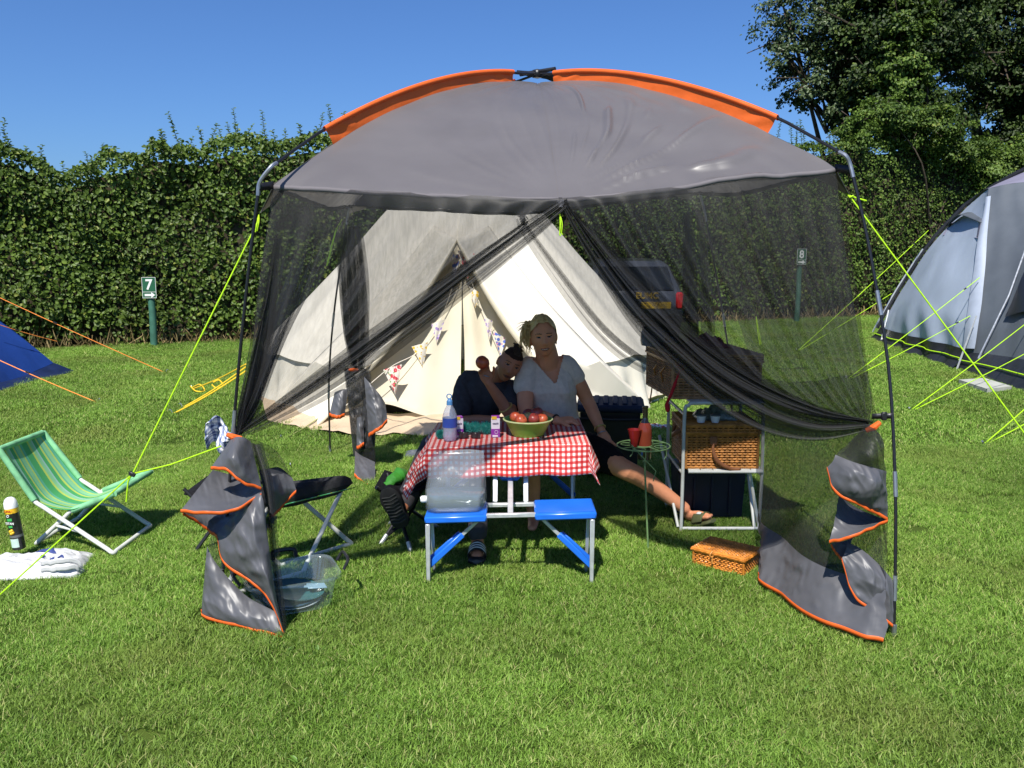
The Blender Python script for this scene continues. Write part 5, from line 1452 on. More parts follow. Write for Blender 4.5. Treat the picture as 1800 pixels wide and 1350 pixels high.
# dark sunglasses lying folded in front of the balls
c = tbl(826, 768, 4.63); b = root('sunglasses', 'dark sunglasses lying folded in front of the spiky balls', 'sunglasses', c)
for s in (-1, 1):
    m = MB(); m.box(c+V(s*.033, 0, .020), (.052, .008, .034), Matrix.Rotation(s*.12, 3, 'Y'), 0, .003); m.build('lens', M['carglass'], b)
    m = MB(); m.tube(catmull([c+V(s*.062, 0, .032), c+V(s*.064, .02, .030), c+V(-s*.02, .055, .020), c+V(-s*.05, .06, .012)], 4), .003, 5); m.build('temple', M['blackpl'], b)
m = MB(); m.tube([c+V(-.062, 0, .035), c+V(0, .002, .033), c+V(.062, 0, .035)], .004, 6); m.build('bridge', M['blackpl'], b)
c = tbl(953, 773, 4.56); b = root('key_ring', 'small bunch of dark keys on the cloth in front of the bowl', 'keys', c)
m = MB(); m.tube([c+V(.011*math.cos(a), .011*math.sin(a), .004) for a in np.linspace(0, 6.283, 17)], .0014, 5, False); m.build('ring', M['steel'], b)
for k in range(3):
    m = MB(); a = .4+k*.9; m.box(c+V(.022*math.cos(a), .018*math.sin(a), .006+.002*k), (.030, .011, .003), Matrix.Rotation(a, 3, 'Z'), 0, .001); m.build('key', M['blackpl'], b)
# collapsible water carrier on the seat
M['film'] = clear_mat('clear_film', (.84, .88, .92), .10, .10)
M['bagwater'] = clear_mat('bag_water', (.20, .27, .30), .42, .04)
cx_, cy_ = P(801, 900, 4.25).x, 4.25; zb = SZ(cx_)+.004
b = root('water_carrier', 'clear collapsible plastic water carrier a third full, standing on the blue seat', 'water carrier', V(cx_, cy_, zb))
def bagring(z, w, d, n=48, ox=0, oy=0, s=1.0, shrink=0.0):
    ring = []
    for k in range(n):
        a = 2*math.pi*k/n; e = .42
        x = abs(math.cos(a))**e*(1 if math.cos(a) >= 0 else -1)*w/2; y = abs(math.sin(a))**(e+.2)*(1 if math.sin(a) >= 0 else -1)*d/2
        cr = 1+.05*nz(math.cos(a)*2, math.sin(a)*2, z*12)+.04*nz(math.cos(a)*5, math.sin(a)*5, z*22)
        ring.append(V(cx_+ox+x*cr-shrink*x, cy_+oy+y*cr*(1-shrink), zb+z+.010*nz(x*9, y*9, z)*s))
    return ring
prof = [(.0, .285, .175, 0), (.012, .305, .195, 0), (.06, .315, .20, 0), (.11, .312, .185, .002), (.16, .300, .14, .005), (.21, .292, .085, .008), (.255, .275, .045, .012), (.285, .262, .022, .016), (.302, .250, .010, .02)]
m = MB(); m.loft([bagring(z, w, d, ox=o, oy=o) for z, w, d, o in prof]); m.build('bag_film', M['film'], b, ang=60)
m = MB(); m.loft([bagring(z+.003, w-.012, d-.012, s=0) for z, w, d, o in prof[:3]]+[bagring(.088, .302, .182, s=0), bagring(.0885, .30, .18, s=0)]); m.build('water', M['bagwater'], b, ang=50)
m = MB(); p = V(cx_-.158, cy_-.03, zb+.055); m.lathe([(.0, -.012), (.018, -.012), (.018, .012), (.012, .02), (0, .02)], p, 14, (-1, -.2, 0)); m.build('tap', M['white'], b)

# ------------------------------------------------------------------ wicker
def wicker_panel(m, o, ux, uz, w, h, nrm, pitch=.0125, stake=.03, r=.0058, jit=.0012, mslot=0):
    rows = max(2, int(h/pitch)); n = max(3, int(w/stake))
    for j in range(rows):
        pts = []
        for i in range(n*2+1):
            x = w*i/(n*2); off = .0045*math.cos(math.pi*i/1.0*.5*2+(j % 2)*math.pi) if i % 1 == 0 else 0
            pts.append(o+ux*x+uz*(pitch*(j+.5)+jit*nz(i*.9, j*3.1, w))+nrm*(off+jit*nz(i, j, 5)))
        m.tube(pts, r*(1+.12*nz(j*1.7, 3, h)), 4, False, mslot, 1.0)
    for i in range(n+1):
        m.tube([o+ux*(w*i/n)+nrm*.0, o+ux*(w*i/n)+uz*h], r*.8, 4, False, mslot)
def wicker_box(name, label, o, ux, uy, w, d, h, mat, lid=.0, pitch=.0125, stake=.03, r=.0058, cat='hamper', lidz=.06):
    ux, uy = ux.normalized(), uy.normalized(); uz = V(0, 0, 1)
    t = root(name, label, cat, o)
    hb = h-lidz
    m = MB()
    wicker_panel(m, o, ux, uz, w, hb, -uy, pitch, stake, r); wicker_panel(m, o+uy*d, ux, uz, w, hb, uy, pitch, stake, r)
    wicker_panel(m, o, uy, uz, d, hb, -ux, pitch, stake, r); wicker_panel(m, o+ux*w, uy, uz, d, hb, ux, pitch, stake, r)
    rot = Matrix((ux, uy, uz)).transposed()
    tag(m.build('woven_side', mat, t, ang=60), kind='stuff')
    m = MB(); m.box(o+ux*w/2+uy*d/2+uz*(hb/2+.004), (w-.012, d-.012, hb-.008), rot); m.build('inner_shade_box', M['dark'], t, smooth=False)  # solid dark box stands in for shade behind the weave
    m = MB()
    z2 = o+uz*(hb+.004); ov = .008
    oo = z2-ux*ov-uy*ov
    if lidz > .03:
        wicker_panel(m, oo, ux, uz, w+2*ov, lidz-.008, -uy, pitch, stake, r); wicker_panel(m, oo+uy*(d+2*ov), ux, uz, w+2*ov, lidz-.008, uy, pitch, stake, r)
        wicker_panel(m, oo, uy, uz, d+2*ov, lidz-.008, -ux, pitch, stake, r); wicker_panel(m, oo+ux*(w+2*ov), uy, uz, d+2*ov, lidz-.008, ux, pitch, stake, r)
    wicker_panel(m, oo+uz*(lidz-.008), ux, uy, w+2*ov, d+2*ov, uz, pitch, stake, r)
    tag(m.build('woven_lid', mat, t, ang=60), kind='stuff')
    m = MB(); m.box(o+ux*w/2+uy*d/2+uz*(hb+lidz/2), (w-.006, d-.006, max(.008, lidz-.016)), rot); m.build('lid_shade_box', M['dark'], t, smooth=False)  # same dark filler, for shade between the lid strands
    m = MB()
    for zz, g in ((.004, 0), (hb-.002, .002), (hb+.008, ov+.002), (h-.004, ov)):
        c4 = [o+uz*zz-ux*g-uy*g, o+uz*zz+ux*(w+g)-uy*g, o+uz*zz+ux*(w+g)+uy*(d+g), o+uz*zz-ux*g+uy*(d+g)]
        for a, bq in zip(c4, c4[1:]+c4[:1]):
            m.tube([a.lerp(bq, k/24)+V(.002*math.sin(k*1.6), .002*math.cos(k*1.6), .0015*math.sin(k*2.1)) for k in range(25)], r*1.35, 5)
    for a in (0, 1):
        for bq in (0, 1):
            p = o+ux*w*a+uy*d*bq; m.tube([p, p+uz*hb], r*1.5, 6)
    tag(m.build('braided_rim', mat, t, ang=60), kind='stuff')
    return t, rot
def strap(t, pts, w, mat='leather', wdir=V(1, 0, 0), name='strap'):
    m = MB(); c_ = catmull(pts, 6); m.grid(lambda u, v: at_curve(c_, v)+wdir*w*(u-.5), 2, len(c_)-1); return m.build(name, M[mat], t, solid=.004)

# ------------------------------------------------------------------ camping kitchen stand
KX0, KX1, KY0, KY1, KT = 1.015, 1.475, 4.92, 5.42, .785
ks = root('kitchen_stand', 'folding camping kitchen stand of white tubes with two slatted shelves', 'camping stand', (1.25, 5.15, 0))
def ktube(pts, r=.0105, name='frame_tube', mat='white_tube'):
    m = MB(); m.tube(pts, r, 10); return m.build(name, M[mat], ks)
for y in (KY0, KY1):
    ktube(catmull([V(KX0, y, 0), V(KX0, y, .35), V(KX0, y, KT-.06), V(KX0+.02, y, KT-.015), V(KX0+.07, y, KT), V(KX1-.07, y, KT), V(KX1-.02, y, KT-.015), V(KX1, y, KT-.06), V(KX1+.01, y, .35), V(KX1+.005, y, 0)], 6))
    ktube([V(KX0, y, .022), V(KX1, y, .022)], name='foot_rail')
for x in (KX0, KX1):
    ktube([V(x, KY0, .36), V(x, KY1, .36)], .009); ktube([V(x-.012, KY0+.03, .02), V(x-.012-(.06 if x < 1.2 else -.02), KY1-.08, .50)], .0095)
    ktube([V(x+.0, KY0, KT-.07), V(x+.0, KY1, KT-.07)], .009)
ktube([V(KX0+.03, KY0-.012, .375), V(KX1+.01, KY0-.012, .375)], .010)
for i in range(6):
    x0 = KX0+.03+i*.0745
    m = MB(); m.box(V(x0+.036, (KY0+KY1)/2, .382), (.070, KY1-KY0+.02, .014), None, 0, .003); m.build('slat', M['white_tube'], ks)
    m = MB(); m.box(V(x0+.036, (KY0+KY1)/2, KT+.004), (.070, KY1-KY0, .012), None, 0, .003); m.build('slat', M['white_tube'], ks)
ktube([V(KX1-.05, KY0+.05, .36), V(KX1+.03, KY0+.10, .02)], .0105)
for z, lab in ((.39, 'low'),):
    pass
hm, rq = wicker_box('wicker_hamper', 'large golden wicker hamper with leather strap on the lower shelf of the stand', V(KX0+.018, KY0+.012, .391), V(1, 0, 0), V(0, 1, 0), .425, .40, .262, M['wicker'], lidz=.055, pitch=.0155, stake=.030, r=.0066)
m = MB(); c = V(KX0+.175, KY0-.002, .56); m.box(c, (.045, .012, .05), None, 0, .012); m.build('buckle_tab', M['leather'], hm)
strap(hm, [c+V(-.005, -.01, -.02), c+V(.0, -.016, -.07), c+V(.03, -.02, -.125), c+V(.10, -.015, -.165), c+V(.16, -.012, -.172)], .026, wdir=V(.5, 0, .8).normalized())
strap(hm, [V(KX0+.004, KY0+.12, .60), V(KX0-.028, KY0+.16, .57), V(KX0-.03, KY0+.22, .55), V(KX0+.004, KY0+.27, .60)], .03, wdir=V(0, .2, 1).normalized(), name='handle')
th, rq = wicker_box('wicker_hamper', 'brown wicker hamper with closed lid on top of the stand, behind the net', V(.955, 5.0, KT+.014), V(1, .02, 0), V(-.07, .60, 0), .52, .55, .262, M['wicker_dark'], lidz=.05, pitch=.016, stake=.032, r=.0068)
strap(th, [V(.93, 5.40, 1.06), V(.905, 5.45, .95), V(.91, 5.47, .80), V(.90, 5.49, .68)], .03, wdir=V(0, 1, 0))
for yy in (5.15, 5.32):
    m = MB(); m.tube([V(.945-.02*(yy-5.1)*4, yy, .98), V(.915-.02*(yy-5.1)*4, yy+.02, .93), V(.935-.02*(yy-5.1)*4, yy+.04, .87)], .006, 6); m.build('peg_loop', M['wicker'], th)
# things on the hampers and under the shelf
m = MB(); c = V(1.20, 5.03, .672)
for sx, lab in ((0, 'white cup with dark lid on the golden hamper, one beside the stand post'), (.085, 'white cup with dark lid on the golden hamper, the one nearer the net')):
    q = c+V(sx-.075, -.05, -.012); b = root('cup', lab, 'cup', q, 'white cups on the golden hamper'); m = MB(); m.lathe([(.0, 0), (.022, 0), (.030, .045), (.028, .045), (0, .01)], q, 16); m.build('cup_body', M['white'], b); m = MB(); m.lathe([(.031, .040), (.031, .048), (0, .049)], q, 16); m.build('lid', M['slate'], b)
M['silver'] = pm('silver_green_foil', (.20, .24, .21), .3, .6, metal=.3, var=.4, scale=20, bump=.8, bscale=30)
def heap(name, label, cat, c, w, d, h, mat, seed, n=22, group=None):
    m = MB()
    def f(u, v):
        x, y = (u-.5)*2, (v-.5)*2; rr = max(abs(x), abs(y))
        z = h*max(0, 1-rr**2.5)*(.65+.7*nz(x*1.8, y*1.8, seed)+.35*nz(x*5, y*5, seed+2))
        k = 1-.12*nz(x*2, y*2, seed+5)
        return Vector(c)+V(x*w/2*k, y*d/2*k, max(.002, z))
    m.grid(f, n, n); return tag(m.build(name, mat, None, ang=35, solid=.003), label, cat, group)
heap('foil_bag', 'crumpled silver-green bag lying on the golden hamper', 'bag', V(1.24, 5.13, .656), .24, .18, .095, M['silver'], 3)
M['red'] = pm('red_cotton', (.48, .018, .028), .8, .2, var=.15, scale=20, bump=.3)
mit = root('oven_glove', 'red oven glove hanging from a ring on the stand post', 'oven glove', V(.97, 4.98, .72))
m = MB(); m.tube(catmull([P(1196, 650, 4.93), P(1189, 668, 4.92), P(1180, 692, 4.92), P(1173, 708, 4.92), P(1174, 724, 4.92)], 5), [.010]*6+[.016]*6+[.014]*4+[.024]*4+[.012], 9, flat=.6); m.build('glove', M['red'], mit)
m = MB(); m.tube(catmull([P(1196, 650, 4.93), P(1190, 644, 4.93), P(1198, 640, 4.93), P(1201, 648, 4.93), P(1196, 652, 4.93)], 4), .004, 5); m.build('hanging_loop', M['red'], mit)
M['bluegrey'] = pm('blue_grey_enamel', (.13, .17, .24), .4, .5, var=.1, scale=15)
c = V(.90, 5.44, KT+.285); jg = root('jug', 'blue-grey enamel jug standing on the brown hamper', 'jug', c)
m = MB(); m.lathe([(0, 0), (.07, 0), (.078, .03), (.075, .08), (.062, .105), (.066, .112), (.06, .108), (0, .02)], c, 20); m.build('jug_body', M['bluegrey'], jg)
m = MB(); m.tube(catmull([c+V(.07, -.01, .09), c+V(.12, -.02, .085), c+V(.12, -.02, .035), c+V(.075, -.01, .02)], 5), .007, 6); m.build('handle', M['bluegrey'], jg)
heap('folded_blanket', 'dusky red folded blanket on the lid of the brown hamper', 'blanket', V(1.24, 5.40, KT+.283), .24, .22, .09, pm('dusky_red_wool', (.17, .05, .05), .9, .1, var=.2, scale=12), 8)
M['navyplastic'] = pm('navy_plastic', (.005, .008, .026), .4, .5, var=.1, scale=10)
c = V(1.245, 5.28, .0); nb = root('storage_crate', 'navy blue storage crate under the lower shelf of the stand', 'crate', c)
m = MB(); m.loft([[c+V(sx*(.195+.012*k), sy*(.125+.01*k), zz) for sx, sy in ((-1, -1), (1, -1), (1, 1), (-1, 1))] for k, zz in ((0, .02), (1, .30))]); m.build('crate_body', M['navyplastic'], nb, ang=30)
m = MB(); m.box(c+V(0, 0, .315), (.43, .29, .03), None, 0, .008); m.build('lid', M['navyplastic'], nb)
for k in (-1, 0, 1):
    m = MB(); m.box(c+V(k*.11, -.139, .16), (.012, .010, .24), None, 0, .003); m.build('rib', M['navyplastic'], nb)

# small basket on the grass
o = G(1219, 992); ux = (G(1306, 1014)-o); uy = (G(1338, 985)-G(1306, 1014)); ux.z = uy.z = 0
bs, rq = wicker_box('picnic_basket', 'small amber wicker basket with closed lid on the grass in front of the stand', o+V(0, 0, .006), ux, V(-ux.y, ux.x, 0), ux.length, .205, .092, M['wicker_small'], lidz=.018, pitch=.0105, stake=.022, r=.0052, cat='basket')
uxn = ux.normalized(); uyn = V(-uxn.y, uxn.x, 0); cc = o+uxn*ux.length*.40-uyn*.012
m = MB(); m.tube(catmull([cc+V(0, 0, .102), cc-uyn*.006+V(-.010, 0, .084), cc-uyn*.006+V(.002, 0, .070), cc-uyn*.004+V(.008, 0, .086), cc+V(.004, 0, .10)], 4), .0035, 5); m.tube([cc+V(0, 0, .076), cc-uyn*.003+V(.002, 0, .035)], .005, 5); m.build('clasp', M['wicker'], bs)

# cool box behind the table
q = Matrix.Rotation(-.12, 3, 'Z'); c = V(.74, 6.30, 0)
cb = root('cool_box', 'large black cool box with ridged navy lid behind the seated woman', 'cool box', c)
m = MB(); m.loft([[c+q @ V(sx*(.20+.02*k), sy*(.17+.02*k), zz) for sx, sy in ((-1, -1), (1, -1), (1, 1), (-1, 1))] for k, zz in ((0, .05), (1, .50))]); m.build('box_body', M['blackpl'], cb, ang=30)
M['lidnavy'] = pm('navy_lid', (.014, .022, .055), .75, .5, var=.1, scale=10)
m = MB(); m.box(c+V(0, 0, .53), (.50, .44, .055), q, 0, .02); m.build('lid', M['lidnavy'], cb)
for k in range(6):
    m = MB(); m.box(c+q @ V(-.175+.07*k, 0, .563), (.038, .34, .014), q, 0, .005); m.build('lid_ridge', M['lidnavy'], cb)
for s in (-1, 1):
    m = MB(); m.lathe([(0, -.02), (.06, -.02), (.065, 0), (.06, .02), (0, .02)], c+q @ V(s*.19, .12, .065), 16, q @ V(1, 0, 0)); m.build('wheel', M['blackpl'], cb)
m = MB(); m.tube(catmull([c+q @ V(-.22, -.20, .42), c+q @ V(-.23, -.235, .46), c+q @ V(.0, -.245, .46), c+q @ V(.23, -.235, .46), c+q @ V(.22, -.20, .42)], 5), .012, 7); m.build('handle', M['blackpl'], cb)

# ------------------------------------------------------------------ wire bottle stand on a spike
M['wiregreen'] = pm('pale_green_wire', (.13, .22, .09), .4, .5, var=.1, scale=30)
rc = P(1131, 783, 4.62); st = G(1140, 966)
ws = root('wire_drink_stand', 'pale green wire drinks holder on a single spike stuck in the lawn', 'drinks stand', st)
m = MB(); m.tube([V(st.x, st.y, -.03), V(lerp(st.x, rc.x, .5), rc.y, .3), V(rc.x+.004, rc.y, rc.z)], .0055, 7); m.build('spike', M['wiregreen'], ws)
m = MB(); RR = .146
for r_, z in ((RR, 0), (.045, 0)): m.tube([rc+V(r_*math.cos(a), r_*math.sin(a), z) for a in np.linspace(0, 6.2832, 41)], .004, 6, False)
for k in range(4):
    a = .5+k*1.57; m.tube([rc+V(.045*math.cos(a), .045*math.sin(a), 0), rc+V(RR*math.cos(a), RR*math.sin(a), 0)], .003, 5)
for k in range(4):
    a = k*1.57+1.2; q = rc+V(.095*math.cos(a), .095*math.sin(a), 0)
    m.tube([q+V(.032*math.cos(w), .032*math.sin(w), 0) for w in np.linspace(0, 6.2832, 17)], .0025, 5, False); m.tube(catmull([q+V(.032, 0, 0), q+V(.034, 0, -.05), q+V(.02, 0, -.072)], 3), .0025, 5)
m.build('ring', M['wiregreen'], ws)
m = MB(); m.tube([P(1110, 782, 4.50), P(1126, 800, 4.49), P(1153, 828, 4.50), P(1148, 846, 4.5)], .0028, 5); m.build('loose_wire', M['wiregreen'], ws)
M['glassdark'] = pm('dark_bottle_glass', (.012, .010, .008), .08, .7, coat=.5)
M['rose'] = pm('rose_wine', (.34, .06, .03), .15, .6, var=.1, scale=10, trans=.3)
c = rc+V(.006, 0, -.075)
wb_ = root('wine_bottle', 'dark wine bottle held in the wire stand', 'bottle', c)
m = MB(); m.lathe([(0, 0), (.036, 0), (.038, .01), (.038, .15), (.034, .185), (.018, .215), (.0145, .235), (.0145, .285), (.017, .287), (.017, .297), (0, .298)], c, 20); m.build('bottle_glass', M['glassdark'], wb_)
m = MB(); m.lathe([(.0388, .075), (.0388, .148), (.0350, .185), (.026, .205)], c, 20, None, 0, False); m.build('label', M['rose'], wb_)
c = rc+V(-.055, -.03, .002); cp = root('plastic_tumbler', 'red plastic tumbler in the wire stand beside the bottle', 'tumbler', c)
m = MB(); m.lathe([(0, 0), (.016, 0), (.038, .095), (.0365, .095), (.014, .006), (0, .006)], c, 18); m.build('tumbler', pm('red_plastic', (.34, .018, .014), .35, .5, trans=.25), cp)
# ------------------------------------------------------------------ beach chair, stool and bits on the lawn
def stripes(name, cols, n):
    m, N, L = new_mat(name); out = N.new('ShaderNodeOutputMaterial'); b = N.new('ShaderNodeBsdfPrincipled'); b.inputs['Roughness'].default_value = .8; b.inputs['Specular IOR Level'].default_value = .2
    uv = N.new('ShaderNodeUVMap'); sx = N.new('ShaderNodeSeparateXYZ'); L.new(uv.outputs[0], sx.inputs[0])
    mm = N.new('ShaderNodeMath'); mm.operation = 'MULTIPLY'; mm.inputs[1].default_value = n; L.new(sx.outputs[0], mm.inputs[0])
    fr = N.new('ShaderNodeMath'); fr.operation = 'FRACT'; L.new(mm.outputs[0], fr.inputs[0])
    cr = N.new('ShaderNodeValToRGB'); cr.color_ramp.interpolation = 'CONSTANT'
    pos = 0
    for i, (w, c) in enumerate(cols):
        if i < 2: e = cr.color_ramp.elements[i]; e.position = pos
        else: e = cr.color_ramp.elements.new(pos)
        e.color = (*c, 1); pos += w
    L.new(fr.outputs[0], cr.inputs[0]); L.new(cr.outputs[0], b.inputs['Base Color'])
    t = N.new('ShaderNodeBsdfTranslucent'); L.new(cr.outputs[0], t.inputs[0]); ms = N.new('ShaderNodeMixShader'); ms.inputs[0].default_value = .3
    L.new(b.outputs[0], ms.inputs[1]); L.new(t.outputs[0], ms.inputs[2]); L.new(ms.outputs[0], out.inputs[0]); return m
gA, gB, gC, gD, gE = (.09, .42, .15), (.28, .60, .33), (.55, .66, .14), (.36, .58, .52), (.14, .48, .32)
M['stripe'] = stripes('green_stripes', [(.13, gA), (.07, gC), (.12, gB), (.05, gD), (.13, gA), (.06, gC), (.05, gE), (.14, gB), (.05, gC), (.10, gE), (.10, gA)], 2.0)
dc = root('deck_chair', 'low folding beach chair with green striped cloth and white tube frame', 'deck chair', G(198, 972))
An, Af = G(199, 972, .022), G(264, 924, .022)
Tn, Tf = P(-2, 790, 4.66), P(76, 760, 5.16)
Bn, Bf = P(201, 868, 4.62), P(266, 828, 5.10)
Rn = G(64, 955, .022); Rf = Rn+(Af-An)
def dct(pts, name='frame_tube', r=.0125):
    m = MB(); m.tube(pts, r, 10); return m.build(name, M['white_tube'], dc)
def rnd(p, q, s, d=.05): return [p.lerp(s, 1-d/(p-s).length), s, s.lerp(q, d/(q-s).length)]
ANb, AFb, BNb, BFb = P(62, 882, 4.66), P(142, 843, 5.13), P(126, 898, 4.66), P(180, 863, 5.13)
dct([Tn]+catmull(rnd(Tn, An, ANb, .06), 4)+catmull(rnd(ANb, Af, An, .045), 5)+catmull(rnd(An, AFb, Af, .045), 5)+catmull(rnd(Af, Tf, AFb, .06), 4)+[Tf])
dct([Bn]+catmull(rnd(Bn, Rn, BNb, .06), 4)+catmull(rnd(BNb, Rf, Rn, .045), 5)+catmull(rnd(Rn, BFb, Rf, .045), 5)+catmull(rnd(Rf, Bf, BFb, .06), 4)+[Bf])
dct([Tn, Tf]); dct([Bn, Bf], r=.012)
m = MB()
for a_, b_ in ((Tn, ANb), (Tf, AFb), (Tn, Tf), (Bn, BNb), (Bf, BFb), (Bn, Bf)): m.tube([a_.lerp(b_, -.01), a_.lerp(b_, .5), a_.lerp(b_, .97)], .0175, 10)
m.build('sewn_edge', pm('green_edging', (.22, .52, .27), .8, .2, var=.25, scale=14, trans=.15), dc)
for f in (0, 1):
    a = (ANb if f == 0 else AFb).lerp(An if f == 0 else Af, .60); b = (BNb if f == 0 else BFb).lerp(Rn if f == 0 else Rf, .45)
    dct([a, b], 'folding_link', .008)
nearc = catmull([Tn, P(28, 838, 4.66), P(62, 882, 4.66), P(118, 896, 4.64), P(160, 884, 4.63), Bn], 6)
farc = catmull([Tf, P(108, 803, 5.15), P(140, 842, 5.13), P(163, 861, 5.12), P(190, 861, 5.11), Bf], 6)
def sling(u, v):
    p = at_curve(nearc, v).lerp(at_curve(farc, v), u)
    sag = math.sin(math.pi*u)*math.sin(math.pi*v)**.6
    return p+V(-.018, 0, -.022)*sag+V(0, 0, .003*nz(u*5, v*9, 3))
m = MB(); m.grid(sling, 30, 48, 0, lambda u, v: (u, v)); m.build('sling', M['stripe'], dc, uv=True, solid=.003, ang=80)
# white carrier bag with a spray can on it
M['bagwhite'] = pm('white_carrier_bag', (.58, .58, .58), .45, .5, var=.02, scale=8, bump=.5, bscale=14, trans=.12)
bc = G(62, 1000)
bagv = root('carrier_bag', 'flattened white plastic carrier bag with blue print lying on the lawn', 'carrier bag', bc)
def bagf(u, v):
    x, y = (u-.5)*2, (v-.5)*2; rr = max(abs(x)**1.0, abs(y))
    h = .075*max(0, 1-rr**5)*(.85+.36*nz(x*1.6, y*1.6, 4)+.22*nz(x*5, y*5, 6))
    k = 1+.10*nz(x*2.2, y*2.2, 9)
    ax, ay = V(.98, .16, 0), V(-.25, .97, 0)
    return bc+ax*x*.27*k+ay*y*.165*k+V(0, 0, max(.004, h)+.006*nz(x*12, y*9, 2))
m = MB(); m.grid(bagf, 44, 34); m.build('bag_film', M['bagwhite'], bagv, ang=25, solid=.002)
M['inkblue'] = pm('blue_print', (.045, .065, .22), .5, .4, var=.1, scale=20)
def onbag(u, v, up=.004): return bagf(u, v)+V(0, 0, up)
m = MB(); m.grid(lambda u, v: onbag(.50+.19*u, .62+.26*v*(math.sin(math.pi*(.12+.88*u)))), 12, 8); m.build('blue_print', M['inkblue'], bagv)
for k, ch in enumerate(('E', 'M', 'A')):
    p = onbag(.58+.085*k, .50-.01*k, .004); q = onbag(.58+.085*k, .58, .004); r_ = onbag(.64+.085*k, .50, .004)
    nrm = (r_-p).cross(q-p).normalized(); text_obj('lettering', ch, .045, face_mat(p, nrm if nrm.z > 0 else -nrm, (q-p).normalized()), M['inkblue'], bagv, .002)
m = MB()
for k in range(3): m.grid(lambda u, v: bagf(.62+.36*u, .02+.05*k)+V(.02*k*.3, -.012*k+.012*math.sin(u*6+k), .012+.022*k-.03*v), 14, 3)
m.build('folded_edge', M['bagwhite'], bagv, solid=.002)
cn = P(36, 986, 4.46); cn = V(cn.x, cn.y, .062)
can = root('spray_can', 'black spray can with white domed cap and yellow band standing on the carrier bag', 'spray can', cn)
tlt = Matrix.Rotation(-.10, 3, 'Y')
def canpart(name, prof, mat, n=26):
    m = MB(); m.lathe(prof, cn, n, tlt @ V(0, 0, 1)); return m.build(name, M[mat] if isinstance(mat, str) else mat, can, ang=40)
M['canblack'] = pm('black_can', (.016, .018, .016), .3, .5, var=.2, scale=20)
M['cangrey'] = pm('grey_band', (.16, .17, .17), .35, .5, metal=.3)
M['canteal'] = pm('pale_teal_label', (.45, .60, .52), .45, .4, var=.1, scale=30)
M['cangreen'] = pm('green_lettering', (.05, .36, .08), .4)
M['canyellow'] = pm('yellow_band', (.75, .45, .02), .4, .4, var=.06, scale=30)
canpart('can_body', [(0, 0), (.031, 0), (.033, .005), (.033, .215), (0, .216)], 'canblack')
canpart('grey_stripe', [(.0332, .070), (.0332, .084)], 'cangrey')
canpart('yellow_band', [(.0335, .205), (.0335, .232), (.0, .233)], 'canyellow')
canpart('cap', [(.034, .232), (.0345, .240), (.033, .262), (.026, .280), (.014, .290), (0, .292)], 'white')
def wrap(u, v, a0, a1, z0, z1, r=.0337):
    a = lerp(a0, a1, u); return cn+tlt @ V(r*math.sin(a), -r*math.cos(a), lerp(z0, z1, v))
m = MB(); m.grid(lambda u, v: wrap(u, v, -.75, .65, .016, .064), 12, 2); m.build('lower_label', M['canteal'], can)
m = MB(); m.grid(lambda u, v: wrap(u, v, -.55, .30, .165, .180), 8, 2); m.grid(lambda u, v: wrap(u, v, -.5, .2, .128, .140), 8, 2); m.build('green_flash', M['cangreen'], can)
m = MB(); 
for a, z in ((-.30, .108), (-.02, .112), (-.2, .096), (.1, .1)): m.ball(wrap(0, 0, a, a, z, z, .0325), .0085, 10)
m.build('fruit_print', M['canyellow'], can)
m = MB(); m.tube([wrap(0, 0, -.25+.22*math.cos(t), 0, .194+.006*math.sin(t), .194+.006*math.sin(t), .0337) for t in np.linspace(0, 6.283, 17)], .0014, 5, False); m.build('oval_mark', M['white'], can)
text_obj('lettering', 'TITAN', .017, face_mat(wrap(0, 0, -.12, 0, .152, .152, .0342), tlt @ V(-.12, -1, 0)), M['signwhite'], can, .0008)
text_obj('lettering', '2 FOR 1', .013, face_mat(wrap(0, 0, 0, 0, .219, .219, .0345), tlt @ V(0, -1, 0)), pm('red_print', (.5, .05, .02), .5), can, .0008)
# stool with black padded seat
stl = root('padded_stool', 'folding seat with black padded cushion and white crossed tubes beside the curtain tail', 'folding stool', G(560, 985))
ax = V(-.62, -.66, 0).normalized(); wd = .46
f1, f2 = G(618, 956, .012), G(532, 1006, .012)
t1, t2 = P(512, 864, 4.66), P(577, 893, 4.46)
f1n, f2n, t1n, t2n = f1+ax*wd, f2+ax*wd, t1+ax*wd, t2+ax*wd
def sct(pts, r=.0125, name='frame_tube', mat='white_tube'):
    m = MB(); m.tube(pts, r, 10); return m.build(name, M[mat], stl)
tA, tB = P(600, 862, 4.62), P(515, 866, 4.50)
sct([tB]+catmull(rnd(tB, f1n, f1, .04), 5)+catmull(rnd(f1, tB+ax*wd, f1n, .04), 5)+[tB+ax*wd])
sct([tA]+catmull(rnd(tA, f2n, f2, .04), 5)+catmull(rnd(f2, tA+ax*wd, f2n, .04), 5)+[tA+ax*wd])
sct([tB.lerp(f1, .55), tA.lerp(f2, .50)], .007, 'folding_link')
s0 = tB.lerp(tA, .5)+ax*wd*.5+V(0, 0, .02)
sd = (tA-tB); sd.z = 0; sd = sd.normalized()
def cush(u, v, top=1):
    x, y = (u-.5), (v-.5); k = (1-abs(2*x)**12)**.5*(1-abs(2*y)**12)**.5 if abs(x) < .5 and abs(y) < .5 else 0
    return s0+sd*x*.40+V(0, 0, 0)+ax*y*.50+V(0, 0, (.055*k if top else -.050*k)+.006*math.sin(v*18)*k)
m = MB(); m.grid(lambda u, v: cush(u, v, 1), 26, 30); m.grid(lambda u, v: cush(u, v, 0), 26, 6); m.build('cushion', pm('black_padding', (.020, .021, .023), .7, .3, var=.25, scale=20, bump=.3), stl, ang=60)
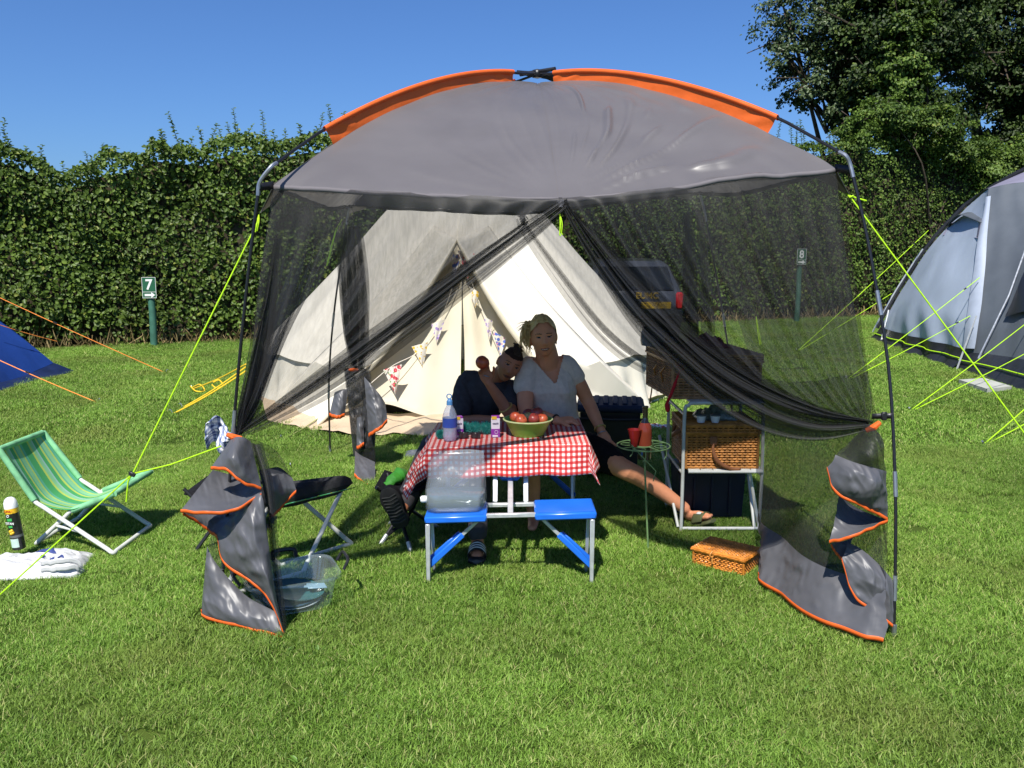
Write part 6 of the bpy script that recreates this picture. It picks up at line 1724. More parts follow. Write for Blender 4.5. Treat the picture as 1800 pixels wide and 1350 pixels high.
m = MB(); m.grid(lambda u, v: s0+sd*(u-.5)*.46+ax*(v-.5)*.44+V(0, 0, -.020-.03*math.sin(math.pi*u)), 12, 6, 0, lambda u, v: (v, u)); m.build('sling', M['stripe'], stl, uv=True, solid=.003)
# black folding chair glimpsed behind the curtain tail
bk = root('black_folding_chair', 'small black folding chair half hidden behind the grey curtain tail', 'folding chair', G(350, 965))
b0 = G(346, 970)
for a, b in ((V(-.01, 0, 0), V(.20, .12, .30)), (V(.26, .05, 0), V(-.06, .02, .36)), (V(.05, .32, 0), V(.26, .40, .30)), (V(.32, .36, 0), V(-.0, .34, .36))):
    m = MB(); m.tube([b0+a, b0+b], .011, 8); m.build('leg', M['blackpl'], bk)
m = MB(); m.grid(lambda u, v: b0+V(-.06+.30*u, .02+.36*v, .33-.02*math.sin(math.pi*u)), 8, 6); m.build('seat', M['blackcloth'], bk, solid=.012)
# clear plastic tub with plates
tc_ = V(-1.05, 3.85, 0); tq = Matrix.Rotation(.42, 3, 'Z')
tb = root('plastic_tub', 'clear plastic washing-up tub with black handles holding plates beside the curtain tail', 'tub', tc_)
M['tubclear'] = clear_mat('clear_tub', (.84, .92, .93), .05, .10)
def tubring(w, d, z, n=40):
    ring = []
    for k in range(n):
        a = 2*math.pi*k/n; e = .38
        ring.append(tc_+tq @ V(abs(math.cos(a))**e*math.copysign(1, math.cos(a))*w*.47, abs(math.sin(a))**e*math.copysign(1, math.sin(a))*d*.47, z))
    return ring
m = MB(); m.loft([tubring(.36, .27, .012), tubring(.375, .285, .03), tubring(.43, .335, .165), tubring(.47, .372, .172), tubring(.472, .374, .158)], False); m.build('tub_wall', M['tubclear'], tb, ang=50, solid=.002)
m = MB(); m.loft([tubring(.02, .02, .010), tubring(.36, .27, .012)], False); m.build('tub_base', M['tubclear'], tb)
for s in (-1, 1):
    m = MB(); m.tube(catmull([tc_+tq @ V(s*.238, -.07, .165), tc_+tq @ V(s*.262, -.06, .205), tc_+tq @ V(s*.265, 0, .212), tc_+tq @ V(s*.262, .06, .205), tc_+tq @ V(s*.238, .07, .165)], 5), .008, 8); m.build('handle', M['blackpl'], tb)
m = MB(); m.tube(catmull([tc_+tq @ V(-.05, .190, .168), tc_+tq @ V(-.04, .215, .20), tc_+tq @ V(.05, .215, .20), tc_+tq @ V(.06, .190, .168)], 5), .011, 8); m.build('handle', M['blackpl'], tb)
M['plateteal'] = pm('teal_melamine', (.030, .11, .12), .3, .5, var=.08, scale=15)
M['plateblue'] = pm('blue_melamine', (.06, .13, .22), .3, .5, var=.08, scale=15)
for k, (lab, mt, off, tilt, rr) in enumerate((('teal plate lying on top of the stack in the clear tub', 'plateteal', V(.03, .01, .055), .14, .125), ('blue plate under the teal one in the clear tub', 'plateblue', V(-.01, -.01, .035), .05, .125), ('white plate at the bottom of the clear tub', 'white', V(.01, .0, .018), 0, .13))):
    c = tc_+tq @ off; axn = V(math.sin(tilt), -.1*tilt, math.cos(tilt)); b = root('plate', lab, 'plate', c, 'plates in the clear tub')
    m = MB(); m.lathe([(0, 0), (rr*.6, 0), (rr*.72, .004), (rr, .014), (rr, .017), (rr*.7, .008), (0, .004)], c, 32, axn); m.build('dish', M[mt], b, ang=50)
b = root('spatula', 'pale blue plastic spatula laid across the plates in the clear tub', 'spatula', tc_+V(0, 0, .09))
m = MB(); m.box(tc_+tq @ V(-.02, .0, .092), (.24, .018, .010), tq @ Matrix.Rotation(.12, 3, 'Y'), 0, .004); m.box(tc_+tq @ V(.12, .0, .077), (.09, .062, .006), tq @ Matrix.Rotation(.12, 3, 'Y'), 0, .002); m.build('blade_and_handle', pm('pale_blue_plastic', (.25, .38, .48), .35), b)
# camp stool with a green bag under the raised foot
cs_ = root('camp_stool', 'dark folding camp stool with grey leg tips under the raised shoe', 'camp stool', G(695, 965))
ft = [G(668, 958), G(723, 972), V(-.98+.22, 5.05, 0), V(-.45, 5.0, 0)]
tp = [V(-.50, 4.98, .36), V(-.74, 4.92, .36), V(-.48, 4.66, .36), V(-.76, 4.62, .36)]
for a, b_ in zip(ft, tp):
    d = (b_-a).normalized(); m = MB(); m.tube([a+d*.06, b_], .011, 8); l_ = m.build('leg', M['pole'], cs_); m = MB(); m.tube([a, a+d*.07], .0125, 8); m.build('leg_tip', M['alu'], l_)
m = MB(); m.grid(lambda u, v: V(-.77+.30*u, 4.62+.38*v, .36-.035*math.sin(math.pi*u)), 10, 8); m.build('seat', M['blackcloth'], cs_, solid=.008)
m = MB(); m.tube(catmull([P(737, 868, 4.72), P(722, 900, 4.66), P(700, 925, 4.62), P(682, 940, 4.62)], 4), .012, 6, flat=.4); m.build('strap', M['blackcloth'], cs_)
M['greenbag'] = pm('bright_green_fabric', (.060, .30, .035), .6, .3, var=.12, scale=12, bump=.3)
gb = root('green_bag', 'bright green fabric bag on the camp stool beside the gingham cloth', 'bag', V(-.66, 4.86, .37))
m = MB()
pts = catmull([P(672, 858, 4.74), P(688, 846, 4.76), P(704, 834, 4.82), P(716, 842, 4.86)], 4)
m.tube([p+V(0, .01*math.sin(i*2.1), .008*math.sin(i*1.7)) for i, p in enumerate(pts)], [.008, .018, .026, .030, .036, .034, .042, .040, .048, .044, .040, .034, .014], 14, True, 0, .75); m.build('bag_body', M['greenbag'], gb)
heap('grey_cloth', 'small grey-blue cloth lying on the grass behind the gingham drape', 'cloth', G(738, 800), .28, .16, .05, M['slate'], 12)
heap('floral_cloth', 'small pink and white floral cloth on the grass behind the wine bottle', 'cloth', G(1158, 752), .26, .14, .05, flor[0], 15)

# ------------------------------------------------------------------ people
def cap_tube(m, pts, rs, n=14, flat=1.0, up=None):
    """closed tapered limb with rounded ends"""
    pts = [Vector(p) for p in pts]
    d0, d1 = (pts[0]-pts[1]).normalized(), (pts[-1]-pts[-2]).normalized()
    pp, rr = [], []
    for a in (80, 50, 25): pp.append(pts[0]+d0*rs[0]*math.sin(R(a))); rr.append(rs[0]*math.cos(R(a)))
    pp += pts; rr += list(rs)
    for a in (25, 50, 80): pp.append(pts[-1]+d1*rs[-1]*math.sin(R(a))); rr.append(rs[-1]*math.cos(R(a)))
    m.tube(pp, rr, n, True, 0, flat, up)
def limb(m, pts, rs, n=14, sub=5, flat=1.0, up=None):
    c = catmull(pts, sub); k = len(pts)-1
    r = [rs[min(k-1, int(i/sub))]*(1-(i/sub-min(k-1, int(i/sub))))+rs[min(k, min(k-1, int(i/sub))+1)]*(i/sub-min(k-1, int(i/sub))) for i in range(len(c))]
    cap_tube(m, c, r, n, flat, up)
def torso(m, secs, n=26):
    """secs: (centre, rx, ry, right vector, front bulge)"""
    rings = []
    for c, rx, ry, rt_, fb in secs:
        rt_ = rt_.normalized(); fw = V(0, 0, 1).cross(rt_)            # forward = away from the back
        fw = -fw if fw.y > 0 else fw
        ring = []
        for k in range(n):
            a = 2*math.pi*k/n; ca, sa = math.cos(a), math.sin(a)
            x = math.copysign(abs(ca)**.85, ca)*rx; y = math.copysign(abs(sa)**.9, sa)*ry
            ring.append(Vector(c)+rt_*x+fw*(y+(fb*math.exp(-((abs(ca)-.5)/.3)**2) if sa > 0 else 0)))
        rings.append(ring)
    m.loft(rings)
def hand(m, wrist, d, nrm, s, curl, sc=1.0, spread=.12, thumb_curl=.5):
    """palm, four bent fingers and a thumb; d finger direction, nrm side the fingers close towards, s thumb side"""
    d = Vector(d).normalized(); nrm = Vector(nrm); nrm = (nrm-d*nrm.dot(d)).normalized(); s = Vector(s); s = (s-d*s.dot(d)-nrm*s.dot(nrm)).normalized()
    w = Vector(wrist); kn = []
    for i, o in enumerate((.030, .010, -.011, -.030)):
        k = w+d*(.088-.006*abs(i-1))*sc+s*o*sc; kn.append(k)
        cap_tube(m, [w+d*.01*sc+s*o*.55*sc, w+d*.05*sc+s*o*.9*sc, k], [.015*sc, .0155*sc, .0115*sc], 8)
    cap_tube(m, [w-d*.02*sc, w+d*.04*sc], [.024*sc, .026*sc], 12, .62, nrm)
    for i, (k, ln) in enumerate(zip(kn, (.074, .083, .077, .060))):
        p = k; a = curl*(.55+.1*i); dd = (d+s*spread*(1.3-i*.9)).normalized(); pts = [p]
        for j, fr in enumerate((.44, .31, .25)):
            q = dd*math.cos(a)+nrm*math.sin(a); p = p+q*ln*fr*sc; pts.append(p); a += curl*(.9 if j == 0 else .7)
        cap_tube(m, pts, [.0105*sc, .0098*sc, .0090*sc, .0075*sc], 8)
    b = w+d*.022*sc+s*.022*sc
    t0 = (d*.75+s*.75+nrm*.25).normalized(); p1 = b+t0*.040*sc; t1_ = (d*.9+s*.35+nrm*thumb_curl).normalized(); p2 = p1+t1_*.034*sc; p3 = p2+(d+nrm*thumb_curl*1.2).normalized()*.026*sc
    cap_tube(m, [b, p1, p2, p3], [.015*sc, .0125*sc, .0110*sc, .0085*sc], 8)
def head(m, c, Rm, sc=1.0, jaw=.30, young=False):
    rings, nu, nv = [], 56, 44
    for j in range(1, nv):
        th = math.pi*j/nv; z = -math.cos(th); rr = math.sin(th); ring = []
        for k in range(nu):
            a = 2*math.pi*k/nu; x, y = rr*math.cos(a), rr*math.sin(a)
            jw = 1-jaw*max(0, -z)**1.4
            X, Y, Z = x*.075*jw, y*(.097 if y > 0 else .092)*(1-.22*max(0, -z)**1.2 if y > 0 else 1-.03*max(0, -z)), z*.117
            if y < 0:
                def gs(px_, pz_, sx_, sz_): return math.exp(-((X-px_)/sx_)**2-((Z-pz_)/sz_)**2)
                f = 0
                f += .021*gs(0, -.030, .0115, .014)+.012*gs(0, -.008, .008, .022)+.006*gs(.012, -.034, .007, .008)+.006*gs(-.012, -.034, .007, .008)
                f -= .0085*(gs(.031, .008, .015, .011)+gs(-.031, .008, .015, .011))
                f += .0045*(gs(.028, .030, .022, .008)+gs(-.028, .030, .022, .008))
                f += .006*(gs(.042, -.028, .018, .018)+gs(-.042, -.028, .018, .018))
                f += .0075*gs(0, -.060, .020, .0055)+.0085*gs(0, -.071, .018, .006)-.003*gs(0, -.0655, .022, .0025)
                f += .009*gs(0, -.102, .020, .016)
                Y -= f*min(1, -y*2.2)
            ring.append(Vector(c)+Rm @ (V(X, Y, Z)*sc))
        rings.append(ring)
    m.loft(rings)
    for s in (-1, 1):
        e = MB(); q = Rm @ Matrix.Rotation(s*.35, 3, 'Z'); m.ball(Vector(c)+Rm @ (V(s*.075, .012, -.006)*sc), 1, 12, 0, (.010*sc, .019*sc, .032*sc), q)
def bake(name, mb, voxel, mats, parent, classify=None, smooth_it=3, delete=None, fac=.5, wrinkle=0.0):
    tmp = mb.build('tmp', mats[0], None, False)
    md = tmp.modifiers.new('r', 'REMESH'); md.mode = 'VOXEL'; md.voxel_size = voxel; md.adaptivity = 0
    ms = tmp.modifiers.new('s', 'SMOOTH'); ms.factor = fac; ms.iterations = smooth_it
    dg = bpy.context.evaluated_depsgraph_get(); dg.update()
    me = bpy.data.meshes.new_from_object(tmp.evaluated_get(dg)); old = tmp.data
    bpy.data.objects.remove(tmp); bpy.data.meshes.remove(old)
    me.name = name; me.materials.clear()
    for q in mats: me.materials.append(q)
    if wrinkle:
        nv_ = len(me.vertices); co_ = np.empty(nv_*3); no_ = np.empty(nv_*3)
        me.vertices.foreach_get('co', co_); me.vertices.foreach_get('normal', no_)
        dd_ = np.array([crease(Vector(q)*.8, 3) for q in co_.reshape(-1, 3)])*wrinkle
        me.vertices.foreach_set('co', (co_.reshape(-1, 3)+no_.reshape(-1, 3)*dd_[:, None]).ravel()); me.update()
    n = len(me.polygons); cen = np.empty(n*3); me.polygons.foreach_get('center', cen); cen = cen.reshape(-1, 3)
    if delete is not None:
        import bmesh
        bad = set(np.nonzero(delete(cen))[0].tolist()); bm = bmesh.new(); bm.from_mesh(me); bm.faces.ensure_lookup_table()
        bmesh.ops.delete(bm, geom=[bm.faces[i] for i in bad], context='FACES'); bm.to_mesh(me); bm.free()
        n = len(me.polygons); cen = np.empty(n*3); me.polygons.foreach_get('center', cen); cen = cen.reshape(-1, 3)
    if classify is not None: me.polygons.foreach_set('material_index', classify(cen).astype(np.int32))
    me.polygons.foreach_set('use_smooth', np.ones(n, dtype=bool))
    me.transform(Matrix.Translation(-ORG[parent.name])); me.update()
    o = bpy.data.objects.new(name, me); COL.objects.link(o); o.parent = parent; ORG[o.name] = ORG[parent.name]
    return o
def frame(up, fwd):
    """head matrix: local z up, local -y forward"""
    z = Vector(up).normalized(); y = -(Vector(fwd)-z*Vector(fwd).dot(z)).normalized(); x = y.cross(z)
    return Matrix((x, y, z)).transposed()
def face_classes(cen, c, Rm, sc, base, eye=2, lip=1, brow=3, white=4, teeth=1):
    loc = (cen-np.array(c)) @ np.array(Rm) / sc
    X, Y, Z = loc[:, 0], loc[:, 1], loc[:, 2]
    k = base.copy(); fr = (Y < -.045) & (np.abs(Z) < .12) & (np.abs(X) < .08)
    k[fr & (((X/.026)**2+((Z-5*X*X+.0665)/.0095)**2) < 1)] = lip
    Zm = Z-7*X*X
    k[fr & (((X/.020)**2+((Zm+.0665)/.0034)**2) < 1)] = teeth
    for s in (-1, 1):
        e = ((X-s*.031)/.0125)**2+((Z-.006)/.0040)**2
        k[fr & (e < 1)] = white
        k[fr & ((((X-s*.031)/.0060)**2+((Z-.006)/.0045)**2) < 1)] = eye
        k[fr & (np.abs(X-s*.031) < .0140) & (np.abs(Z-.0105) < .0020)] = eye
        k[fr & (np.abs(X-s*.031) < .018) & (np.abs(Z-.0300+.22*np.abs(X-s*.028)) < .0022)] = brow
    return k
M['lip'] = pm('lip', (.30, .085, .065), .4, .5)
M['lip_b'] = pm('lip_brown', (.17, .06, .045), .4, .5)
M['eye'] = pm('eye_dark', (.012, .009, .008), .2, .6)
M['teeth'] = pm('teeth', (.62, .55, .48), .3)
M['brow'] = pm('brow_brown', (.07, .040, .022), .8)
M['eyewhite'] = pm('eye_white', (.30, .21, .17), .3, .5)
M['scalp'] = pm('cropped_hair', (.040, .020, .014), .8, .2, var=.2, scale=60, bump=.4, bscale=200)
M['blonde'] = pm('blonde_hair', (.76, .51, .21), .5, .5, var=.35, scale=18, stretch=(1, 1, .4))
M['brownhair'] = pm('dark_brown_hair', (.045, .020, .012), .5, .5, var=.35, scale=25)
M['gold'] = pm('gold_strap', (.55, .36, .10), .35, .5, metal=.5)

# --- woman
wo_ = root('person', 'woman with tied-back blonde hair in grey V-neck T-shirt sitting behind the table', 'person', (.27, 5.38, 0))
hc = P(955, 592, 5.22); HR = frame(V(-.08, -.02, 1), V(.05, -1, -.06)); HS = 1.04
shR, shL = V(.100, 5.31, .935), V(.328, 5.335, .955)
elR, wrR = P(926, 728, 5.14), P(980, 740, 4.97)
elL, wrL = P(1034, 706, 5.36), P(1057, 758, 5.20)
kneeL, ankL = P(1092, 822, 5.02), P(1203, 893, 5.08)
nb = V(.232, 5.33, .955)
b = MB()
rv = V(1, .06, 0)
secs = [(V(.27, 5.40, .37), .15, .12, rv, 0), (V(.27, 5.40, .44), .185, .135, rv, 0), (V(.265, 5.39, .54), .172, .130, rv, 0), (V(.255, 5.37, .64), .150, .118, rv, 0), (V(.245, 5.35, .74), .150, .112, rv, .02),
        (V(.24, 5.335, .80), .152, .112, rv, .035), (V(.235, 5.335, .87), .150, .095, rv, .012), (V(.234, 5.345, .935), .142, .075, rv, 0), (V(.234, 5.345, .975), .105, .062, rv, 0), (V(.233, 5.342, 1.01), .062, .052, rv, 0)]
torso(b, secs)
limb(b, [nb+V(0, .015, -.03), nb.lerp(hc, .40)+V(0, .012, 0), hc+V(0, .02, -.03)], [.080, .070, .066])
head(b, hc, HR, HS, .17)
limb(b, [V(.16, 5.34, .945), shR, shR.lerp(elR, .5)+V(-.012, .0, 0), elR, elR.lerp(wrR, .45)+V(0, 0, .006), wrR], [.055, .060, .056, .044, .041, .029], 16)
limb(b, [V(.29, 5.345, .945), shL, shL.lerp(elL, .5)+V(.008, 0, .01), elL, elL.lerp(wrL, .5), wrL], [.055, .058, .052, .042, .039, .027], 16)
hand(b, wrR, V(.97, -.15, .10), V(0, .15, -1), V(0, -1, .25), 1.05, 1.08, .05)
hand(b, wrL, V(.30, -.42, -.80), V(-.2, -.9, .1), V(-.75, -.2, -.1), .18, 1.0, .40, .1)
limb(b, [V(.34, 5.38, .44), V(.50, 5.20, .44), kneeL, kneeL.lerp(ankL, .40)+V(.0, .03, .012), ankL], [.095, .084, .062, .056, .036], 18)
heel, toe = ankL+V(.030, .015, -.075), P(1250, 908, 4.97)
limb(b, [ankL, heel+V(.0, .0, .025), heel.lerp(toe, .5)+V(0, 0, .012), toe-(toe-heel).normalized()*.03], [.036, .036, .038, .030], 14, 5, .75)
tdir = (toe-heel).normalized(); tside = tdir.cross(V(0, 0, 1)).normalized()
for i in range(5):
    q = toe+tside*(.030-.0145*i)+V(0, 0, .004)-tdir*.006*abs(i-1); cap_tube(b, [q-tdir*.035, q], [.0105 if i else .013]*2, 8)
limb(b, [V(.20, 5.38, .44), V(.14, 5.12, .46), V(.11, 4.96, .45), V(.12, 5.02, .24), V(.13, 5.06, .07)], [.095, .084, .062, .054, .036], 16)
limb(b, [V(.13, 5.06, .07), V(.13, 5.0, .035), V(.12, 4.90, .032)], [.036, .034, .028], 12, 5, .7)
bake('body', b, .0048, [M['skin_w'], M['lip'], M['eye'], M['brow'], M['eyewhite'], M['teeth']], wo_, lambda c: face_classes(c, hc, HR, HS, np.zeros(len(c)), teeth=5), 4)
# T-shirt
t_ = MB(); G_ = .014
torso(t_, [(c, rx+G_, ry+G_, r_, fb*1.15) for c, rx, ry, r_, fb in secs[1:9]]+[(V(.233, 5.345, 1.0), .085, .066, rv, 0)])
limb(t_, [V(.165, 5.34, .940), shR+V(0, 0, .002), shR.lerp(elR, .40)+V(-.012, 0, 0)], [.062, .067, .069], 18)
limb(t_, [V(.305, 5.345, .935), shL+V(0, 0, .004), shL.lerp(elL, .38)+V(.008, 0, .01)], [.060, .065, .063], 18)
vb = P(976, 674, 5.2)
def vneck(c):
    x, y, z = c[:, 0], c[:, 1], c[:, 2]
    w = np.clip((z-vb.z)*.62+.008, 0, 1); cx0 = vb.x+(z-vb.z)*(-.32)
    return ((y < 5.36) & (z > vb.z) & (np.abs(x-cx0) < w) & (np.abs(x-.235) < .105)) | ((np.hypot(x-.232, y-5.34) < .088) & (z > .972)) | (z < .455)
bake('t_shirt', t_, .006, [M['grey_shirt']], wo_, None, 5, vneck, wrinkle=.0055)
# shorts
s_ = MB()
torso(s_, [(c, rx+.012, ry+.012, r_, 0) for c, rx, ry, r_, fb in secs[:3]])
limb(s_, [V(.34, 5.38, .44), V(.50, 5.20, .44), V(.50, 5.20, .44).lerp(kneeL, .75)], [.108, .100, .082], 18)
limb(s_, [V(.20, 5.38, .44), V(.14, 5.12, .46), V(.115, 5.0, .455)], [.108, .098, .085], 18)
bake('shorts', s_, .008, [M['blackcloth']], wo_, None, 3)
# hair: swept back cap, gathered at the side, with loose wisps
h_ = MB(); rings = []
for j in range(1, 40):
    th = math.pi*j/40; z = -math.cos(th); rr = math.sin(th); ring = []
    for k in range(56):
        a = 2*math.pi*k/56; x, y = rr*math.cos(a), rr*math.sin(a)
        wv = 1.10+.030*math.sin(a*9+z*5)+.05*nz(x*4, y*4, z*4)
        ring.append(hc+HR @ V(x*.0785*wv, (y*.100+.006)*wv, z*.127*wv))
    rings.append(ring)
h_.loft(rings)
h_.ball(hc+HR @ V(-.066, .055, .030), .060, 14, 0, (1.0, 1.1, 1.05)); h_.ball(hc+HR @ V(-.02, .095, .0), .060, 14)
def hairline(c):
    l = (c-np.array(hc)) @ np.array(HR); X, Y, Z = l[:, 0], l[:, 1], l[:, 2]
    front = Z < .094-1.1*(np.abs(X)-.030).clip(0, 1)
    return ((Y < -.02+.35*(.06-Z).clip(-.03, .05)) & front) | (Z < -.055)
o = bake('hair', h_, .005, [M['blonde']], wo_, None, 2, hairline)
rr_ = random.Random(4)
st_ = MB()
for k in range(130):
    # locks combed back over the crown
    a = rr_.uniform(-1.15, 1.15); z0 = .062+.045*math.cos(a)+rr_.uniform(-.008, .01)
    z0 = .098-.045*abs(math.sin(a))**2+rr_.uniform(-.004, .006); p0 = V(.070*math.sin(a), -.050*math.cos(a)**2-.006, z0)
    p1 = V(.060*math.sin(a)-.012, -.012, .118+.012*rr_.random()-.045*abs(math.sin(a))); p2 = V(.035*math.sin(a)-.035, .055, .095+.02*rr_.random()-.05*abs(math.sin(a))); p3 = V(-.055+rr_.uniform(-.02, .02), .075, .04+rr_.uniform(-.03, .03))
    pts = catmull([hc+HR @ (p*1.10) for p in (p0, p1, p2, p3)], 5); st_.tube(pts, [.0025]+[.0052]*(len(pts)-2)+[.003], 5, False)
for k in range(90):
    q = V(-.072+rr_.uniform(-.03, .02), .03+rr_.uniform(-.05, .03), .050+rr_.uniform(-.05, .045)); ln = rr_.uniform(.05, .135); sx = rr_.uniform(-.42, .12)
    pts = []
    wv, ph = rr_.uniform(.006, .014), rr_.uniform(0, 6)
    for j in range(11):
        t = j/10
        pts.append(hc+HR @ (q+V(sx*ln*t**.7-.016*math.sin(math.pi*t)+wv*math.sin(t*7+ph)*t, .006*math.sin(t*6+ph), .020*math.sin(math.pi*min(1, t*1.6))*.8-ln*t**1.3)))
    st_.tube(pts, [.0034]*6+[.0030, .0025, .0019, .0013, .0007], 5, False)
for k in range(22):
    q = V(-.075+rr_.uniform(-.02, .02), .02, .06+rr_.uniform(-.02, .03)); e = q+V(-rr_.uniform(.03, .085), -.01, rr_.uniform(-.04, .02))
    st_.tube(catmull([hc+HR @ q, hc+HR @ (q.lerp(e, .5)+V(0, 0, .012)), hc+HR @ e], 4), [.0022]*5+[.0018, .0014, .001, .0006], 5, False)
tag(st_.build('hair_strands', M['blonde'], wo_), kind='stuff')
def bangle(parent, c, ax_, r, th, mat, name='bracelet'):
    ax_ = ax_.normalized(); u = ax_.orthogonal().normalized(); v = ax_.cross(u); m = MB()
    m.tube([c+(u*math.cos(a)+v*math.sin(a))*r for a in np.linspace(0, 6.2832, 25)], th, 6, False); return m.build(name, mat, parent)
bangle(wo_, wrL.lerp(elL, .10), wrL-elL, .032, .007, M['gold'], 'watch'); bangle(wo_, wrL+V(.004, -.005, -.018), wrL-elL, .032, .003, M['steel']); bangle(wo_, wrR.lerp(elR, .06), wrR-elR, .033, .006, M['blackpl'])
# olive slide on the stretched foot
M['olive'] = pm('olive_rubber', (.105, .115, .050), .6, .3, var=.1, scale=20)
sl_ = MB(); bt_ = [heel+V(-.025, .01, -.038), heel.lerp(toe, .35)+V(0, 0, -.036), heel.lerp(toe, .75)+V(0, 0, -.036), toe+tdir*.018+V(0, 0, -.028)]
sl_.tube(catmull(bt_, 5), [.030]+[.040]*4+[.043]*6+[.046]*3+[.042, .028], 14, True, 0, .30, V(0, 0, 1))
def slst(u, v):
    a = lerp(-.15, math.pi+.15, u); q = heel.lerp(toe, lerp(.36, .80, v))+V(0, 0, -.022+.004*v)
    return q+tside*(.051*math.cos(a))+V(0, 0, .066*max(0, math.sin(a))*(1-.28*v))
sl_.grid(slst, 18, 6); sl_.build('slide', M['olive'], wo_, solid=.004)
m = MB(); m.grid(lambda u, v: slst(.30+.14*u*(1-.3*v), .25+.42*v)+V(0, -.004, .006), 3, 5); m.build('slide_mark', M['signwhite'], wo_, solid=.002)

# --- boy
bo = root('person', 'boy with dark mohawk in navy T-shirt leaning on the woman, holding a peach', 'person', (-.25, 5.50, 0))
bc_ = P(896, 640, 5.27); BR_ = frame(V(.42, -.05, .90), V(.16, -1, -.10)); BS = .99
bsR, bsL = P(822, 672, 5.46), V(.005, 5.43, .775)
beR, bwR = P(806, 738, 5.27), P(876, 738, 5.13)
beL, bwL = P(896, 727, 5.12), P(859, 674, 5.06)
bn = V(-.125, 5.41, .845)
b = MB(); rvb = V(1, .05, -.20)
bsec = [(V(-.30, 5.52, .37), .13, .10, V(1, 0, 0), 0), (V(-.30, 5.52, .45), .155, .115, V(1, 0, 0), 0), (V(-.27, 5.50, .56), .140, .105, V(1, 0, -.05), 0), (V(-.22, 5.47, .66), .142, .105, V(1, 0, -.12), 0), (V(-.17, 5.44, .75), .150, .100, rvb, 0),
        (V(-.145, 5.43, .80), .140, .085, rvb, 0), (V(-.135, 5.425, .835), .10, .065, rvb, 0), (V(-.128, 5.42, .86), .055, .05, rvb, 0)]
torso(b, bsec)
limb(b, [bn+V(0, .01, -.02), bn.lerp(bc_, .45)+V(0, .02, 0), bc_+V(-.01, .02, -.02)], [.054, .046, .05])
head(b, bc_, BR_, BS, .34)
limb(b, [V(-.22, 5.44, .83), bsR, bsR.lerp(beR, .5), beR, beR.lerp(bwR, .5), bwR], [.045, .050, .044, .036, .033, .024], 14)
limb(b, [V(-.07, 5.43, .80), bsL, bsL.lerp(beL, .5), beL, beL.lerp(bwL, .45), bwL], [.045, .046, .040, .037, .036, .026], 14)
hand(b, bwR, V(.98, -.1, .0), V(0, .2, -1), V(0, -1, .1), .5, .92)
pk = P(848, 637, 5.015)
hand(b, bwL, (pk-bwL)+V(-.012, .03, .0), V(.25, -1, .15), V(.95, .2, .2), .62, .92, .10, .6)
kb, ab = V(-.18, 4.84, .49), V(-.19, 4.52, .10)
limb(b, [V(-.24, 5.48, .44), V(-.20, 5.1, .49), kb, kb.lerp(ab, .45)+V(0, .02, 0), ab], [.080, .070, .052, .047, .034], 14)
limb(b, [ab, V(-.19, 4.49, .05), V(-.19, 4.41, .042)], [.034, .038, .032], 12, 5, .8)
kr, ar = V(-.50, 5.02, .47), P(707, 893, 4.60)
limb(b, [V(-.36, 5.48, .44), V(-.46, 5.2, .47), kr, kr.lerp(ar, .5)+V(0, 0, -.01), ar], [.080, .068, .052, .046, .036], 14)
def bclass(c):
    k = np.zeros(len(c)); l = (c-np.array(bc_)) @ np.array(BR_) / BS; X, Y, Z = l[:, 0], l[:, 1], l[:, 2]
    hl = (Z > .058+.25*(Y+.06).clip(-.1, 0)) & (np.abs(Z) < .2) | ((Y > .015) & (Z > -.045) & (np.linalg.norm(l, axis=1) < .16) & (np.abs(X) < .072))
    k[hl] = 5
    return face_classes(c, bc_, BR_, BS, k)
bake('body', b, .0048, [M['skin_b'], M['lip_b'], M['eye'], M['brow'], M['eyewhite'], M['scalp']], bo, bclass, 4)
t_ = MB()
torso(t_, [(c, rx+.014, ry+.014, r_, 0) for c, rx, ry, r_, fb in bsec[1:7]]+[(V(-.128, 5.42, .865), .062, .055, rvb, 0)])
limb(t_, [V(-.21, 5.44, .83), bsR+V(0, 0, .004), bsR.lerp(beR, .80)], [.058, .066, .066], 16)
limb(t_, [V(-.08, 5.43, .795), bsL+V(0, 0, .004), bsL.lerp(beL, .62)], [.056, .060, .058], 16)
bake('t_shirt', t_, .006, [M['navy']], bo, None, 5, lambda c: ((np.hypot(c[:, 0]+.125, c[:, 1]-5.40) < .066) & (c[:, 2] > .842)) | (c[:, 2] < .40), wrinkle=.0055)
s_ = MB()
torso(s_, [(c, rx+.014, ry+.014, r_, 0) for c, rx, ry, r_, fb in bsec[:3]])
limb(s_, [V(-.24, 5.48, .44), V(-.20, 5.1, .49), kb, kb.lerp(ab, .45)+V(0, .02, 0), ab+V(0, .01, .03)], [.095, .086, .066, .060, .050], 14)
limb(s_, [V(-.36, 5.48, .44), V(-.46, 5.2, .47), kr, kr.lerp(ar, .5)+V(0, 0, -.01), ar.lerp(kr, .10)], [.095, .084, .066, .060, .052], 14)
bake('trousers', s_, .008, [M['navy']], bo, None, 3, wrinkle=.005)
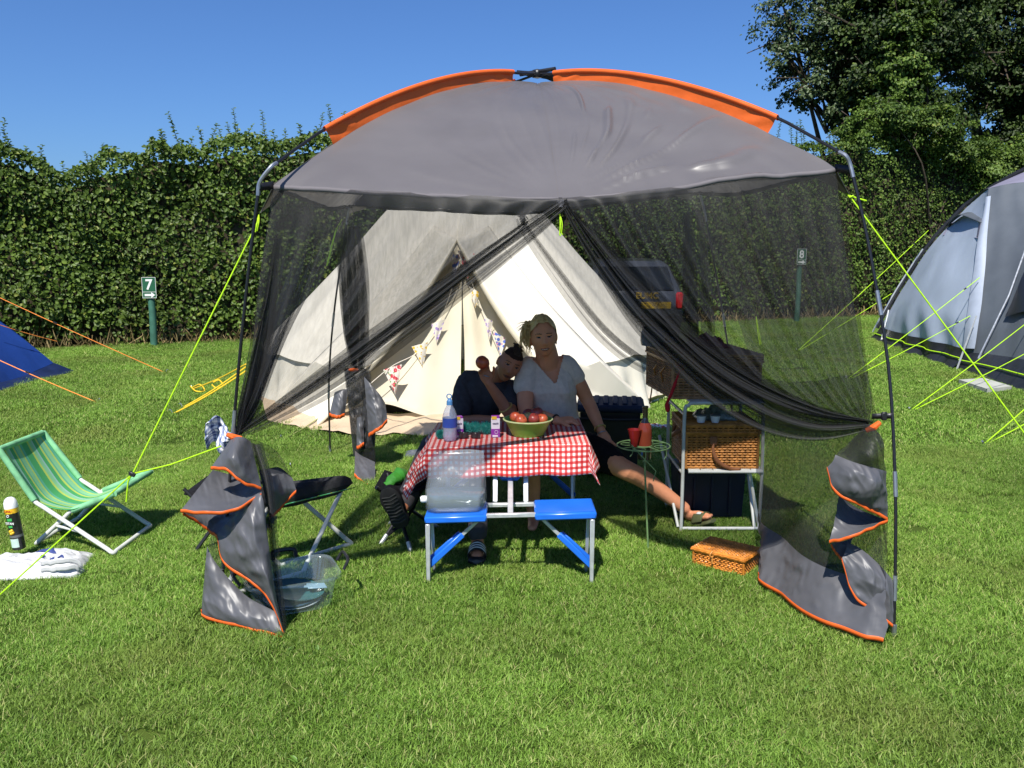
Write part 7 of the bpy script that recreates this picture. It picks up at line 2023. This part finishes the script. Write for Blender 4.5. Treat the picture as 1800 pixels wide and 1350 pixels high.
# mohawk
m = MB(); rr_ = random.Random(9)
for k in range(240):
    s = rr_.uniform(-.95, .40); a = .35+1.25*(s+1)/2
    q = V(rr_.uniform(-.019, .019), -.092*math.cos(a*1.25+.25), .120*math.sin(a*.95+.35)) ; q.z = max(q.z, .05); q *= .99
    d = (V(q.x*3, q.y*.3+.02, q.z)).normalized(); ln = rr_.uniform(.010, .021)
    m.tube([bc_+BR_ @ (q*BS), bc_+BR_ @ (q*BS+d*ln*.6+V(rr_.uniform(-.006, .006), 0, 0)), bc_+BR_ @ (q*BS+d*ln+V(rr_.uniform(-.012, .012), rr_.uniform(-.004, .012), 0))], [.0048, .0042, .0016], 5, False)
tag(m.build('hair', M['brownhair'], bo), kind='stuff')
bangle(bo, bwL.lerp(beL, .80), bwL-beL, .041, .007, M['gold'], 'wristband'); bangle(bo, bwL+(pk-bwL).normalized()*.052, V(.3, .1, 1), .016, .003, M['steel'], 'ring')
# slide with three pale stripes, and the raised trainer with its sole to the camera
m = MB(); m.tube(catmull([V(-.19, 4.57, .022), V(-.19, 4.48, .022), V(-.19, 4.39, .022), V(-.19, 4.355, .026)], 4), [.032]+[.042]*4+[.046]*5+[.042, .036, .024], 14, True, 0, .45, V(0, 0, 1))
sst = lambda u, v: V(-.19+.050*math.cos(lerp(-.1, math.pi+.1, u)), 4.41+.075*v, .030+.062*max(0, math.sin(lerp(-.1, math.pi+.1, u)))*(.75+.35*v))
m.grid(sst, 16, 5); m.build('slide', M['blackpl'], bo, solid=.006)
for k in range(3):
    m = MB(); m.grid(lambda u, v: sst(.12+.76*u, .12+.28*k+.13*v)+V(0, -.003, .005), 14, 2); m.build('slide_stripe', M['signwhite'], bo, solid=.002)
th_, tt = P(708, 926, 4.54), P(679, 858, 4.50)
m = MB(); c_ = catmull([th_, th_.lerp(tt, .35), th_.lerp(tt, .7), tt], 5)
axs = (tt-th_).normalized(); sdw = axs.cross(V(0, -1, 0)).normalized()
m.tube([p+V(0, .03, 0) for p in c_], [.030, .044, .050, .052, .050, .049, .050, .052, .055, .056, .057, .057, .055, .050, .042, .026], 16, True, 0, .85, V(0, -1, 0)); m.build('trainer', M['blackcloth'], bo)
m = MB(); m.tube([p+V(0, -.012, 0) for p in c_], [.028, .042, .049, .051, .049, .047, .048, .051, .055, .057, .058, .057, .054, .048, .040, .022], 18, True, 0, .22, V(0, -1, 0)); so = m.build('sole', M['rubber'], bo)
m = MB()
for k in range(9):
    p = th_.lerp(tt, .16+.08*k)+V(0, -.024, 0); w = .040
    m.tube([p-sdw*w+axs*.006, p+axs*-.004, p+sdw*w+axs*.006], .0035, 5)
m.build('tread', pm('tread_grey', (.025, .027, .025), .7), so)
# the peach in his hand
fruit('red peach held up in the hand of the boy', 'peach', 'peach', pk, .042, M['nect'], (.6, .5, 0))
